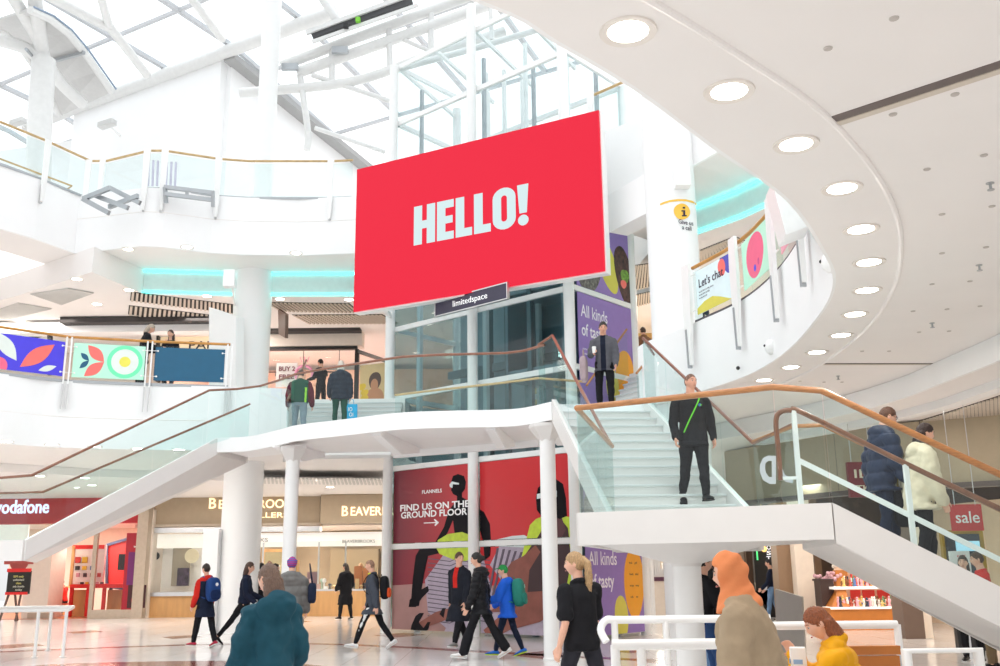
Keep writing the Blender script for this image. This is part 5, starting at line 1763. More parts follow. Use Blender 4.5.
b = MB(); q = [atY(209, 307, 26.2), atY(236, 316, 25.6), atY(236, 400, 25.6), atY(209, 400, 26.2)]
b.extr(q, (0.15, .25, 0)); b.build('panel', WHITE, bl)
hs = thing('projecting_sign', atY(279, 325, 28), 'brown projecting shop sign hanging right of the tall column', 'sign')
b = MB(); b.extr([atY(278, 309, 28.2), atY(285.5, 314, 27.3), atY(285, 338, 27.3), atY(278.5, 334, 28.2)], (.08, .05, 0)); b.build('board', mat('brown_sign', s2l('#6d5448'), .5), hs)
sb = thing('speaker_box', atY(230, 278, 24), 'small white speaker box on the left of the tall column', 'speaker')
b = MB(); b.box(atY(230, 279, 24.2), (.3, .25, .45)); b.build('body', STEELW, sb, bevel=.02)
b = MB(); p = atY(232, 281, 24.2); b.bar(p, V((cl.x - .44, cl.y - .3, p.z)), .05, .05); b.build('arm', STEELW, sb)
# the beauty shop with the BUY 2 sign
by = 31.0
bs = thing('shopfront', atY(320, 360, by), 'pink lit shopfront in a black frame behind the climbing shoppers', 'shopfront')
b = MB(); bpx(255, 346.5, 357, 349.5, by, .2, b); bpx(354, 349, 358, 425, by, .2, b); b.extr([atY(357, 349, by), atY(386, 359, by - 2), atY(386, 362, by - 2), atY(357, 352, by)], (0, .2, 0)); b.build('frame', BLACK, bs)
p, q = atY(262, 349, by + .1), atY(354, 425, by + .1)
b = MB(); b.box(((p.x + q.x) / 2, by + .1, (p.z + 6) / 2), (q.x - p.x, .02, p.z - 6)); b.build('glass', GLASSS, bs)
PEACH = mat('peach_shop_wall', s2l('#f3c9b4'), .6)
struct(MB().box((-5.5, 36.5, 7.5), (9, .2, 3)).build('wall_back', PEACH))
struct(MB().box((-10.9, 33.8, 7.5), (.2, 5.4, 3)).build('wall_left', PEACH))
for x in (-8, -5.5): area_light('beauty_shop_lamp', (x, 33.3, 9.1), 1.5, 90, (1, .86, .78))
b2_ = thing('hanging_poster', atY(286, 375, 30.6), 'white hanging poster reading BUY 2 FREE in the pink shop window', 'poster')
bpx(276, 363, 297, 387, 30.8, .03).build('sheet', WHITEP, b2_)
PKT = mat('plum_text', s2l('#7a3f4d'), .5)
fit_text('BUY 2', 278.5, 295, 371, 30.78, 4.6, PKT, b2_, .03, .01); fit_text('GET', 282, 291, 376, 30.78, 3, PKT, b2_, .0, .01) if False else None
fit_text('FREE', 278.5, 294, 379, 30.78, 4.6, PKT, b2_, .03, .01)
rg = thing('ring_emblem', atY(304, 374, 30.7), 'big pink ring with a small crown drawn on the shop window', 'emblem')
PKR = mat('emblem_pink', s2l('#e59bbb'), .5)
c = atY(304, 374, 30.75); rr = .27
b = MB(); b.tube([c + V((math.cos(a) * rr * (1 if abs(a - 4.7) > .3 else 1), 0, math.sin(a) * rr)) for a in [2 * math.pi * i / 32 for i in range(32)]], .045, 8, closed=True); b.build('ring', PKR, rg, smooth=True)
b = MB()
for dx in (-.1, 0, .1): b.bar(c + V((dx * .8, 0, rr + .12)), c + V((dx * 1.5, 0, rr + .3)), .02, .02, (0, 1, 0))
b.build('crown', PKR, rg)
wpz = thing('window_picture', atY(371, 386, 29.6), 'window picture of a person with yellow flowers beside the lift', 'poster')
s = Sheet(atY(359, 412, 30.6), V((.72, -.35, 0)), (0, 0, 1), 1.0, 1.5, mat('picture_cream', s2l('#d9c08f'), .5))
s.poly(oval(.58, .95, .22, .3, wob=.05), mat('picture_hair', s2l('#4a2f26'), .5)); s.poly(oval(.56, .82, .14, .2), mat('picture_skin', s2l('#c08a66'), .5)); s.poly(oval(.55, .35, .35, .4, wob=.05), mat('picture_skin', s2l('#c08a66'), .5))
for cx, cy in [(.12, .3), (.2, .6), (.1, .8), (.28, .2), (.2, .42)]: s.poly(oval(cx, cy, .13, .12, wob=.1), mat('picture_yellow', s2l('#e0c030'), .5))
s.build('picture', wpz)
pd = thing('pink_display', atY(268, 405, 32), 'low bright pink display cube in the beauty shop', 'display')
fpx(255, 290, 395, 33.2, .8, None, 0, Z1).build('cube', mat('hot_pink', s2l('#f49ac0'), .5), pd); b = MB(); bpx(256, 391, 289, 395, 33.1, 1.0, b); b.build('top', WHITEP, pd)
trk = thing('track_light', atY(320, 372, 33), 'black ceiling track with spotlights in the beauty shop', 'spotlight')
b = MB(); b.bar(atY(262, 372, 33), atY(345, 372, 33), .04, .04); b.build('track', BLACK, trk)
for x in (268, 303, 339):
    p = atY(x, 372, 33); b = MB(); b.bar(p, V((p.x, p.y, 9.2)), .02, .02, (0, 1, 0)); b.build('rod', BLACK, trk)
for x in (277, 287, 300, 326, 341):
    b = MB(); b.lathe([(.07, 0), (.05, .16)], atY(x, 376, 33), 12); b.build('spot', BLACK, trk)
# level 1 right, behind the column
struct(MB().box((4.5, 32.0, 7.6), (9, .3, 3.2)).build('wall_far', mat('mustard_wall', s2l('#cba86a'), .6)))
area_light('upper_mall_fill', (4.5, 27.5, 9.1), 3, 260, (1, .86, .72))
area_light('upper_mall_fill', (-14.5, 28.5, 9.1), 3, 150, (1, .92, .84))
area_light('upper_mall_fill', (-8.6, 29.6, 9.1), 2.0, 120, (1, .92, .84))  # unseen area light added to brighten the left side of the upper mall
for _x, _y in ((-13, 31), (-9, 32), (-5, 32.5), (-1, 31), (3, 30), (6.5, 26)):
    area_light('concourse_fill', (_x, _y, 4.2), 1.0, 70, (1, .94, .88))  # unseen area lights added to brighten the floor and its bounce
bb_ = thing('shopfront', atY(40, 345, 30.8), 'dark framed shop opening far left behind the indigo panel', 'shopfront')
b = MB(); b.bar(atY(8, 345, 31.2), atY(50, 331, 29.5), .12, .14); b.bar(atY(50, 331, 29.5), atY(50, 375, 29.5), .12, .12, (0, 1, 0)); b.build('frame', BLACK, bb_)

# ---- ground floor, right
struct(MB().box((17.0, 33, 2.2), (18, .3, 4.4)).build('wall_right', mat('dim_brown_wall', s2l('#5b4636'), .7)))
BKH = thing('shop_bulkhead', atY(950, 455, 21), 'long beige bulkhead panel above the shops on the right', 'bulkhead')
zt_, zb2 = 4.33, atY(940, 486, 20).z
b = MB()
bulk = [(5.7, 24.5), (7.0, 21.8), (8.0, 20.0), (10.5, 18.3), (14, 16.5)]
b.wall(bulk, zb2, zt_, .25); b.build('panel', mat('bulkhead_beige', s2l('#b3a58c'), .6), BKH)
b = MB(); b.wall([(x - .02, y - .05) for x, y in bulk], zb2 - .1, zb2, .3); b.build('dark_edge', mat('bulkhead_edge', (.12, .09, .08), .5), BKH)
for t_ in (.35, 1.3, 2.2, 3.2):
    i = int(t_); f_ = t_ - i
    x = bulk[i][0] + (bulk[i + 1][0] - bulk[i][0]) * f_; y = bulk[i][1] + (bulk[i + 1][1] - bulk[i][1]) * f_
    b = MB(); b.box((x - .06, y - .13, (zb2 + zt_) / 2), (.02, .02, zt_ - zb2)); b.build('joint', MATS['bulkhead_edge'], BKH)
struct(MB().wall([(11.6, 28), (12.6, 23), (16, 18.5)], 0, zb2, .2).build('wall_side', mat('shop_wall_right', s2l('#cdb59c'), .6)))
area_light('right_shop_lamp', (7.4, 22.3, zb2 + .2), 1.5, 90, (1, .90, .80))
area_light('right_shop_lamp', (11, 19.2, zb2 + .2), 1.5, 130, (1, .86, .72))
sg1 = thing('shop_sign', atY(858, 478, 19), 'dark red sign with cream letters behind the person in the navy puffer', 'sign')
bpx(849, 462, 872, 497, 19.5, .12).build('board', mat('sign_maroon', s2l('#7e1f28'), .5), sg1)
for x in (851, 870):
    b = MB(); p = atY(x, 462, 19.56); b.bar(p, V((p.x, p.y, 4.3)), .015, .015, (0, 1, 0)); b.build('hanger', CHROME, sg1)
fit_text('IL', 853, 868, 478, 19.48, 9, mat('cream_letters', s2l('#ecdcc4'), .5), sg1, .0); fit_text('TK', 856, 870, 491, 19.48, 6, MATS['cream_letters'], sg1, .0)
sg2 = thing('sale_sign', atY(967, 517, 17), 'red sign reading sale behind the person in the cream hoodie', 'sign')
b = MB(); O = atY(952, 531, 17.5); s = Sheet(O, V((1, -.02, .0)), V((0, 0, 1)), atY(984, 531, 17.5).x - O.x, .46, mat('sale_red', s2l('#c4302e'), .5)); 
s.text('sale', .21, .08, .14, WHITEP, .01, sx=1.0); s.build('board', sg2)
for u in (.1, s.w - .1):
    b = MB(); p = s.pt(u, .44, -.006); b.bar(p, V((p.x, p.y, 4.36)), .012, .012, (0, 1, 0)); b.build('hanger', CHROME, sg2)
tv = thing('screen_display', atY(967, 548, 18), 'yellow framed screen display under the sale sign', 'screen')
bpx(944, 530, 986, 585, 18.3, .1).build('frame', mat('mustard_frame', s2l('#a9851e'), .5), tv)
bpx(948, 534, 982, 583, 18.25, .08).build('panel', mat('dark_panel', (.03, .035, .045), .4), tv)
b = MB(); p = atY(965, 585, 18.4); b.box((p.x, 18.45, p.z / 2 + .2), (.5, .12, p.z + .4)); b.build('stand', BLACK, tv)
bpx(957, 541, 980, 551, 18.2, .06).build('picture', mat('screen_blue', (.1, .15, .2), .4, emit=.8, ecol=(.45, .72, .85)), tv)
cbx = thing('notice_board', atY(960, 570, 16.5), 'white notice with red block behind the right stair rail', 'sign')
bpx(951, 551, 971, 580, 16.8, .05).build('sheet', WHITEP, cbx); bpx(957, 566, 970, 580, 16.77, .04).build('red_block', MATS['sale_red'], cbx)
b = MB(); p = atY(961, 580, 16.9); b.box((p.x, 16.9, p.z / 2), (.06, .06, p.z)); b.build('post', CHROME, cbx)
fit_text('C T', 957, 966, 557.5, 16.77, 2.6, MATS['sale_red'], cbx, 0, .01); fit_text('NO.', 958, 968, 562.5, 16.77, 2.6, MATS['sale_red'], cbx, 0, .01)
# pillars
for k, (x0, x1, Y, m, lab) in enumerate([(779, 791, 27, mat('taupe_brown', s2l('#8b6f55'), .5), 'brown pillar behind the orange headscarf'), (791, 797, 27.2, mat('mauve_brown', s2l('#a5796a'), .5), 'narrow mauve brown pier beside the brown pillar'), (797, 815, 26.6, CREAMP, 'broad cream pillar left of the figurine display'), (816, 823, 29, mat('taupe_brown', s2l('#8b6f55'), .5), 'second brown pillar behind the cream pillar')]):
    t = thing('pillar', atY(x0, 620, Y), lab, 'pillar'); a, b_ = atY(x0, 580, Y), atY(x1 + (2 if k == 0 else 0), 580, Y)
    b = MB(); b.box(((a.x + b_.x) / 2, Y + .3, 2.15), (b_.x - a.x, .6, 4.3)); b.build('shaft', m, t)
    b = MB(); b.box(((a.x + b_.x) / 2, Y + .3, .08), (b_.x - a.x + .02, .62, .16)); b.build('skirting', STONE, t)
t = thing('pillar', atY(925, 620, 22), 'taupe pillar under the right stair flight', 'pillar')
b = MB(); a = atY(905, 630, 21.5); c = atY(925, 630, 21.5); b.box(((a.x + c.x) / 2, 21.8, 2.1), (c.x - a.x, .6, 4.2)); b.build('shaft', mat('taupe_dark', s2l('#6e5a4e'), .5), t)
b = MB(); b.box((c.x + .12, 21.9, 2.1), (.22, .5, 4.2)); b.build('side_strip', CREAMP, t)
dk = thing('dark_cabinet', atY(825, 618, 25.5), 'tall dark brown cabinet left of the figurine shelves', 'cabinet')
fpx(820, 833, 580, 25.2, .5).build('body', mat('espresso_wood', s2l('#3a2622'), .5), dk); b = MB(); bpx(819.5, 579, 833.5, 581, 25.15, .6, b); b.build('top', mat('espresso_wood', s2l('#3a2622'), .5), dk)
# figurine display
fd = thing('figurine_display', atY(868, 622, 24.5), 'orange wood display unit with two lit white shelves of figurines', 'display')
OW = mat('orange_wood', s2l('#b8702a'), .45, var=.12, scale=3)
Yd = 24.6
fpx(830, 912, 608, Yd, 1.3).build('base', OW, fd)
b = MB(); bpx(831, 607, 913, 609, Yd - .05, 1.35, b); b.build('lower_shelf', WGLOW, fd)
b = MB(); bpx(833, 586.5, 905, 589, Yd + .3, .9, b); b.build('upper_shelf', WGLOW, fd)
b = MB(); b.extr([atY(832, 607, Yd + .1), atY(850, 607, Yd + .1), atY(846, 590, Yd + .4), atY(838, 590, Yd + .4)], (0, .5, 0)); b.build('side_bracket', OW, fd)
b = MB(); bpx(836, 560, 905, 607, Yd + 1.25, .08, b); b.build('back_panel', mat('display_back', s2l('#e8cfb4'), .5), fd)
b = MB(); bpx(836, 570, 848, 587, Yd + .9, .2, b); b.build('back_block', OW, fd)
for y0, y1, L in ((590, 602, [(851, 861), (863, 875), (878, 890), (893, 900)]), (569, 584, [(851, 860), (864, 870), (872, 880)])):
    for x0, x1 in L:
        b = MB(); bpx(x0, y0, x1, y1, Yd + 1.0, .05, b); b.build('red_card', mat('red_card', s2l('#d9342a'), .5), fd)
random.seed(11)
FC = [s2l(h) for h in ('#e8e0d8', '#c95b4a', '#5470a8', '#8a5b3c', '#d8b46a', '#3a3a44', '#e4a7b0', '#6f8f6a', '#f2efe8', '#b0503a')]
FM = [mat('figurine_glaze_%s' % 'abcdefghij'[i], c, .25) for i, c in enumerate(FC)]
HD = mat('figurine_skin', s2l('#e2b490'), .4)
fig0 = None
for row, (xa, xb, y, zoff, n) in enumerate([(836, 908, 606.5, 0, 64), (842, 890, 586, .35, 38)]):
    for i in range(n):
        x = xa + (xb - xa) * (i + random.uniform(.2, .8)) / n
        yy = Yd + zoff + random.uniform(.05, .7)
        p = atY(x, y, yy); p.z = atY(870, 607 if row == 0 else 586.5, Yd - .05 if row == 0 else Yd + .3).z + .002
        h = random.uniform(.13, .27)
        b = MB(); b.lathe([(.05, 0), (.047, .02), (.028, h * .3), (.040, h * .55), (.027, h * .75), (.012, h * .8)], p, 10)
        b.ball(p + V((0, 0, h * .88)), (.027, .027, .034), 8, 6)
        b.bar(p + V((0, 0, h * .7)), p + V((random.uniform(-.1, .1), -.04, h * random.uniform(.4, .9))), .022, .022, (0, 1, 0))
        o = b.build('figurine', random.choice(FM), smooth=True)
        tag(o, ['small painted figurine crowded on the lower lit shelf', 'small painted figurine crowded on the upper lit shelf'][row], 'figurine', ['figurines on the lower shelf', 'figurines on the upper shelf'][row])
for k, (x, y, Y, m) in enumerate([(828, 576, 25.4, 'pink'), (838, 566, 25.9, 'white'), (832, 574, 25.6, 'pink')]):
    b = MB(); random.seed(k)
    p = atY(x, y, Y)
    for j in range(14): b.ball(p + V((random.gauss(0, .13), random.gauss(0, .08), random.gauss(0, .1))), .05, 6, 5)
    b.tube([p, p + V((0, 0, -.25))], .02, 6)
    o = b.build('flower_bunch', mat('dusty_pink_petals' if m == 'pink' else 'cream_petals', s2l('#cfa3ac') if m == 'pink' else s2l('#efe6da'), .6)); tag(o, ['dusty pink flower bunch on the dark cabinet', 'cream flower bunch above the figurine shelves', 'second dusty pink bunch at the edge of the dark cabinet'][k], 'flowers')
area_light('figurine_lamp', atY(868, 545, 24.0), 1.2, 14, (1, .9, .8), aim=atY(868, 600, 25.2))
# coffee shop far behind
cf = thing('coffee_shopfront', atY(768, 560, 31), 'black coffee shopfront with a vertical white letter sign', 'shopfront')
bpx(755, 540, 781, 605, 31.4, .2).build('panel', BLACK, cf)
fit_text('C', 766.5, 771, 539, 31.3, 4, WHITEP, cf, .02, .02)
for k, ch in enumerate('OSTA'): fit_text(ch, 766.5, 771, 549.5 + 5.4 * k, 31.3, 4.3, mat('white_lit_letters', (.8, .8, .85), .4, emit=.8), cf, .02, .02)
b = MB(); p = atY(768, 600, 31.5); b.box((p.x, 31.5, .4), (.9, .2, .8)); b.build('base', BLACK, cf)
b = MB(); bpx(756.5, 540, 757.6, 560, 31.35, .05, b); b.build('green_strip', mat('green_neon', (.05, .4, .1), .4, emit=1.2, ecol=(.1, .8, .25)), cf)
for k, (x, y) in enumerate([(764, 549), (778, 571), (777.5, 546)]):
    b = MB(); p = atY(x, y, 31.0); b.ball(p, .09, 10, 8); b.tube([p, V((p.x, p.y, 4.36))], .008, 6); o = b.build('pendant_lamp', mat('amber_glow', (.9, .6, .2), .4, emit=1.2, ecol=(1, .6, .2))); tag(o, ['amber lamp left of the vertical coffee sign', 'amber lamp low beside the brown pillar', 'amber lamp at the top beside the brown pillar'][k], 'lamp')
gp_ = thing('grey_screen', atY(788, 615, 14), 'grey partition panel behind the person in the mustard puffer', 'partition')
b = MB(); b.extr([atY(775, 589, 15), atY(802, 597, 14), V((atY(803, 640, 14).x, 14, 0.0)), V((atY(775, 640, 15).x, 15, 0.0))], (.05, .1, 0)); b.build('panel', mat('pewter_panel', s2l('#9b968f'), .35, .3), gp_)
# shop with books or gifts seen behind the white posts
ct = thing('gift_counter', atY(658, 585, 33), 'pale counter with stacked white goods behind the purple poster', 'counter')
fpx(648, 680, 581, 32.8, .8).build('plinth', CREAMP, ct); b = MB(); bpx(647, 577, 681, 581, 32.75, .9, b); b.build('purple_top', mat('aubergine_top', s2l('#5a3048'), .4), ct)
struct(bpx(640, 545, 690, 600, 36.5, .2).build('wall_far', mat('glow_wall', s2l('#f3e6d2'), .5)))
area_light('gift_shop_lamp', atY(660, 548, 34), 1.0, 90, (1, .9, .76), aim=atY(660, 620, 33))
random.seed(5)
for i in range(10):
    x = 649 + 2.1 * i
    p = atY(x, 577, 33.1); h = random.uniform(.25, .65)
    o = MB().box(p + V((0, 0, h / 2 + .01)), (.06, .2, h)).build('book', WHITEP, bevel=.004); tag(o, 'slim white book standing on the far gift counter', 'book', 'books on the gift counter')
for k, (x, w) in enumerate([(642, 6), (651, 8)]):
    t = thing('column', atY(x, 610, 28 + k), ['white square post right of the purple poster', 'white round post right of the square post by the poster'][k], 'column')
    a, c = atY(x - w / 2, 600, 28 + k), atY(x + w / 2, 600, 28 + k)
    b = MB()
    if k: b.cyl(((a.x + c.x) / 2, 29, 0), (c.x - a.x) / 2, 4.4, 20)
    else: b.box(((a.x + c.x) / 2, 28, 2.2), (c.x - a.x, .2, 4.4))
    b.build('shaft', STEELW, t, smooth=bool(k))
    b = MB(); b.lathe([((c.x - a.x) * .55, 0), ((c.x - a.x) * .55, .03)], ((a.x + c.x) / 2, 28 + k, .004), 20); b.build('base_ring', STEELW, t)
# plain back wall closing the ground floor far behind
struct(MB().box((1.5, 46, 2.2), (26, .3, 4.5)).build('wall_far', BEIGE))
# letter shapes painting a sign's mirror reflection onto the far stair glass
jd = thing('sign_reflection', atY(776, 470, 12.2), 'painted reflection of a sign, reversed letters on the stair glass beside the handrail end', 'lettering')
SIGNREFL = mat('reflection_grey', (.55, .55, .58), .6)
b = MB()
q = [(776, 456), (776, 484), (770, 484), (763, 480), (760, 472), (760, 465), (763, 458), (768, 455.5)]
qi = [(772, 461), (772, 477), (769, 477), (766, 473), (765, 468), (765.5, 463), (768, 461), (770, 460.7)]
pl = lambda x, y: atY(x, y, 12.05)
for i in range(8):
    j = (i + 1) % 8
    b.extr([pl(*q[i]), pl(*q[j]), pl(*qi[j]), pl(*qi[i])], (0, .006, 0))
b.extr([pl(*p) for p in [(776.5, 456), (781, 456), (782, 468), (785, 475), (793, 478), (793, 483), (786, 482), (780, 476), (777, 467)]], (0, .006, 0))
b.build('letters', SIGNREFL, jd)

# ------------------------------------------------------------------ white tube barriers and benches in the foreground
def barrier(label, runs, posts, r=.035, name='tube_barrier'):
    t = thing(name, V(runs[0][0]), label, 'barrier')
    for run in runs:
        b = MB(); b.tube(run, r, 12); b.build('rail', STEELW, t, smooth=True)
    for p in posts:
        b = MB(); b.tube([V(p), V((p[0], p[1], 0.002))], r * .9, 10); b.build('post', STEELW, t, smooth=True)
        b = MB(); b.lathe([(r * 1.8, 0), (r * 1.8, .012)], (p[0], p[1], .002), 16); b.build('base_plate', STEELW, t)
    return t


zr = .86
a0, a1 = atY(-70, 611.5, 19.3), atY(69, 608, 19.3); a2, a3 = atY(74, 603.5, 21), atY(-70, 605.5, 21.0)
for q in (a0, a1, a2, a3): q.z = zr
a2.z = a3.z = zr
barrier('white tube barrier on the floor at the lower left edge', [[a0, a1, a2, a3]], [V((atY(39, 610, 19.3).x, 19.3, zr)), V((atY(67, 608, 19.3).x, 19.3, zr)), V((atY(52, 605, 21).x, 21, zr)), V((atY(-20, 612, 19.3).x, 19.3, zr))])

# ------------------------------------------------------------------ people
def remesh(mb, vox, name, material, parent, smooth_it=4, disp=None, matfn=None):
    """merge the pieces of a figure or a garment into one continuous closed surface"""
    me = bpy.data.meshes.new(name)
    me.from_pydata(mb.v, [], mb.f)
    bm = bmesh.new(); bm.from_mesh(me)
    bmesh.ops.recalc_face_normals(bm, faces=bm.faces)
    bm.to_mesh(me); bm.free()
    ob = bpy.data.objects.new(name, me); COL.objects.link(ob)
    m = ob.modifiers.new('merge', 'REMESH'); m.mode = 'VOXEL'; m.voxel_size = vox; m.adaptivity = 0
    if smooth_it:
        s = ob.modifiers.new('soft', 'SMOOTH'); s.factor = .5; s.iterations = smooth_it
    dg = bpy.context.evaluated_depsgraph_get()
    out = bpy.data.meshes.new_from_object(ob.evaluated_get(dg))
    out.name = name
    bpy.data.objects.remove(ob); bpy.data.meshes.remove(me)
    if disp:
        nn = [v.normal.copy() for v in out.vertices]
        for v, n in zip(out.vertices, nn):
            v.co += n * disp(v.co)
    for mm in (material if isinstance(material, (list, tuple)) else [material]):
        out.materials.append(mm)
    for p in out.polygons:
        p.use_smooth = True
        p.material_index = matfn(p.center) if matfn else 0
    o = bpy.data.objects.new(name, out); COL.objects.link(o); o.parent = parent
    return o


def chain(mb, pts, rs, n=12, flat=None):
    """tapering limb with rounded joints"""
    mb.tube(pts, rs, n)
    for p, r in zip(pts, rs): mb.ball(p, r, n, 8)


SKINS = {}
def skin(h):
    return mat('skin_' + {'#e0ad94': 'fair', '#d79f86': 'tan', '#c98f72': 'warm', '#a8714f': 'brown', '#dba088': 'rosy'}[h], s2l(h), .5, var=.06, scale=14, bump=.03)


def cloth(name, h, rough=.8, var=.10, scale=9, bump=.10, bscale=40, sheen=.0, coat=0):
    return mat(name, s2l(h), rough, var=var, scale=scale, bump=bump, bscale=bscale, sheen=sheen, coat=coat, spec=.18)


def hairm(name, h):
    return mat(name, s2l(h), .5, var=.35, scale=26, bump=.5, bscale=60, stretch=(6, 6, .8))


def sstep(a, b, x):
    t = min(1, max(0, (x - a) / (b - a))); return t * t * (3 - 2 * t)


def person(label, loc, yaw, H=1.72, fem=False, lean=0, tilt=0, legs=(22, 6, -20, 14), heel=(0, 30), splay=3, arms=((-14, 6, 12, 0), (16, 6, 18, 0)), head=(0, 0),
           sk='#e0ad94', hair=('short', '#3a2a20'), top=None, bottom=None, shoes='#1a1a1c', sole='#d8d8d6', vox=.012, wide=1.0, curl=.55, group=None, seat_z=None, extra=None):
    R_ = math.radians
    root = thing('person', loc, label, 'person', group)
    root.rotation_euler = (0, 0, R_(yaw))
    SK = skin(sk)
    h = H
    # ---------- joints
    def legjoints(side, a, k, hl):
        s = -1 if side == 'L' else 1
        hip = V((s * .052 * h, 0, 0))
        a_, k_ = R_(a), R_(a - k)
        sp = s * math.sin(R_(splay))
        kn = hip + V((sp, math.sin(a_), -math.cos(a_))).normalized() * .245 * h
        an = kn + V((sp * .4, math.sin(k_), -math.cos(k_))).normalized() * .235 * h
        f = R_(-hl)
        fd = V((s * .12, math.cos(f), math.sin(f))).normalized()
        fu = V((0, -math.sin(f), math.cos(f)))
        heelp = an - fd * .032 * h - fu * .038 * h
        toe = an + fd * .115 * h - fu * .038 * h
        return hip, kn, an, fd, fu, heelp, toe
    LJ = legjoints('L', legs[0], legs[1], heel[0]); RJ = legjoints('R', legs[2], legs[3], heel[1])
    low = min(LJ[5].z, LJ[6].z, RJ[5].z, RJ[6].z) - .006 * h
    pz = -low if seat_z is None else seat_z
    PEL = V((0, 0, pz))
    LJ = [p + PEL if i in (0, 1, 2, 5, 6) else p for i, p in enumerate(LJ)]
    RJ = [p + PEL if i in (0, 1, 2, 5, 6) else p for i, p in enumerate(RJ)]
    M = Matrix.Rotation(R_(-lean), 3, 'X') @ Matrix.Rotation(R_(tilt), 3, 'Y')
    def T(x, y, z): return PEL + M @ V((x * h, y * h, z * h))
    sw = (.098 if fem else .109) * wide
    neck0, neck1 = T(0, -.008, .285), T(0, .004, .345)
    HM_ = M @ (Matrix.Rotation(R_(head[0]), 3, 'Z') @ Matrix.Rotation(R_(-head[1] + lean * .8), 3, 'X'))
    hc = T(0, .004, .345) + HM_ @ V((0, .012 * h, .062 * h))
    def armjoints(s, A):
        f, ab, e, inn = [R_(v) for v in A]
        sh = T(s * sw, -.004, .260)
        ud = M @ V((s * math.sin(ab), math.sin(f) * math.cos(ab), -math.cos(f) * math.cos(ab)))
        el = sh + ud * .172 * h
        fd = M @ V((s * (math.sin(ab) * .5 - math.sin(inn)), math.sin(f + e), -math.cos(f + e)))
        fd.normalize()
        wr = el + fd * .145 * h
        return sh, el, wr, fd
    LA, RA = armjoints(-1, arms[0]), armjoints(1, arms[1])
    # ---------- head surface
    hw, hd, hv = (.0435 * h, .054 * h, .066 * h)
    def head_pt(u, k=1.0, face=True):
        x, y, z = u
        px, py, pz_ = x * hw, y * hd, z * hv
        if z < -.1:
            t = (-z - .1) / .9
            px *= 1 - .34 * t
            py *= (1 - .55 * t) if y < 0 else (1 - .04 * t)
        if z > .2: px *= 1 - .06 * (z - .2)
        if face and y > 0:
            w = y
            py += w * h * (.0125 * math.exp(-(x / .15) ** 2 - ((z + .20) / .15) ** 2) + .006 * math.exp(-(x / .10) ** 2 - ((z - .02) / .16) ** 2))
            py -= w * h * .0050 * (math.exp(-((abs(x) - .40) / .17) ** 2 - ((z - .06) / .12) ** 2))
            py += w * h * .0028 * math.exp(-((z - .24) / .10) ** 2 - (x / .6) ** 2)
            py += w * h * .0032 * math.exp(-(x / .30) ** 2 - ((z + .52) / .10) ** 2)
            py += w * h * .0050 * math.exp(-(x / .25) ** 2 - ((z + .86) / .13) ** 2)
            py -= w * h * .0022 * math.exp(-(x / .3) ** 2 - ((z + .68) / .06) ** 2)
        return V((px, py, pz_)) * k
    def head_mesh(mb, kf=None, n=36, m=26, face=True):
        vs = []
        for i in range(m + 1):
            a = -math.pi / 2 + math.pi * i / m
            for j in range(n):
                w = 2 * math.pi * j / n
                u = (math.cos(a) * math.sin(w), math.cos(a) * math.cos(w), math.sin(a))
                k = kf(u) if kf else 1.0
                vs.append(hc + HM_ @ head_pt(u, k, face))
        fs = [(i * n + j, i * n + (j + 1) % n, (i + 1) * n + (j + 1) % n, (i + 1) * n + j) for i in range(m) for j in range(n)]
        # weld the poles
        b0 = len(vs); vs.append(vs[0]); vs.append(vs[m * n])
        fs = [f for f in fs if f[0] >= n and f[2] < m * n] + [(b0, n + (j + 1) % n, n + j) for j in range(n)] + [(b0 + 1, (m - 1) * n + j, (m - 1) * n + (j + 1) % n) for j in range(n)]
        used = sorted({i for f in fs for i in f}); idx = {o: k for k, o in enumerate(used)}
        mb.add([vs[i] for i in used], [tuple(idx[i] for i in f) for f in fs])
    # ---------- body
    B = MB()
    head_mesh(B)
    for s in (-1, 1) if hair[0] != 'hijab' else ():
        e = MB(); e.ball((0, 0, 0), (.006 * h, .011 * h, .017 * h), 10, 8)
        B.add([hc + HM_ @ (V((s * (hw * .99), -.004 * h, -.004 * h)) + v) for v in e.v], e.f)
    nr = (.029 if fem else .034) * h
    chain(B, [neck0, neck1, hc + HM_ @ V((0, -.010 * h, -.030 * h))], [nr * 1.15, nr, nr * .95])
    TOR = [(-.065, .074, .056), (-.02, .088, .062), (.03, .084, .058), (.09, .073, .051), (.16, .080, .055), (.215, .090, .058), (.250, .088, .050), (.275, .064, .042), (.295, .042, .034), (.312, .030, .030)]
    def ring(z, rx, ry, yo=0, n=20, ez=0.0):
        return [T(rx * math.cos(2 * math.pi * i / n) + 0, yo + ry * math.sin(2 * math.pi * i / n), z) for i in range(n)]
    kt, kl = (.95 if top else 1), (.84 if bottom else 1)
    ka = .86 if top and top.get('sleeve', 1.0) >= .9 else 1
    B.loft([ring(z, rx * wide * (kt if z < .25 else .95), ry * wide * (kt if z < .25 else .92)) for z, rx, ry in TOR])
    for J in (LJ, RJ):
        chain(B, [J[0], lerp(J[0], J[1], .4), J[1], lerp(J[1], J[2], .35), J[2]], [.050 * h * wide * kl, .044 * h * wide * kl, .031 * h * kl, .031 * h * kl, .020 * h])
        fd, fu = J[3], J[4]
        chain(B, [J[2] - fu * .016 * h - fd * .012 * h, J[2] + fd * .05 * h - fu * .022 * h, J[2] + fd * .095 * h - fu * .030 * h], [.021 * h, .019 * h, .012 * h])
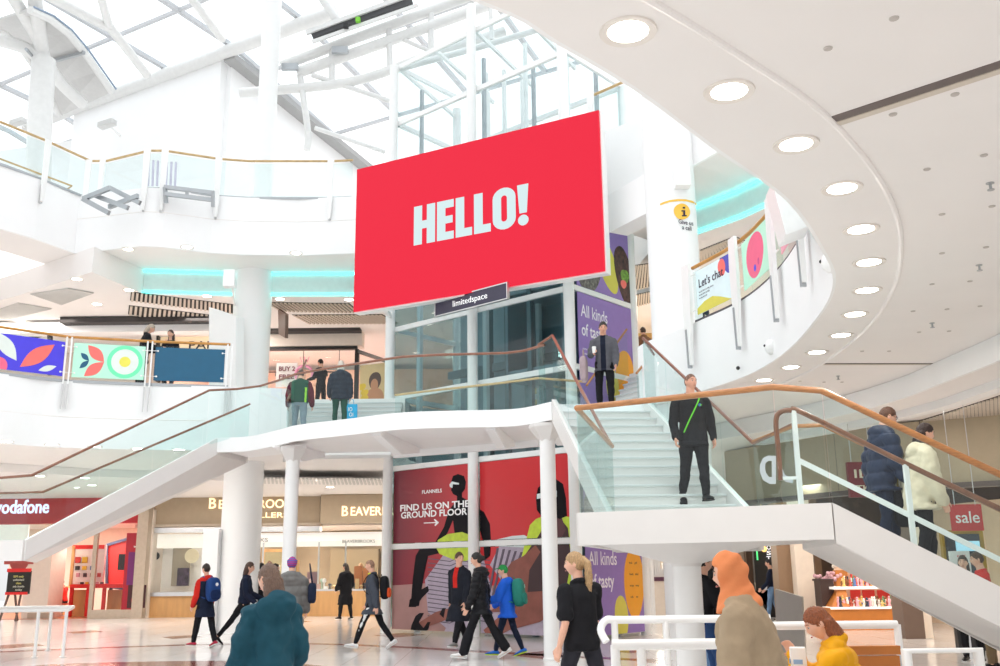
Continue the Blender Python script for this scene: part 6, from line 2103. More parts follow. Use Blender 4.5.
    for s, (sh, el, wr, fd) in ((-1, LA), (1, RA)):
        chain(B, [sh, lerp(sh, el, .5), el, lerp(el, wr, .35), wr], [.028 * h * ka, .026 * h * ka, .022 * h * ka, .021 * h * ka, .0145 * h])
        # hand: palm, four curled fingers of different length, thumb from the side of the palm
        inw = (M @ V((-s, .25, 0))); inw = (inw - fd * inw.dot(fd)).normalized()
        wv = inw.cross(fd) * s; wv.normalize()
        if wv.y < 0 and abs(fd.z) > .5: wv = -wv
        q = lerp(wr, wr + fd * .055 * h, .5)
        B.box(wr + fd * .026 * h, (.054 * h, .042 * h, .015 * h), fd, wv, inw)
        B.ball(wr + fd * .012 * h, (.015 * h, .015 * h, .015 * h), 8, 6)
        for i, (off, ln_) in enumerate([(.0160, .036), (.0055, .041), (-.0055, .038), (-.0160, .030)]):
            p0 = wr + fd * .051 * h + wv * off * h
            pts = [p0]; ang = .15
            for k, part in enumerate((.45, .30, .25)):
                ang += curl * (.75 if k else .5)
                pts.append(pts[-1] + (fd * math.cos(ang) + inw * math.sin(ang)) * ln_ * part * h)
            chain(B, pts, [.0052 * h, .0048 * h, .0044 * h, .0039 * h], 8)
        t0 = wr + fd * .016 * h + wv * .020 * h
        t1 = t0 + (fd * .7 + wv * .6 + inw * .35).normalized() * .024 * h
        chain(B, [t0, t1, t1 + (fd * .9 + wv * .1 + inw * .5).normalized() * .022 * h], [.0085 * h, .0065 * h, .005 * h], 8)
    remesh(B, vox * .72, 'body', SK, root, 2)
    # ---------- face details
    EYW = mat('eye_white', (.55, .50, .47), .3); IRIS = mat('iris_dark', s2l('#2c1e18'), .2)
    for s in (-1, 1):
        c = hc + HM_ @ V((s * hw * .38, hd * .815, hv * .06))
        b = MB(); b.ball(c, .0058 * h, 10, 8); b.ball(c + HM_ @ V((0, .0030 * h, 0)), .0042 * h, 8, 6, 1); b.build('eye', [EYW, IRIS], root, True, local=True)
    hs, hcol = hair
    HC = hairm('hair_' + hcol.lstrip('#').translate(str.maketrans('0123456789', 'ghijklmnop')), hcol)
    for s in (-1, 1):
        b = MB()
        b.tube([hc + HM_ @ V((s * hw * .22, hd * .985, hv * .235)), hc + HM_ @ V((s * hw * .45, hd * .93, hv * .275)), hc + HM_ @ V((s * hw * .68, hd * .78, hv * .22))], [.0020 * h, .0024 * h, .0014 * h], 6)
        b.build('eyebrow', HC if hs not in ('hijab', 'cap', 'beanie') else hairm('hair_dark_brow', '#33241c'), root, True, local=True)
    b = MB(); b.tube([hc + HM_ @ V((-hw * .28, hd * .955, -hv * .53)), hc + HM_ @ V((0, hd * 1.035, -hv * .52)), hc + HM_ @ V((hw * .28, hd * .955, -hv * .53))], [.0015 * h, .0036 * h, .0015 * h], 8)
    b.build('lips', mat('lips_rose' if fem else 'lips_pale', s2l('#b0625c') if fem else s2l('#b5786a'), .5), root, True, local=True)
    # ---------- hair / headwear
    def hairline(y): return -.80 + 1.36 * ((y + 1) / 2) ** 1.25
    def capk(thick):
        def kf(u):
            f = u[2] - hairline(u[1])
            return .92 + sstep(-.07, .07, f) * (.08 + thick)
        return kf
    if hs != 'none':
        Hm = MB()
        th = {'buzz': .022, 'short': .075, 'hijab': .12, 'beanie': .10, 'cap': .07}.get(hs, .085)
        if hs == 'hijab':
            def kf(u): return .88 + .33 * sstep(.10, -.12, u[1] - .62 + .25 * abs(u[2] + .1)) if u[2] < .45 else 1.19
            head_mesh(Hm, kf, face=False)
            Hm.loft([[hc + HM_ @ V((rx * h * math.cos(w), yo * h + ry * h * math.sin(w), z * h)) for w in [2 * math.pi * i / 20 for i in range(20)]] for z, rx, ry, yo in [(-.122, .105, .082, -.006), (-.104, .098, .078, -.008), (-.080, .074, .068, -.010), (-.045, .050, .054, -.008), (-.01, .046, .050, -.010)]])
            o = remesh(Hm, vox * .8, 'headscarf', cloth('scarf_orange', '#e08a5a', .8, .10, 6, .4, 30), root, 3, lambda c: .004 * math.sin(c.z * 60 + c.y * 55 + 3 * noise.noise(c * 5)) + .003 * noise.noise(c * 20))
        else:
            head_mesh(Hm, capk(th), face=False)
            if hs in ('cap', 'beanie'): pass
            if hs == 'bun': Hm.ball(hc + HM_ @ V((0, -hd * 1.12, hv * .15)), (.024 * h, .026 * h, .026 * h))
            if hs in ('ponytail',):
                p0 = hc + HM_ @ V((0, -hd * 1.0, hv * .45))
                chain(Hm, [p0, p0 + V((0, -.030, -.03)) * h, p0 + V((0, -.036, -.10)) * h, p0 + V((0, -.030, -.19)) * h, p0 + V((0, -.030, -.265)) * h], [.014 * h, .021 * h, .023 * h, .017 * h, .004 * h])
            if hs in ('long', 'bob'):
                L = .20 if hs == 'long' else .055
                pr_ = [(.0, .050, .030, -.030), (-.05, .053, .036, -.032), (-.05 - L * .5, .056, .034, -.036), (-.05 - L, .040, .020, -.040)]
                Hm.loft([[hc + HM_ @ V((rx * h * math.cos(w), yo * h + ry * h * math.sin(w), z * h)) for w in [2 * math.pi * i / 16 for i in range(16)]] for z, rx, ry, yo in pr_[::-1]])
            nm = 'hair'
            if hs == 'beanie':
                Hm.lathe([(hw * 1.14, 0), (hw * 1.18, .02 * h), (hw * 1.12, .03 * h)], hc + HM_ @ V((0, -.004 * h, .010 * h)), 20)
                nm = 'beanie'
            if hs == 'cap':
                Hm.box(hc + HM_ @ V((0, hd * 1.35, hv * .42)), (hw * 1.7, .05 * h, .008 * h), HM_ @ V((1, 0, 0)), HM_ @ V((0, 1, -.15)), HM_ @ V((0, .15, 1)))
                nm = 'cap'
            mt = HC
            if hs == 'beanie':
                mt = [cloth('beanie_magenta', '#a8346e', .9), cloth('beanie_blue', '#3f62a8', .9)]
                remesh(Hm, vox * .8, nm, mt, root, 2, None, lambda c: int((c.z * 60) % 2 < .8))
            else:
                remesh(Hm, vox * .75, nm, mt if hs != 'cap' else cloth('cap_green', '#2f8a4a', .8), root, 2, lambda c: (.0035 * math.sin(40 * noise.noise(c * 14)) if hs != 'cap' else 0))
    # ---------- clothes
    def nz(c, amp, f): return amp * noise.noise(c * f + V((H * 7, yaw * .1, 3)))
    if bottom:
        col, fit, flare = bottom.get('col'), bottom.get('fit', 1.1), bottom.get('flare', 1.0)
        Tm = MB()
        Tm.loft([ring(z, (rx * wide) * 1.0 + .004, (ry * wide) * 1.0 + .003) for z, rx, ry in TOR[:3]])
        for J in (LJ, RJ):
            an = lerp(J[1], J[2], .93)
            chain(Tm, [J[0], lerp(J[0], J[1], .45), J[1], lerp(J[1], J[2], .4), an], [(.049 if top else .055) * h * fit * wide, .0455 * h * fit * wide, .036 * h * fit, .035 * h * fit * (1 + (flare - 1) * .5), .027 * h * fit * flare])
        mfn = None
        mts = [col]
        if bottom.get('stripe'):
            mts = [col, bottom['stripe']]
            mfn = lambda c: int(abs(c.x) > .098 * h and c.z < .46 * h)
        remesh(Tm, vox * .9, 'trousers', mts, root, 3, lambda c: nz(c, .010, 9) + nz(c, .005, 22), mfn)
    if shoes:
        SH = cloth('shoe_' + shoes.lstrip('#').translate(str.maketrans('0123456789', 'ghijklmnop')), shoes, .5, .1, 10, .1)
        SO = cloth('sole_' + sole.lstrip('#').translate(str.maketrans('0123456789', 'ghijklmnop')), sole, .6, .05, 10, .0)
        for J in (LJ, RJ):
            fd, fu = J[3], J[4]; sd = fd.cross(fu)
            prof = [(-.038, .020, .030, .004), (-.02, .026, .042, .004), (.02, .026, .040, .004), (.06, .029, .028, .002), (.095, .027, .020, .0), (.117, .014, .010, .0)]
            b = MB()
            b.loft([[J[2] + fd * t * h + sd * rx * h * math.cos(w) + fu * (-.040 * h + .006 * h + zz * h * .5 + zz * h * .5 * math.sin(w)) for w in [2 * math.pi * i / 12 for i in range(12)]] for t, rx, zz, _ in prof])
            so_ = b.build('shoe', SH, root, True, local=True)
            b = MB()
            out = [(t, rx) for t, rx, _, _ in prof]
            poly = [J[2] + fd * t * h + sd * rx * 1.04 * h - fu * .0445 * h for t, rx in out] + [J[2] + fd * t * h - sd * rx * 1.04 * h - fu * .0445 * h for t, rx in out[::-1]]
            b.extr(poly, fu * .011 * h); b.build('sole', SO, so_, False, local=True)
    if top:
        ez = top.get('ease', .012); hem = top.get('hem', -.03); slv = top.get('sleeve', 1.0); box_ = top.get('boxy', .5)
        Gm = MB()
        rings = []
        midleg = (lerp(LJ[0], LJ[1], .6) + lerp(RJ[0], RJ[1], .6)) / 2
        if hem < -.065:
            n_ = 5
            for i in range(n_):
                z = hem + (-.065 - hem) * i / n_
                t = (i / n_)
                fl = top.get('flare', 1.08)
                rx = (.092 * (fl + (1 - fl) * t)) * wide * h + ez
                ry = (.066 * (fl + (1 - fl) * t)) * wide * h + ez
                dep = (-z) * h
                cy = (midleg - PEL).y * min(1, dep / (.15 * h)) * .8
                ta, tb = math.tan(R_(min(50, max(legs[0], legs[2])))), math.tan(R_(max(-50, min(legs[0], legs[2]))))
                sp_ = max(0, dep * (ta - tb) / 2 * .9 - .012 * h)
                cy = dep * (ta + tb) / 2
                sq = lambda v: math.copysign(abs(v) ** .72, v)
                rings.append([PEL + V((rx * sq(math.cos(2 * math.pi * k / 20)), cy + (ry + sp_) * sq(math.sin(2 * math.pi * k / 20)), z * h)) for k in range(20)])
        for z, rx, ry in TOR:
            if z < hem: continue
            rx2 = max(rx, (.088 if not fem else .08) * box_ + rx * (1 - box_)) if z < .25 else rx
            ry2 = max(ry, .060 * box_ + ry * (1 - box_)) if z < .25 else ry
            k = 1.0 if z < .28 else .5
            rings.append(ring(z, rx2 * wide + ez / h * k, ry2 * wide + ez / h * k))
        Gm.loft(rings)
        for s, (sh, el, wr, fd) in ((-1, LA), (1, RA)):
            if slv >= .9:
                Gm.tube([neck0, lerp(neck0, sh, .5) - V((0, 0, .004 * h)), lerp(sh, el, .12)], [.036 * h + ez * .6, .036 * h + ez * .8, .033 * h + ez * .8], 12)
                chain(Gm, [lerp(sh, el, .06), lerp(sh, el, .5), el, lerp(el, wr, .5), lerp(el, wr, .95)], [.031 * h + ez * .7, .030 * h + ez, .027 * h + ez, .024 * h + ez, .0205 * h + ez * .7])
            elif slv > 0:
                chain(Gm, [sh, lerp(sh, el, .45), lerp(sh, el, slv)], [.036 * h + ez * .8, .031 * h + ez, .030 * h + ez * 1.3])
        if top.get('collar', 0):
            c = top['collar']
            cp = [T(.040 * math.cos(w), -.002 + .040 * math.sin(w), .305 + c * .3 - .010 * math.sin(w)) for w in [2 * math.pi * i / 16 for i in range(16)]]
            Gm.tube(cp, (.010 + c * .3) * h, 8, closed=True)
        if top.get('hood'):
            hk = float(top['hood']); hm = MB(); hm.ball((0, 0, 0), (.072 * h * hk, .044 * h * hk, .052 * h * hk), 16, 10)
            Gm.add([T(0, -.055, .275) + M @ v for v in hm.v], hm.f)
            cp = [T(.055 * math.cos(w), -.012 + .048 * math.sin(w), .300 - .018 * math.sin(w)) for w in [2 * math.pi * i / 16 for i in range(16)]]
            Gm.tube(cp, .017 * h, 8, closed=True)
        pf = top.get('puff', 0)
        pitch_ = top.get('pitch', .07)
        def dsp(c):
            d = nz(c, top.get('fold', .010), 7) + nz(c, top.get('fold', .010) * .6, 17)
            if pf:
                d += pf * (abs(math.sin(math.pi * (c.z + .006 * noise.noise(c * 12)) / pitch_)) ** .6 - .7)
            return d
        mts = [top['col']] if not isinstance(top['col'], list) else top['col']
        mfn = top.get('mfn')
        g = remesh(Gm, vox, top.get('name', 'jacket'), mts, root, 3, dsp, (lambda c: mfn(c, PEL, h)) if mfn else None)
    if extra: extra(root, dict(T=T, h=h, PEL=PEL, M=M, LA=LA, RA=RA, LJ=LJ, RJ=RJ, hc=hc, HM=HM_, ring=ring, vox=vox, hw=hw, hd=hd, hv=hv))
    return root, dict(T=T, h=h, PEL=PEL, M=M, LA=LA, RA=RA, LJ=LJ, RJ=RJ, hc=hc, HM=HM_, loc=V(loc), yaw=yaw)


def carried(J, name, label, cat, off, build):
    """a thing carried by a person: its own top-level Empty standing in the person's frame"""
    rz = Matrix.Rotation(math.radians(J['yaw']), 3, 'Z')
    t = thing(name, J['loc'] + rz @ V(off), label, cat)
    t.rotation_euler = (0, 0, math.radians(J['yaw']))
    build(t, V(off))
    return t


def rounded_bag(w, d, hgt, c, M=None, p=3.0, n=24, m=14):
    """superellipsoid body"""
    mb = MB(); vs = []
    c = V(c)
    f = lambda t, e: math.copysign(abs(t) ** (2 / e), t)
    for i in range(m + 1):
        a = -math.pi / 2 + math.pi * i / m
        for k in range(n):
            w_ = 2 * math.pi * k / n
            v = V((w / 2 * f(math.cos(a), p) * f(math.cos(w_), p), d / 2 * f(math.cos(a), p) * f(math.sin(w_), p), hgt / 2 * f(math.sin(a), p)))
            vs.append(c + (M @ v if M else v))
    fs = [(i * n + k, i * n + (k + 1) % n, (i + 1) * n + (k + 1) % n, (i + 1) * n + k) for i in range(m) for k in range(n)]
    return mb.add(vs, fs)


def backpack(J, label, col, accent=None, size=(.30, .17, .44), acc_low=True, badge=None):
    h, T, M = J['h'], J['T'], J['M']
    c = T(0, -.125 - size[1] * .18 / 1.0 * .5, .155)
    off = V((c.x, c.y, c.z - size[2] / 2))
    def bld(t, o):
        rounded_bag(size[0], size[1], size[2], c - o, M).build('body', col, t, True, local=True)
        rounded_bag(size[0] * .78, .07, size[2] * .42, c - o + M @ V((0, -size[1] * .48, -size[2] * .22)), M).build('front_pocket', accent or col, t, True, local=True)
        if badge:
            b = MB(); b.lathe([(.035, 0), (.035, .006)], c - o + M @ V((0.02, -size[1] * .5, size[2] * .2)), 16, M @ V((0, -1, 0))); b.build('badge', badge, t, local=True)
        for s in (-1, 1):
            b = MB()
            pts = smooth_path([T(s * .05, -.085, .26) - o, T(s * .062, -.03, .312) - o, T(s * .066, .045, .285) - o, T(s * .072, .088, .20) - o, T(s * .088, .055, .11) - o, T(s * .08, -.09, .05) - o], 4)
            for p, q in zip(pts, pts[1:]): b.bar(p, q, .035, .012, M @ V((0, 1, .3)))
            b.build('strap', col, t, local=True)
        b = MB(); b.tube(smooth_path([c - o + M @ V((-.03, size[1] * .3, size[2] * .5)), c - o + M @ V((0, size[1] * .3, size[2] * .56)), c - o + M @ V((.03, size[1] * .3, size[2] * .5))], 4), .007, 6); b.build('grab_loop', col, t, True, local=True)
    return carried(J, 'backpack', label, 'backpack', off, bld)


def gpos(px, D, z=0.0):
    """standing point at depth D below pixel column px (on a floor at height z)"""
    yy = 333
    for _ in range(6):
        p = atY(px, yy, D)
        d = V((p.x, D, z)) - EYE
        yy = 333 - FPX * d.dot(_u) / d.dot(_f)
    return V((p.x, D, z))


BLKC = cloth('black_cloth', '#1b1b1f'); BLKP = cloth('black_puffer', '#17171b', .45, .1); NAVYC = cloth('navy_cloth', '#1c2438'); NAVYP = cloth('navy_puffer', '#222c44', .5)
DENIM = cloth('blue_denim', '#2f4a78'); DENIML = cloth('light_denim', '#6f8fb5'); GREYT = cloth('charcoal_trouser', '#2c2c33'); GREYJ = cloth('slate_jacket', '#454a54')
REDC = cloth('red_cloth', '#c92a22'); TEALC = cloth('teal_parka', '#1b4655', .75, .12, 5); BEIGEC = cloth('beige_coat', '#a8957c', .85); CREAMC = cloth('cream_fleece', '#d9cdb4', .9)
GREYP = cloth('grey_puffer', '#6d6c6a', .6); BLUEJ = cloth('bright_blue_jacket', '#1f5fd0', .6); YELJ = cloth('mustard_puffer', '#e0a010', .55); WHITEC = cloth('white_cloth', '#dcdcdc')
GREENC = cloth('forest_green', '#1f4a3c'); BROWNC = cloth('brown_jacket', '#7a5a44'); MAROONC = cloth('maroon_cloth', '#5a1f2c'); LIMEC = cloth('lime_strap', '#6fd03a', .5)

WALK_L = dict(legs=(24, 4, -20, 16), heel=(-8, 30))
STAND = dict(legs=(2, 1, -1, 1), heel=(0, 0), arms=((2, 7, 10, 0), (2, 7, 10, 0)))

# foreground, walking past the camera
person('person in a hooded teal parka seen from behind at the lower left', gpos(266, 7.0), 34, 1.56, True, lean=7, hair=('bob', '#6d5446'), arms=((12, 10, 25, 6), (8, 9, 20, 4)), legs=(16, 4, -14, 10), heel=(0, 20), head=(18, 8),
       top=dict(col=TEALC, ease=.042, hem=-.20, collar=.03, hood=1.35, boxy=1, fold=.028, name='parka'), bottom=dict(col=BLKC), vox=.012, wide=.96)
p_, J = person('person in a black polo shirt and charcoal trousers walking left', gpos(585, 9.4), 36, 1.66, True, lean=3, hair=('ponytail', '#b5936a'), arms=((-8, 9, 30, 0), (12, 9, 30, 0)), legs=(20, 4, -18, 14), head=(40, 2), sk='#e0ad94',
       top=dict(col=BLKC, ease=.024, hem=-.065, sleeve=.72, flare=.98, collar=.015, name='polo_shirt'), bottom=dict(col=GREYT, fit=.98), vox=.011, wide=1.1)
person('person in an orange headscarf and beige coat walking left in the foreground', gpos(769, 5.4), 66, 1.58, True, lean=6, hair=('hijab', '#33241c'), arms=((10, 12, 24, 4), (-12, 12, 18, 4)), legs=(20, 5, -18, 14), head=(-4, 8),
       top=dict(col=BEIGEC, ease=.05, hem=-.22, boxy=1, fold=.02, name='coat', collar=.02), bottom=dict(col=GREYT), vox=.013, wide=1.15)
# the seated girl with her bag on a bench
gy = gpos(860, 6.8)
p_, J = person('person in a mustard puffer jacket sitting and looking down', gy, 72, 1.62, True, lean=9, hair=('bob', '#8a4a26'), arms=((40, 10, 84, 14), (44, 8, 116, 6)), legs=(82, 84, 86, 84), heel=(0, 0), head=(8, 26), seat_z=.50,
       top=dict(col=YELJ, ease=.05, hem=-.04, puff=.024, pitch=.11, collar=.04, boxy=1, name='puffer_jacket'), bottom=dict(col=DENIM), vox=.011)
hp = J['RA'][2] + J['RA'][3] * .06 + V((-.10, -.05, -.07))
def _pb(t, o):
    b = MB(); w, d, hh_ = .075, .05, .22
    rings = []
    for z, k in ((-hh_ * .6, .95), (-hh_ * .3, 1.0), (0, 1.02), (hh_ * .4, .97)):
        rings.append([V((w * k * sx, d * k * sy + .006 * math.sin(9 * z + sx * 2), z)) for sx, sy in ((-1, -1), (0, -1.05), (1, -1), (1.03, 0), (1, 1), (0, 1.05), (-1, 1), (-1.03, 0))])
    b.loft(rings); b.build('bag_body', WHITEP, t, local=True)
    b = MB(); b.box((-.0779, 0, .0), (.002, .06, .03)); b.box((0, d * 1.06 + .004, .0), (.10, .003, .03)); b.build('blue_print', mat('pale_blue_print', s2l('#8fb4dc'), .5), t, local=True)
carried(J, 'paper_bag', 'white paper bag with a blue print held by the person in mustard', 'bag', hp, _pb)
bn = thing('bench', gy, 'orange wooden bench back under the white rail beside the seated person', 'bench')
q = gpos(872, 7.2); ya = 7.25
b = MB(); bpx(846, 646, 901, 655, 7.35, .06, b); bpx(846, 656, 901, 680, 7.35, .06, b); b.build('backrest', OW, bn, bevel=.004)
a, c = atY(790, 650, 7.1), atY(901, 650, 7.1)
b = MB(); b.box(((a.x + c.x) / 2 - .1, 7.02, .44), (c.x - a.x + .3, .52, .07)); b.build('seat', OW, bn, bevel=.01)
for x in (a.x - .1, c.x - .15):
    b = MB(); b.box((x, 7.05, .2), (.07, .42, .4)); b.build('leg', STEELW, bn)
z1 = atY(850, 625, 7.5).z
lft, rgt = atY(786, 626, 7.5), atY(897, 624.5, 7.5)
barrier('white rail behind the seated person over the wooden bench', [[V((lft.x - .4, 7.5, z1)), V((rgt.x, 7.5, z1))]], [V((rgt.x, 7.5, z1)), V((lft.x - .3, 7.5, z1))], .03)
o = MB().box((rgt.x, 7.42, .47), (.09, .03, .8)).build('end_plate', mat('pale_blue_plate', s2l('#c9d4de'), .4)); tag(o, 'pale blue end plate below the corner of the white rail', 'plate')
e0, e1, e2 = atY(906, 651, 6.6), atY(978, 652, 6.6), atY(1020, 640, 7.6)
barrier('white square barrier frame at the lower right corner', [[V((e0.x, 6.6, 0.02)), V((e0.x, 6.6, e0.z)), V((e1.x, 6.6, e0.z)), V((e1.x, 6.6, 0.02))]], [], .036)
# middle barrier in front of the purple poster
m1, m2 = atY(612, 645, 6.6), atY(720, 648, 6.6); n1, n2 = atY(611, 620, 9.1), atY(675, 619.5, 9.1)
zf, zb3 = m1.z, n1.z
barrier('front white barrier rail below the stair landing', [[V((m1.x, 6.6, zf)), V((atY(760, 648, 6.6).x, 6.6, zf))]], [V((m1.x + .02, 6.6, zf)), V((atY(641, 645, 6.6).x, 6.6, zf)), V((atY(750, 645, 6.6).x, 6.6, zf))], .034)
barrier('rear white barrier rail with a looped end below the stair landing', [smooth_path([V((n1.x - .06, 9.0, zb3 - .18)), V((n1.x - .10, 9.05, zb3 - .08)), V((n1.x - .04, 9.1, zb3)), V((n1.x + .1, 9.1, zb3)), V((atY(712, 620, 9.1).x, 9.1, zb3)), V((atY(770, 620, 9.1).x, 9.1, zb3))], 4)], [V((atY(665.5, 620, 9.1).x, 9.1, zb3)), V((n1.x + .03, 9.1, zb3)), V((atY(750, 620, 9.1).x, 9.1, zb3))], .034)
# pair leaning by the column under the landing
person('person in a black hoodie and dark jeans standing behind the post under the landing', gpos(707, 12.2), -70, 1.72, lean=4, hair=('short', '#141214'), arms=((25, 6, 50, 10), (25, 6, 50, 10)), legs=(28, 22, 20, 14), heel=(0, 0), head=(-10, 4),
       top=dict(col=BLKC, ease=.028, hem=-.03, hood=True, name='hoodie'), bottom=dict(col=DENIM), vox=.013)
person('person in a black top and pale jeans beside the black hoodie', gpos(716, 13.2), -60, 1.65, True, lean=2, hair=('long', '#17120f'), **STAND, top=dict(col=BLKC, ease=.03, hem=-.06, collar=.02), bottom=dict(col=DENIML), vox=.014)

# walkers on the polished floor
p_, J = person('person in a grey jacket with a black and orange backpack walking left', gpos(372, 20.2), 84, 1.76, lean=3, hair=('buzz', '#8a6a55'), **WALK_L, arms=((-18, 6, 14, 0), (10, 6, 20, 0)), head=(-6, 4), shoes='#e4e4e4',
       top=dict(col=GREYJ, ease=.03, hem=-.13, collar=.025, boxy=1, fold=.014), bottom=dict(col=BLKC, fit=1.0, stripe=WHITEC), vox=.016)
backpack(J, 'black backpack with an orange pocket on the person in the grey jacket', BLKC, cloth('orange_pocket', '#e0562a'), (.30, .18, .46))
def _col(root, g):
    b = MB(); b.tube([g['T'](.042 * math.cos(w), -.002 + .042 * math.sin(w), .318) for w in [2 * math.pi * i / 16 for i in range(16)]], .009 * g['h'], 8, closed=True); b.build('yellow_collar', cloth('acid_yellow', '#d8dc2a', .6), root, True, local=True)
_col(p_, J)
person('person in a long dark coat open over a red top', gpos(460, 20.0), 142, 1.86, lean=2, hair=('short', '#5a4032'), legs=(22, 4, -18, 12), heel=(-6, 28), arms=((8, 6, 16, 0), (-8, 6, 14, 0)), head=(72, 0), shoes='#8a8a88',
       top=dict(col=[cloth('dark_overcoat', '#20232c'), REDC], ease=.035, hem=-.24, collar=.02, boxy=1, name='overcoat', mfn=lambda c, P, h: int(c.y > .035 and abs(c.x) < .05 and c.z > P.z + .10 * h)), bottom=dict(col=BLKC), vox=.016)
person('person in a quilted black puffer and flared black trousers walking left', gpos(481, 17.8), 80, 1.84, True, lean=3, hair=('bun', '#17130f'), legs=(20, 2, -24, 10), heel=(-6, 30), arms=((14, 6, 14, 0), (-12, 6, 14, 0)), head=(2, 2), shoes='#e6e4e2',
       top=dict(col=BLKP, ease=.03, hem=-.10, puff=.02, pitch=.10, collar=.03, hood=True, name='puffer_jacket'), bottom=dict(col=BLKC, flare=1.6), vox=.016)
p_, J = person('person in a bright blue jacket and green cap walking left', gpos(508, 18.3), 76, 1.60, lean=4, hair=('cap', '#2f8a4a'), legs=(16, 2, -14, 10), heel=(0, 18), arms=((28, 6, 50, 10), (20, 6, 40, 8)), head=(10, 4), shoes='#2f6fd0', sole='#b8e03a',
       top=dict(col=BLUEJ, ease=.038, hem=-.11, collar=.02, hood=True, boxy=1), bottom=dict(col=NAVYC, fit=1.0), vox=.015)
backpack(J, 'teal green backpack on the person in the blue jacket', cloth('teal_pack', '#2a7d70', .6), None, (.32, .22, .50), badge=cloth('pack_badge', '#8fc0b0'))
p_, J = person('person in a navy gilet with a red hood and red sleeves walking away', gpos(203, 21.3), 52, 1.70, True, lean=2, hair=('short', '#2a1d18'), legs=(14, 2, -12, 8), heel=(0, 16), arms=((6, 8, 24, 2), (4, 8, 24, 2)), head=(6, 0), shoes='#b03048',
       top=dict(col=[NAVYC, REDC], ease=.03, hem=-.17, hood=True, boxy=1, puff=.006, pitch=.09, mfn=lambda c, P, h: int(c.z > P.z + .262 * h or abs(c.x) > .118 * h)), bottom=dict(col=BLKC), vox=.016)
backpack(J, 'royal blue backpack on the person with the red hood', cloth('royal_pack', '#1f3f78', .6), cloth('royal_pack_dark', '#16284e', .6), (.32, .20, .50), badge=WHITEC)
p_, J = person('shopper in navy striding right past the round column', gpos(242, 22.0), -82, 1.80, True, lean=4, hair=('bob', '#4a3026'), legs=(26, 4, -32, 8), heel=(-6, 40), arms=((20, 6, 50, 6), (12, 6, 40, 6)), head=(0, 4),
       top=dict(col=NAVYC, ease=.025, hem=-.04, collar=.015), bottom=dict(col=BLKC, fit=.95), vox=.017)
def _tote(t, o):
    rounded_bag(.12, .30, .34, (0, 0, .17), None, 5).build('bag_body', WHITEC, t, True, local=True)
    b = MB(); b.tube(smooth_path([(0, -.08, .33), (0, -.05, .50), (0, .05, .50), (0, .08, .33)], 4), .008, 6); b.build('handle', WHITEC, t, True, local=True)
c = J['RA'][2] + V((.04, .03, -.52)); carried(J, 'tote_bag', 'white tote bag carried by the striding shopper in navy', 'bag', c, _tote)
p_, J = person('person in a long grey puffer coat and purple beanie seen from behind', gpos(288, 17.2), 8, 1.76, True, lean=3, hair=('beanie', '#a8346e'), legs=(12, 3, -10, 8), heel=(0, 12), arms=((4, 8, 16, 2), (4, 10, 20, 2)), head=(-4, 0),
       top=dict(col=GREYP, ease=.05, hem=-.36, puff=.026, pitch=.16, hood=1.2, boxy=1, name='puffer_coat'), bottom=dict(col=BLKC), vox=.016, wide=1.1)
def _shb(t, o):
    rounded_bag(.14, .30, .34, (0, 0, .17), None, 4).build('bag_body', NAVYC, t, True, local=True)
    b = MB(); b.tube(smooth_path([(0, -.1, .32), (-.05, -.04, .62), (-.05, .04, .62), (0, .1, .32)], 4), .012, 6); b.build('strap', NAVYC, t, True, local=True)
c = J['T'](.205, -.02, .03); carried(J, 'shoulder_bag', 'dark shoulder bag on the person in the grey puffer coat', 'bag', c, _shb)
person('shopper in black at the jeweller, left of three', gpos(258, 27.0), -20, 1.78, hair=('short', '#15130f'), **STAND, top=dict(col=BLKC, ease=.03, hem=-.1), bottom=dict(col=BLKC), vox=.02)
person('shopper in a brown jacket at the jeweller, middle of three', gpos(266.5, 28.0), 10, 1.84, hair=('buzz', '#7a4c34'), **STAND, top=dict(col=BROWNC, ease=.03, hem=-.1), bottom=dict(col=NAVYC), vox=.02)
person('person in teal facing right at the jeweller beside the grey puffer coat', gpos(271.5, 25.5), -80, 1.74, True, hair=('bob', '#2a1c16'), **STAND, top=dict(col=TEALC, ease=.03, hem=-.1, collar=.02), bottom=dict(col=BLKC), vox=.02)
person('person in a long black coat browsing at the jeweller counter', gpos(345, 32.5), 40, 1.78, True, hair=('long', '#221712'), legs=(10, 2, -9, 5), heel=(0, 10), arms=((10, 8, 40, 6), (8, 8, 30, 6)), head=(20, 4), sole='#e8e8e8',
       top=dict(col=BLKC, ease=.05, hem=-.26, boxy=1, hood=True, fold=.02, name='coat'), bottom=dict(col=BLKC), vox=.02)
person('shop assistant in black behind the jeweller counter', gpos(360, 37.6), 160, 1.84, True, hair=('long', '#b58a56'), **STAND, top=dict(col=BLKC, ease=.015, hem=-.05), bottom=dict(col=BLKC), vox=.02)
person('person in a red polo sitting at the desk in the phone shop', gpos(62.5, 38.3), 75, 1.74, hair=('short', '#1d1512'), lean=12, seat_z=.56, legs=(80, 80, 74, 84), heel=(0, 0), arms=((40, 6, 95, 12), (30, 6, 50, 10)), head=(0, 8),
       top=dict(col=REDC, ease=.015, hem=-.05, sleeve=.7, name='polo_shirt', collar=.012), bottom=dict(col=BLKC), vox=.018)

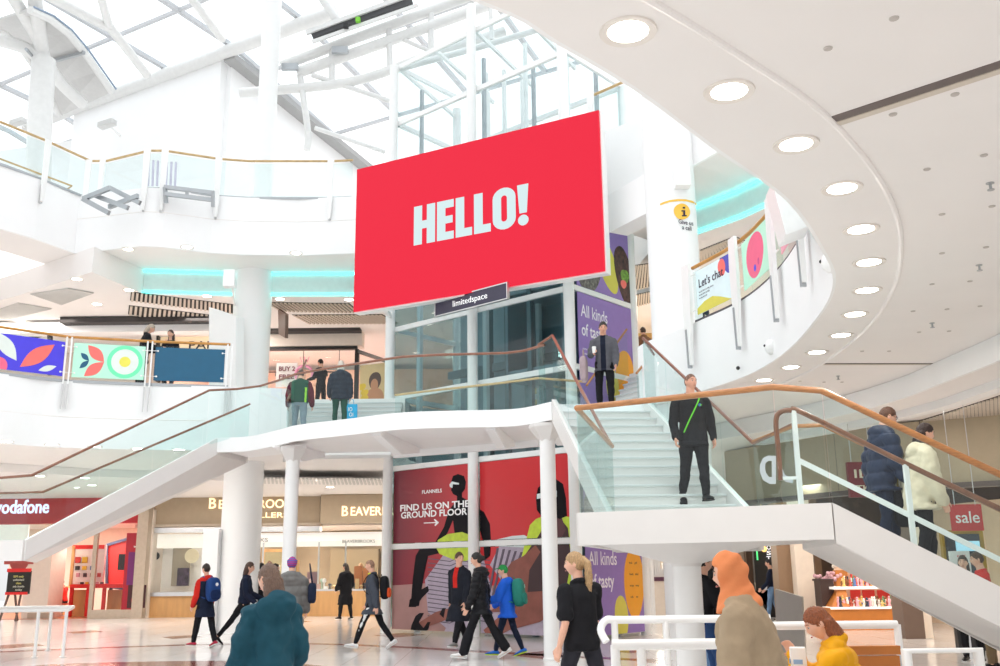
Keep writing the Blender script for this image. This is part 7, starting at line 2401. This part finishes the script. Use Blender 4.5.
# on the stairs and the bridge
zs = ZL - .04 + 2 * (4.36 - ZL + .04) / 14
def _sec(root, g):
    T, h = g['T'], g['h']
    b = MB(); pts = smooth_path([T(-.062, -.02, .298), T(-.055, .05, .272), T(-.01, .082, .19), T(.045, .082, .09), T(.085, .055, .0)], 5)
    for p, q in zip(pts, pts[1:]): b.bar(p, q, .018, .006, (0, 1, .2))
    b.build('lanyard_strap', LIMEC, root, local=True)
    b = MB(); b.lathe([(.022, 0), (.022, .004)], T(-.048, .078, .215), 14, (0, 1, 0)); b.build('chest_badge', mat('badge_blue', s2l('#3a6fb0'), .5), root, local=True)
    b = MB(); b.lathe([(.012, 0), (.012, .004)], T(-.056, .0805, .214), 10, (0, 1, 0)); b.build('badge_leaf', LIMEC, root, local=True)
person('person in a black sweatshirt with a green shoulder strap coming down the stairs', gpos(697, 13.9, zs), 184, 1.83, lean=-1, hair=('buzz', '#6b4a38'), legs=(4, 2, -4, 26), heel=(0, 36), arms=((2, 9, 14, 3), (4, 10, 16, 3)), head=(22, -2), sk='#d79f86', shoes='#17171a', sole='#202020',
       top=dict(col=BLKC, ease=.02, hem=-.10, collar=.012, name='sweatshirt', boxy=.7), bottom=dict(col=BLKC, fit=1.18), vox=.011, extra=_sec, wide=1.10)
def stepz(p):
    """height of the right flight's step under a plan point"""
    t = (V((G0.x, G0.y, 0)) - V((p.x, p.y, 0))).dot(dn) / 3.7
    i = max(0, min(11, int(t * 12)))
    return i * (ZL - .05) / 12
def _glasses(root, g):
    b = MB()
    for s in (-1, 1):
        c = g['hc'] + g['HM'] @ V((s * g['hw'] * .42, g['hd'] * .98, g['hv'] * .06))
        b.tube([c + g['HM'] @ V((math.cos(w) * .02, 0, math.sin(w) * .016)) for w in [2 * math.pi * i / 12 for i in range(12)]], .0022, 6, closed=True)
        b.tube([c + g['HM'] @ V((s * .02, 0, 0)), g['hc'] + g['HM'] @ V((s * g['hw'] * 1.02, 0, g['hv'] * .05))], .0022, 6)
    b.build('glasses', BLACK, root, True, local=True)
q = gpos(889, 10.8, 1.45); zq = stepz(q)
person('person in a navy puffer and glasses going down the right stairs', gpos(890, 10.8, zq), -84, 1.71, lean=9, hair=('short', '#5a3a28'), legs=(22, 24, -4, 12), heel=(0, 14), arms=((-6, 8, 24, 0), (10, 8, 30, 0)), head=(-4, 14),
       top=dict(col=NAVYP, ease=.045, hem=-.08, puff=.026, pitch=.14, hood=True, collar=.03, boxy=1, name='puffer_jacket'), bottom=dict(col=NAVYC), vox=.012, extra=_glasses)
q = gpos(930, 10.45, 1.3); zq = stepz(q)
p_, J = person('person in a cream hoodie going down the right stairs', gpos(929, 10.45, zq), -84, 1.64, True, lean=9, hair=('long', '#2f1d18'), legs=(20, 24, -4, 12), heel=(0, 14), arms=((-4, 8, 16, 0), (8, 8, 20, 0)), head=(-6, 12),
       top=dict(col=CREAMC, ease=.045, hem=-.10, hood=True, boxy=1, fold=.018, name='hoodie'), bottom=dict(col=BLKC), vox=.012)
def _tb2(t, o):
    rounded_bag(.10, .32, .40, (0, 0, .2), None, 5).build('bag_body', BLKC, t, True, local=True)
    b = MB(); b.tube(smooth_path([(0, -.1, .38), (-.04, -.06, .78), (-.04, .02, .80), (0, .1, .38)], 4), .012, 6); b.build('strap', cloth('olive_strap', '#7a6a28'), t, True, local=True)
c = J['T'](-.15, .03, -.20); carried(J, 'shoulder_bag', 'black bag with an olive strap on the person in the cream hoodie', 'bag', c, _tb2)
p_, J = person('person in a grey jacket holding a cup at the top of the stairs', gpos(606, 18.1, ZB), 168, 1.74, hair=('short', '#2a2320'), legs=(4, 2, -4, 3), heel=(0, 4), arms=((6, 8, 24, 4), (16, 10, 74, 24)), head=(10, 14), sk='#d79f86',
       top=dict(col=[cloth('grey_jacket', '#5a5a60'), cloth('navy_shirt', '#1c2030')], ease=.022, hem=-.08, collar=.018, mfn=lambda c, P, h: int(c.y > .04 and abs(c.x) < .045)), bottom=dict(col=BLKC), vox=.014)
def _cup(t, o):
    b = MB(); b.lathe([(.030, 0), (.038, .10)], (0, 0, 0), 16); b.build('cup_body', WHITEP, t, True, local=True)
    b = MB(); b.lathe([(.040, .10), (.040, .112), (.032, .118)], (0, 0, 0), 16); b.build('lid', WHITEP, t, True, local=True)
c = J['RA'][2] + J['RA'][3] * .09 + V((0, .015, -.03)); carried(J, 'paper_cup', 'white cup held by the person at the top of the stairs', 'cup', c, _cup)
def _lb(t, o):
    rounded_bag(.14, .34, .48, (0, 0, .24), None, 4).build('bag_body', cloth('mauve_bag', '#a89498', .7), t, True, local=True)
    b = MB(); b.tube(smooth_path([(0, -.08, .46), (0, -.05, .60), (0, .05, .60), (0, .08, .46)], 4), .01, 6); b.build('handle', cloth('mauve_bag', '#a89498'), t, True, local=True)
c = J['RA'][1] + V((.14, .0, -.50)); carried(J, 'shopping_bag', 'mauve shopping bag hanging beside the person at the top of the stairs', 'bag', c, _lb)
def usz(k): return ZB + k * (Z1 - .01 - ZB) / 10
person('shopper in a green and maroon jacket climbing behind the bridge', gpos(298, 22.92, usz(1)), 4, 1.72, hair=('short', '#4a4440'), lean=6, legs=(14, 16, -4, 3), heel=(0, 10), arms=((4, 12, 26, 0), (4, 12, 26, 0)), head=(0, 6),
       top=dict(col=[GREENC, MAROONC, cloth('lime_panel', '#9ad84a')], ease=.04, hem=-.05, collar=.02, boxy=1, mfn=lambda c, P, h: 1 if abs(c.x) > .118 * h else (2 if .075 * h < c.x < .10 * h and c.z < P.z + .2 * h and c.y < 0 else 0)), bottom=dict(col=cloth('grey_jeans', '#7c8a92')), vox=.016, wide=1.05)
p_, J = person('shopper in a dark padded coat climbing with a blue bag', gpos(339, 23.55, usz(3)), 6, 1.72, True, hair=('bob', '#cfc8bc'), lean=4, legs=(16, 18, -4, 3), heel=(0, 10), arms=((8, 10, 30, 0), (0, 8, 8, 0)), head=(0, 0),
       top=dict(col=cloth('dark_padded', '#1f2a38', .55), ease=.05, hem=-.10, puff=.01, pitch=.11, hood=True, boxy=1, name='padded_coat'), bottom=dict(col=[cloth('bottle_green', '#1f4f40'), MAROONC][0]), vox=.016, wide=1.08)
def _bb(t, o):
    b = MB(); b.box((0, 0, .19), (.32, .12, .38)); b.build('bag_body', cloth('cyan_bag', '#28a8d8', .5), t, local=True, bevel=.01)
    b = MB(); b.tube(smooth_path([(-.07, 0, .38), (-.05, 0, .50), (.05, 0, .50), (.07, 0, .38)], 4), .008, 6); b.build('handle', cloth('cyan_bag', '#28a8d8'), t, True, local=True)
    b = MB()
    for k, z in enumerate((.25, .12)):
        b.tube([(.03 * math.cos(w), -.063, z + .045 * math.sin(w)) for w in [2 * math.pi * i / 14 for i in range(14)]], .008, 6, closed=True)
        b.box((.055 * (1 if k else -1), -.063, z), (.014, .008, .09))
    b.build('white_print', WHITEP, t, local=True)
c = J['RA'][2] + V((.03, 0, -.57)); t_ = carried(J, 'shopping_bag', 'bright blue shopping bag with white print held by the shopper in the padded coat', 'bag', c, _bb)
t_.rotation_euler = (0, 0, math.radians(8))
person('person in a black top inside the shop entrance beyond the stairs', gpos(320, 28.2, Z1), 60, 1.66, hair=('short', '#1f1815'), legs=(4, 2, -4, 2), heel=(0, 0), arms=((26, 6, 60, 10), (20, 6, 50, 10)), head=(0, 10), top=dict(col=BLKC, ease=.015, hem=-.05), bottom=dict(col=BLKC), vox=.02)
person('person in a black coat leaning at the gallery rail', gpos(140, 24.25, Z1), -62, 1.80, hair=('bob', '#a89a8a'), lean=7, legs=(4, 2, -6, 2), heel=(0, 0), arms=((30, 8, 70, 12), (28, 8, 70, 12)), head=(0, 20), top=dict(col=BLKC, ease=.03, hem=-.12, collar=.02), bottom=dict(col=BLKC), vox=.017)
person('person in black behind the teal panel of the gallery', gpos(167, 24.6, Z1), 170, 1.68, True, hair=('long', '#3a241c'), **STAND, top=dict(col=BLKC, ease=.02, hem=-.1), bottom=dict(col=BLKC), vox=.018)
person('person in a brown jacket on the upper level behind the right column', gpos(646, 24.6, Z1), 20, 1.62, hair=('short', '#3a2a22'), **STAND, top=dict(col=BROWNC, ease=.03, hem=-.08, collar=.03), bottom=dict(col=GREYT), vox=.018)
person('dark figure on the upper level just right of the round column', gpos(700, 20.6, Z1), -60, 1.78, hair=('short', '#151312'), **STAND, top=dict(col=NAVYC, ease=.02, hem=-.05), bottom=dict(col=NAVYC), vox=.018)
person('person in a red jacket reaching left behind the right stair rail', gpos(993, 15.2), 80, 1.70, hair=('short', '#4a382c'), legs=(4, 2, -4, 2), heel=(0, 0), arms=((36, 8, 30, 4), (30, 8, 30, 4)), head=(0, 4), top=dict(col=REDC, ease=.025, hem=-.06, collar=.015), bottom=dict(col=cloth('khaki_trouser', '#6d5c46')), vox=.016)
person('person in a dark top beside the person in the red jacket', gpos(975, 16.4), 150, 1.66, True, hair=('bob', '#3a2a20'), **STAND, top=dict(col=NAVYC, ease=.025, hem=-.06), bottom=dict(col=BLKC), vox=.016)
person('distant person in navy and white beside the coffee sign', gpos(774, 29.0), 70, 1.72, hair=('short', '#1c1a22'), legs=(10, 2, -9, 6), heel=(0, 10), arms=((16, 6, 30, 4), (10, 6, 30, 4)), top=dict(col=[NAVYC, WHITEC], ease=.02, hem=-.05, mfn=lambda c, P, h: int(c.x > .04)), bottom=dict(col=DENIML), vox=.02)
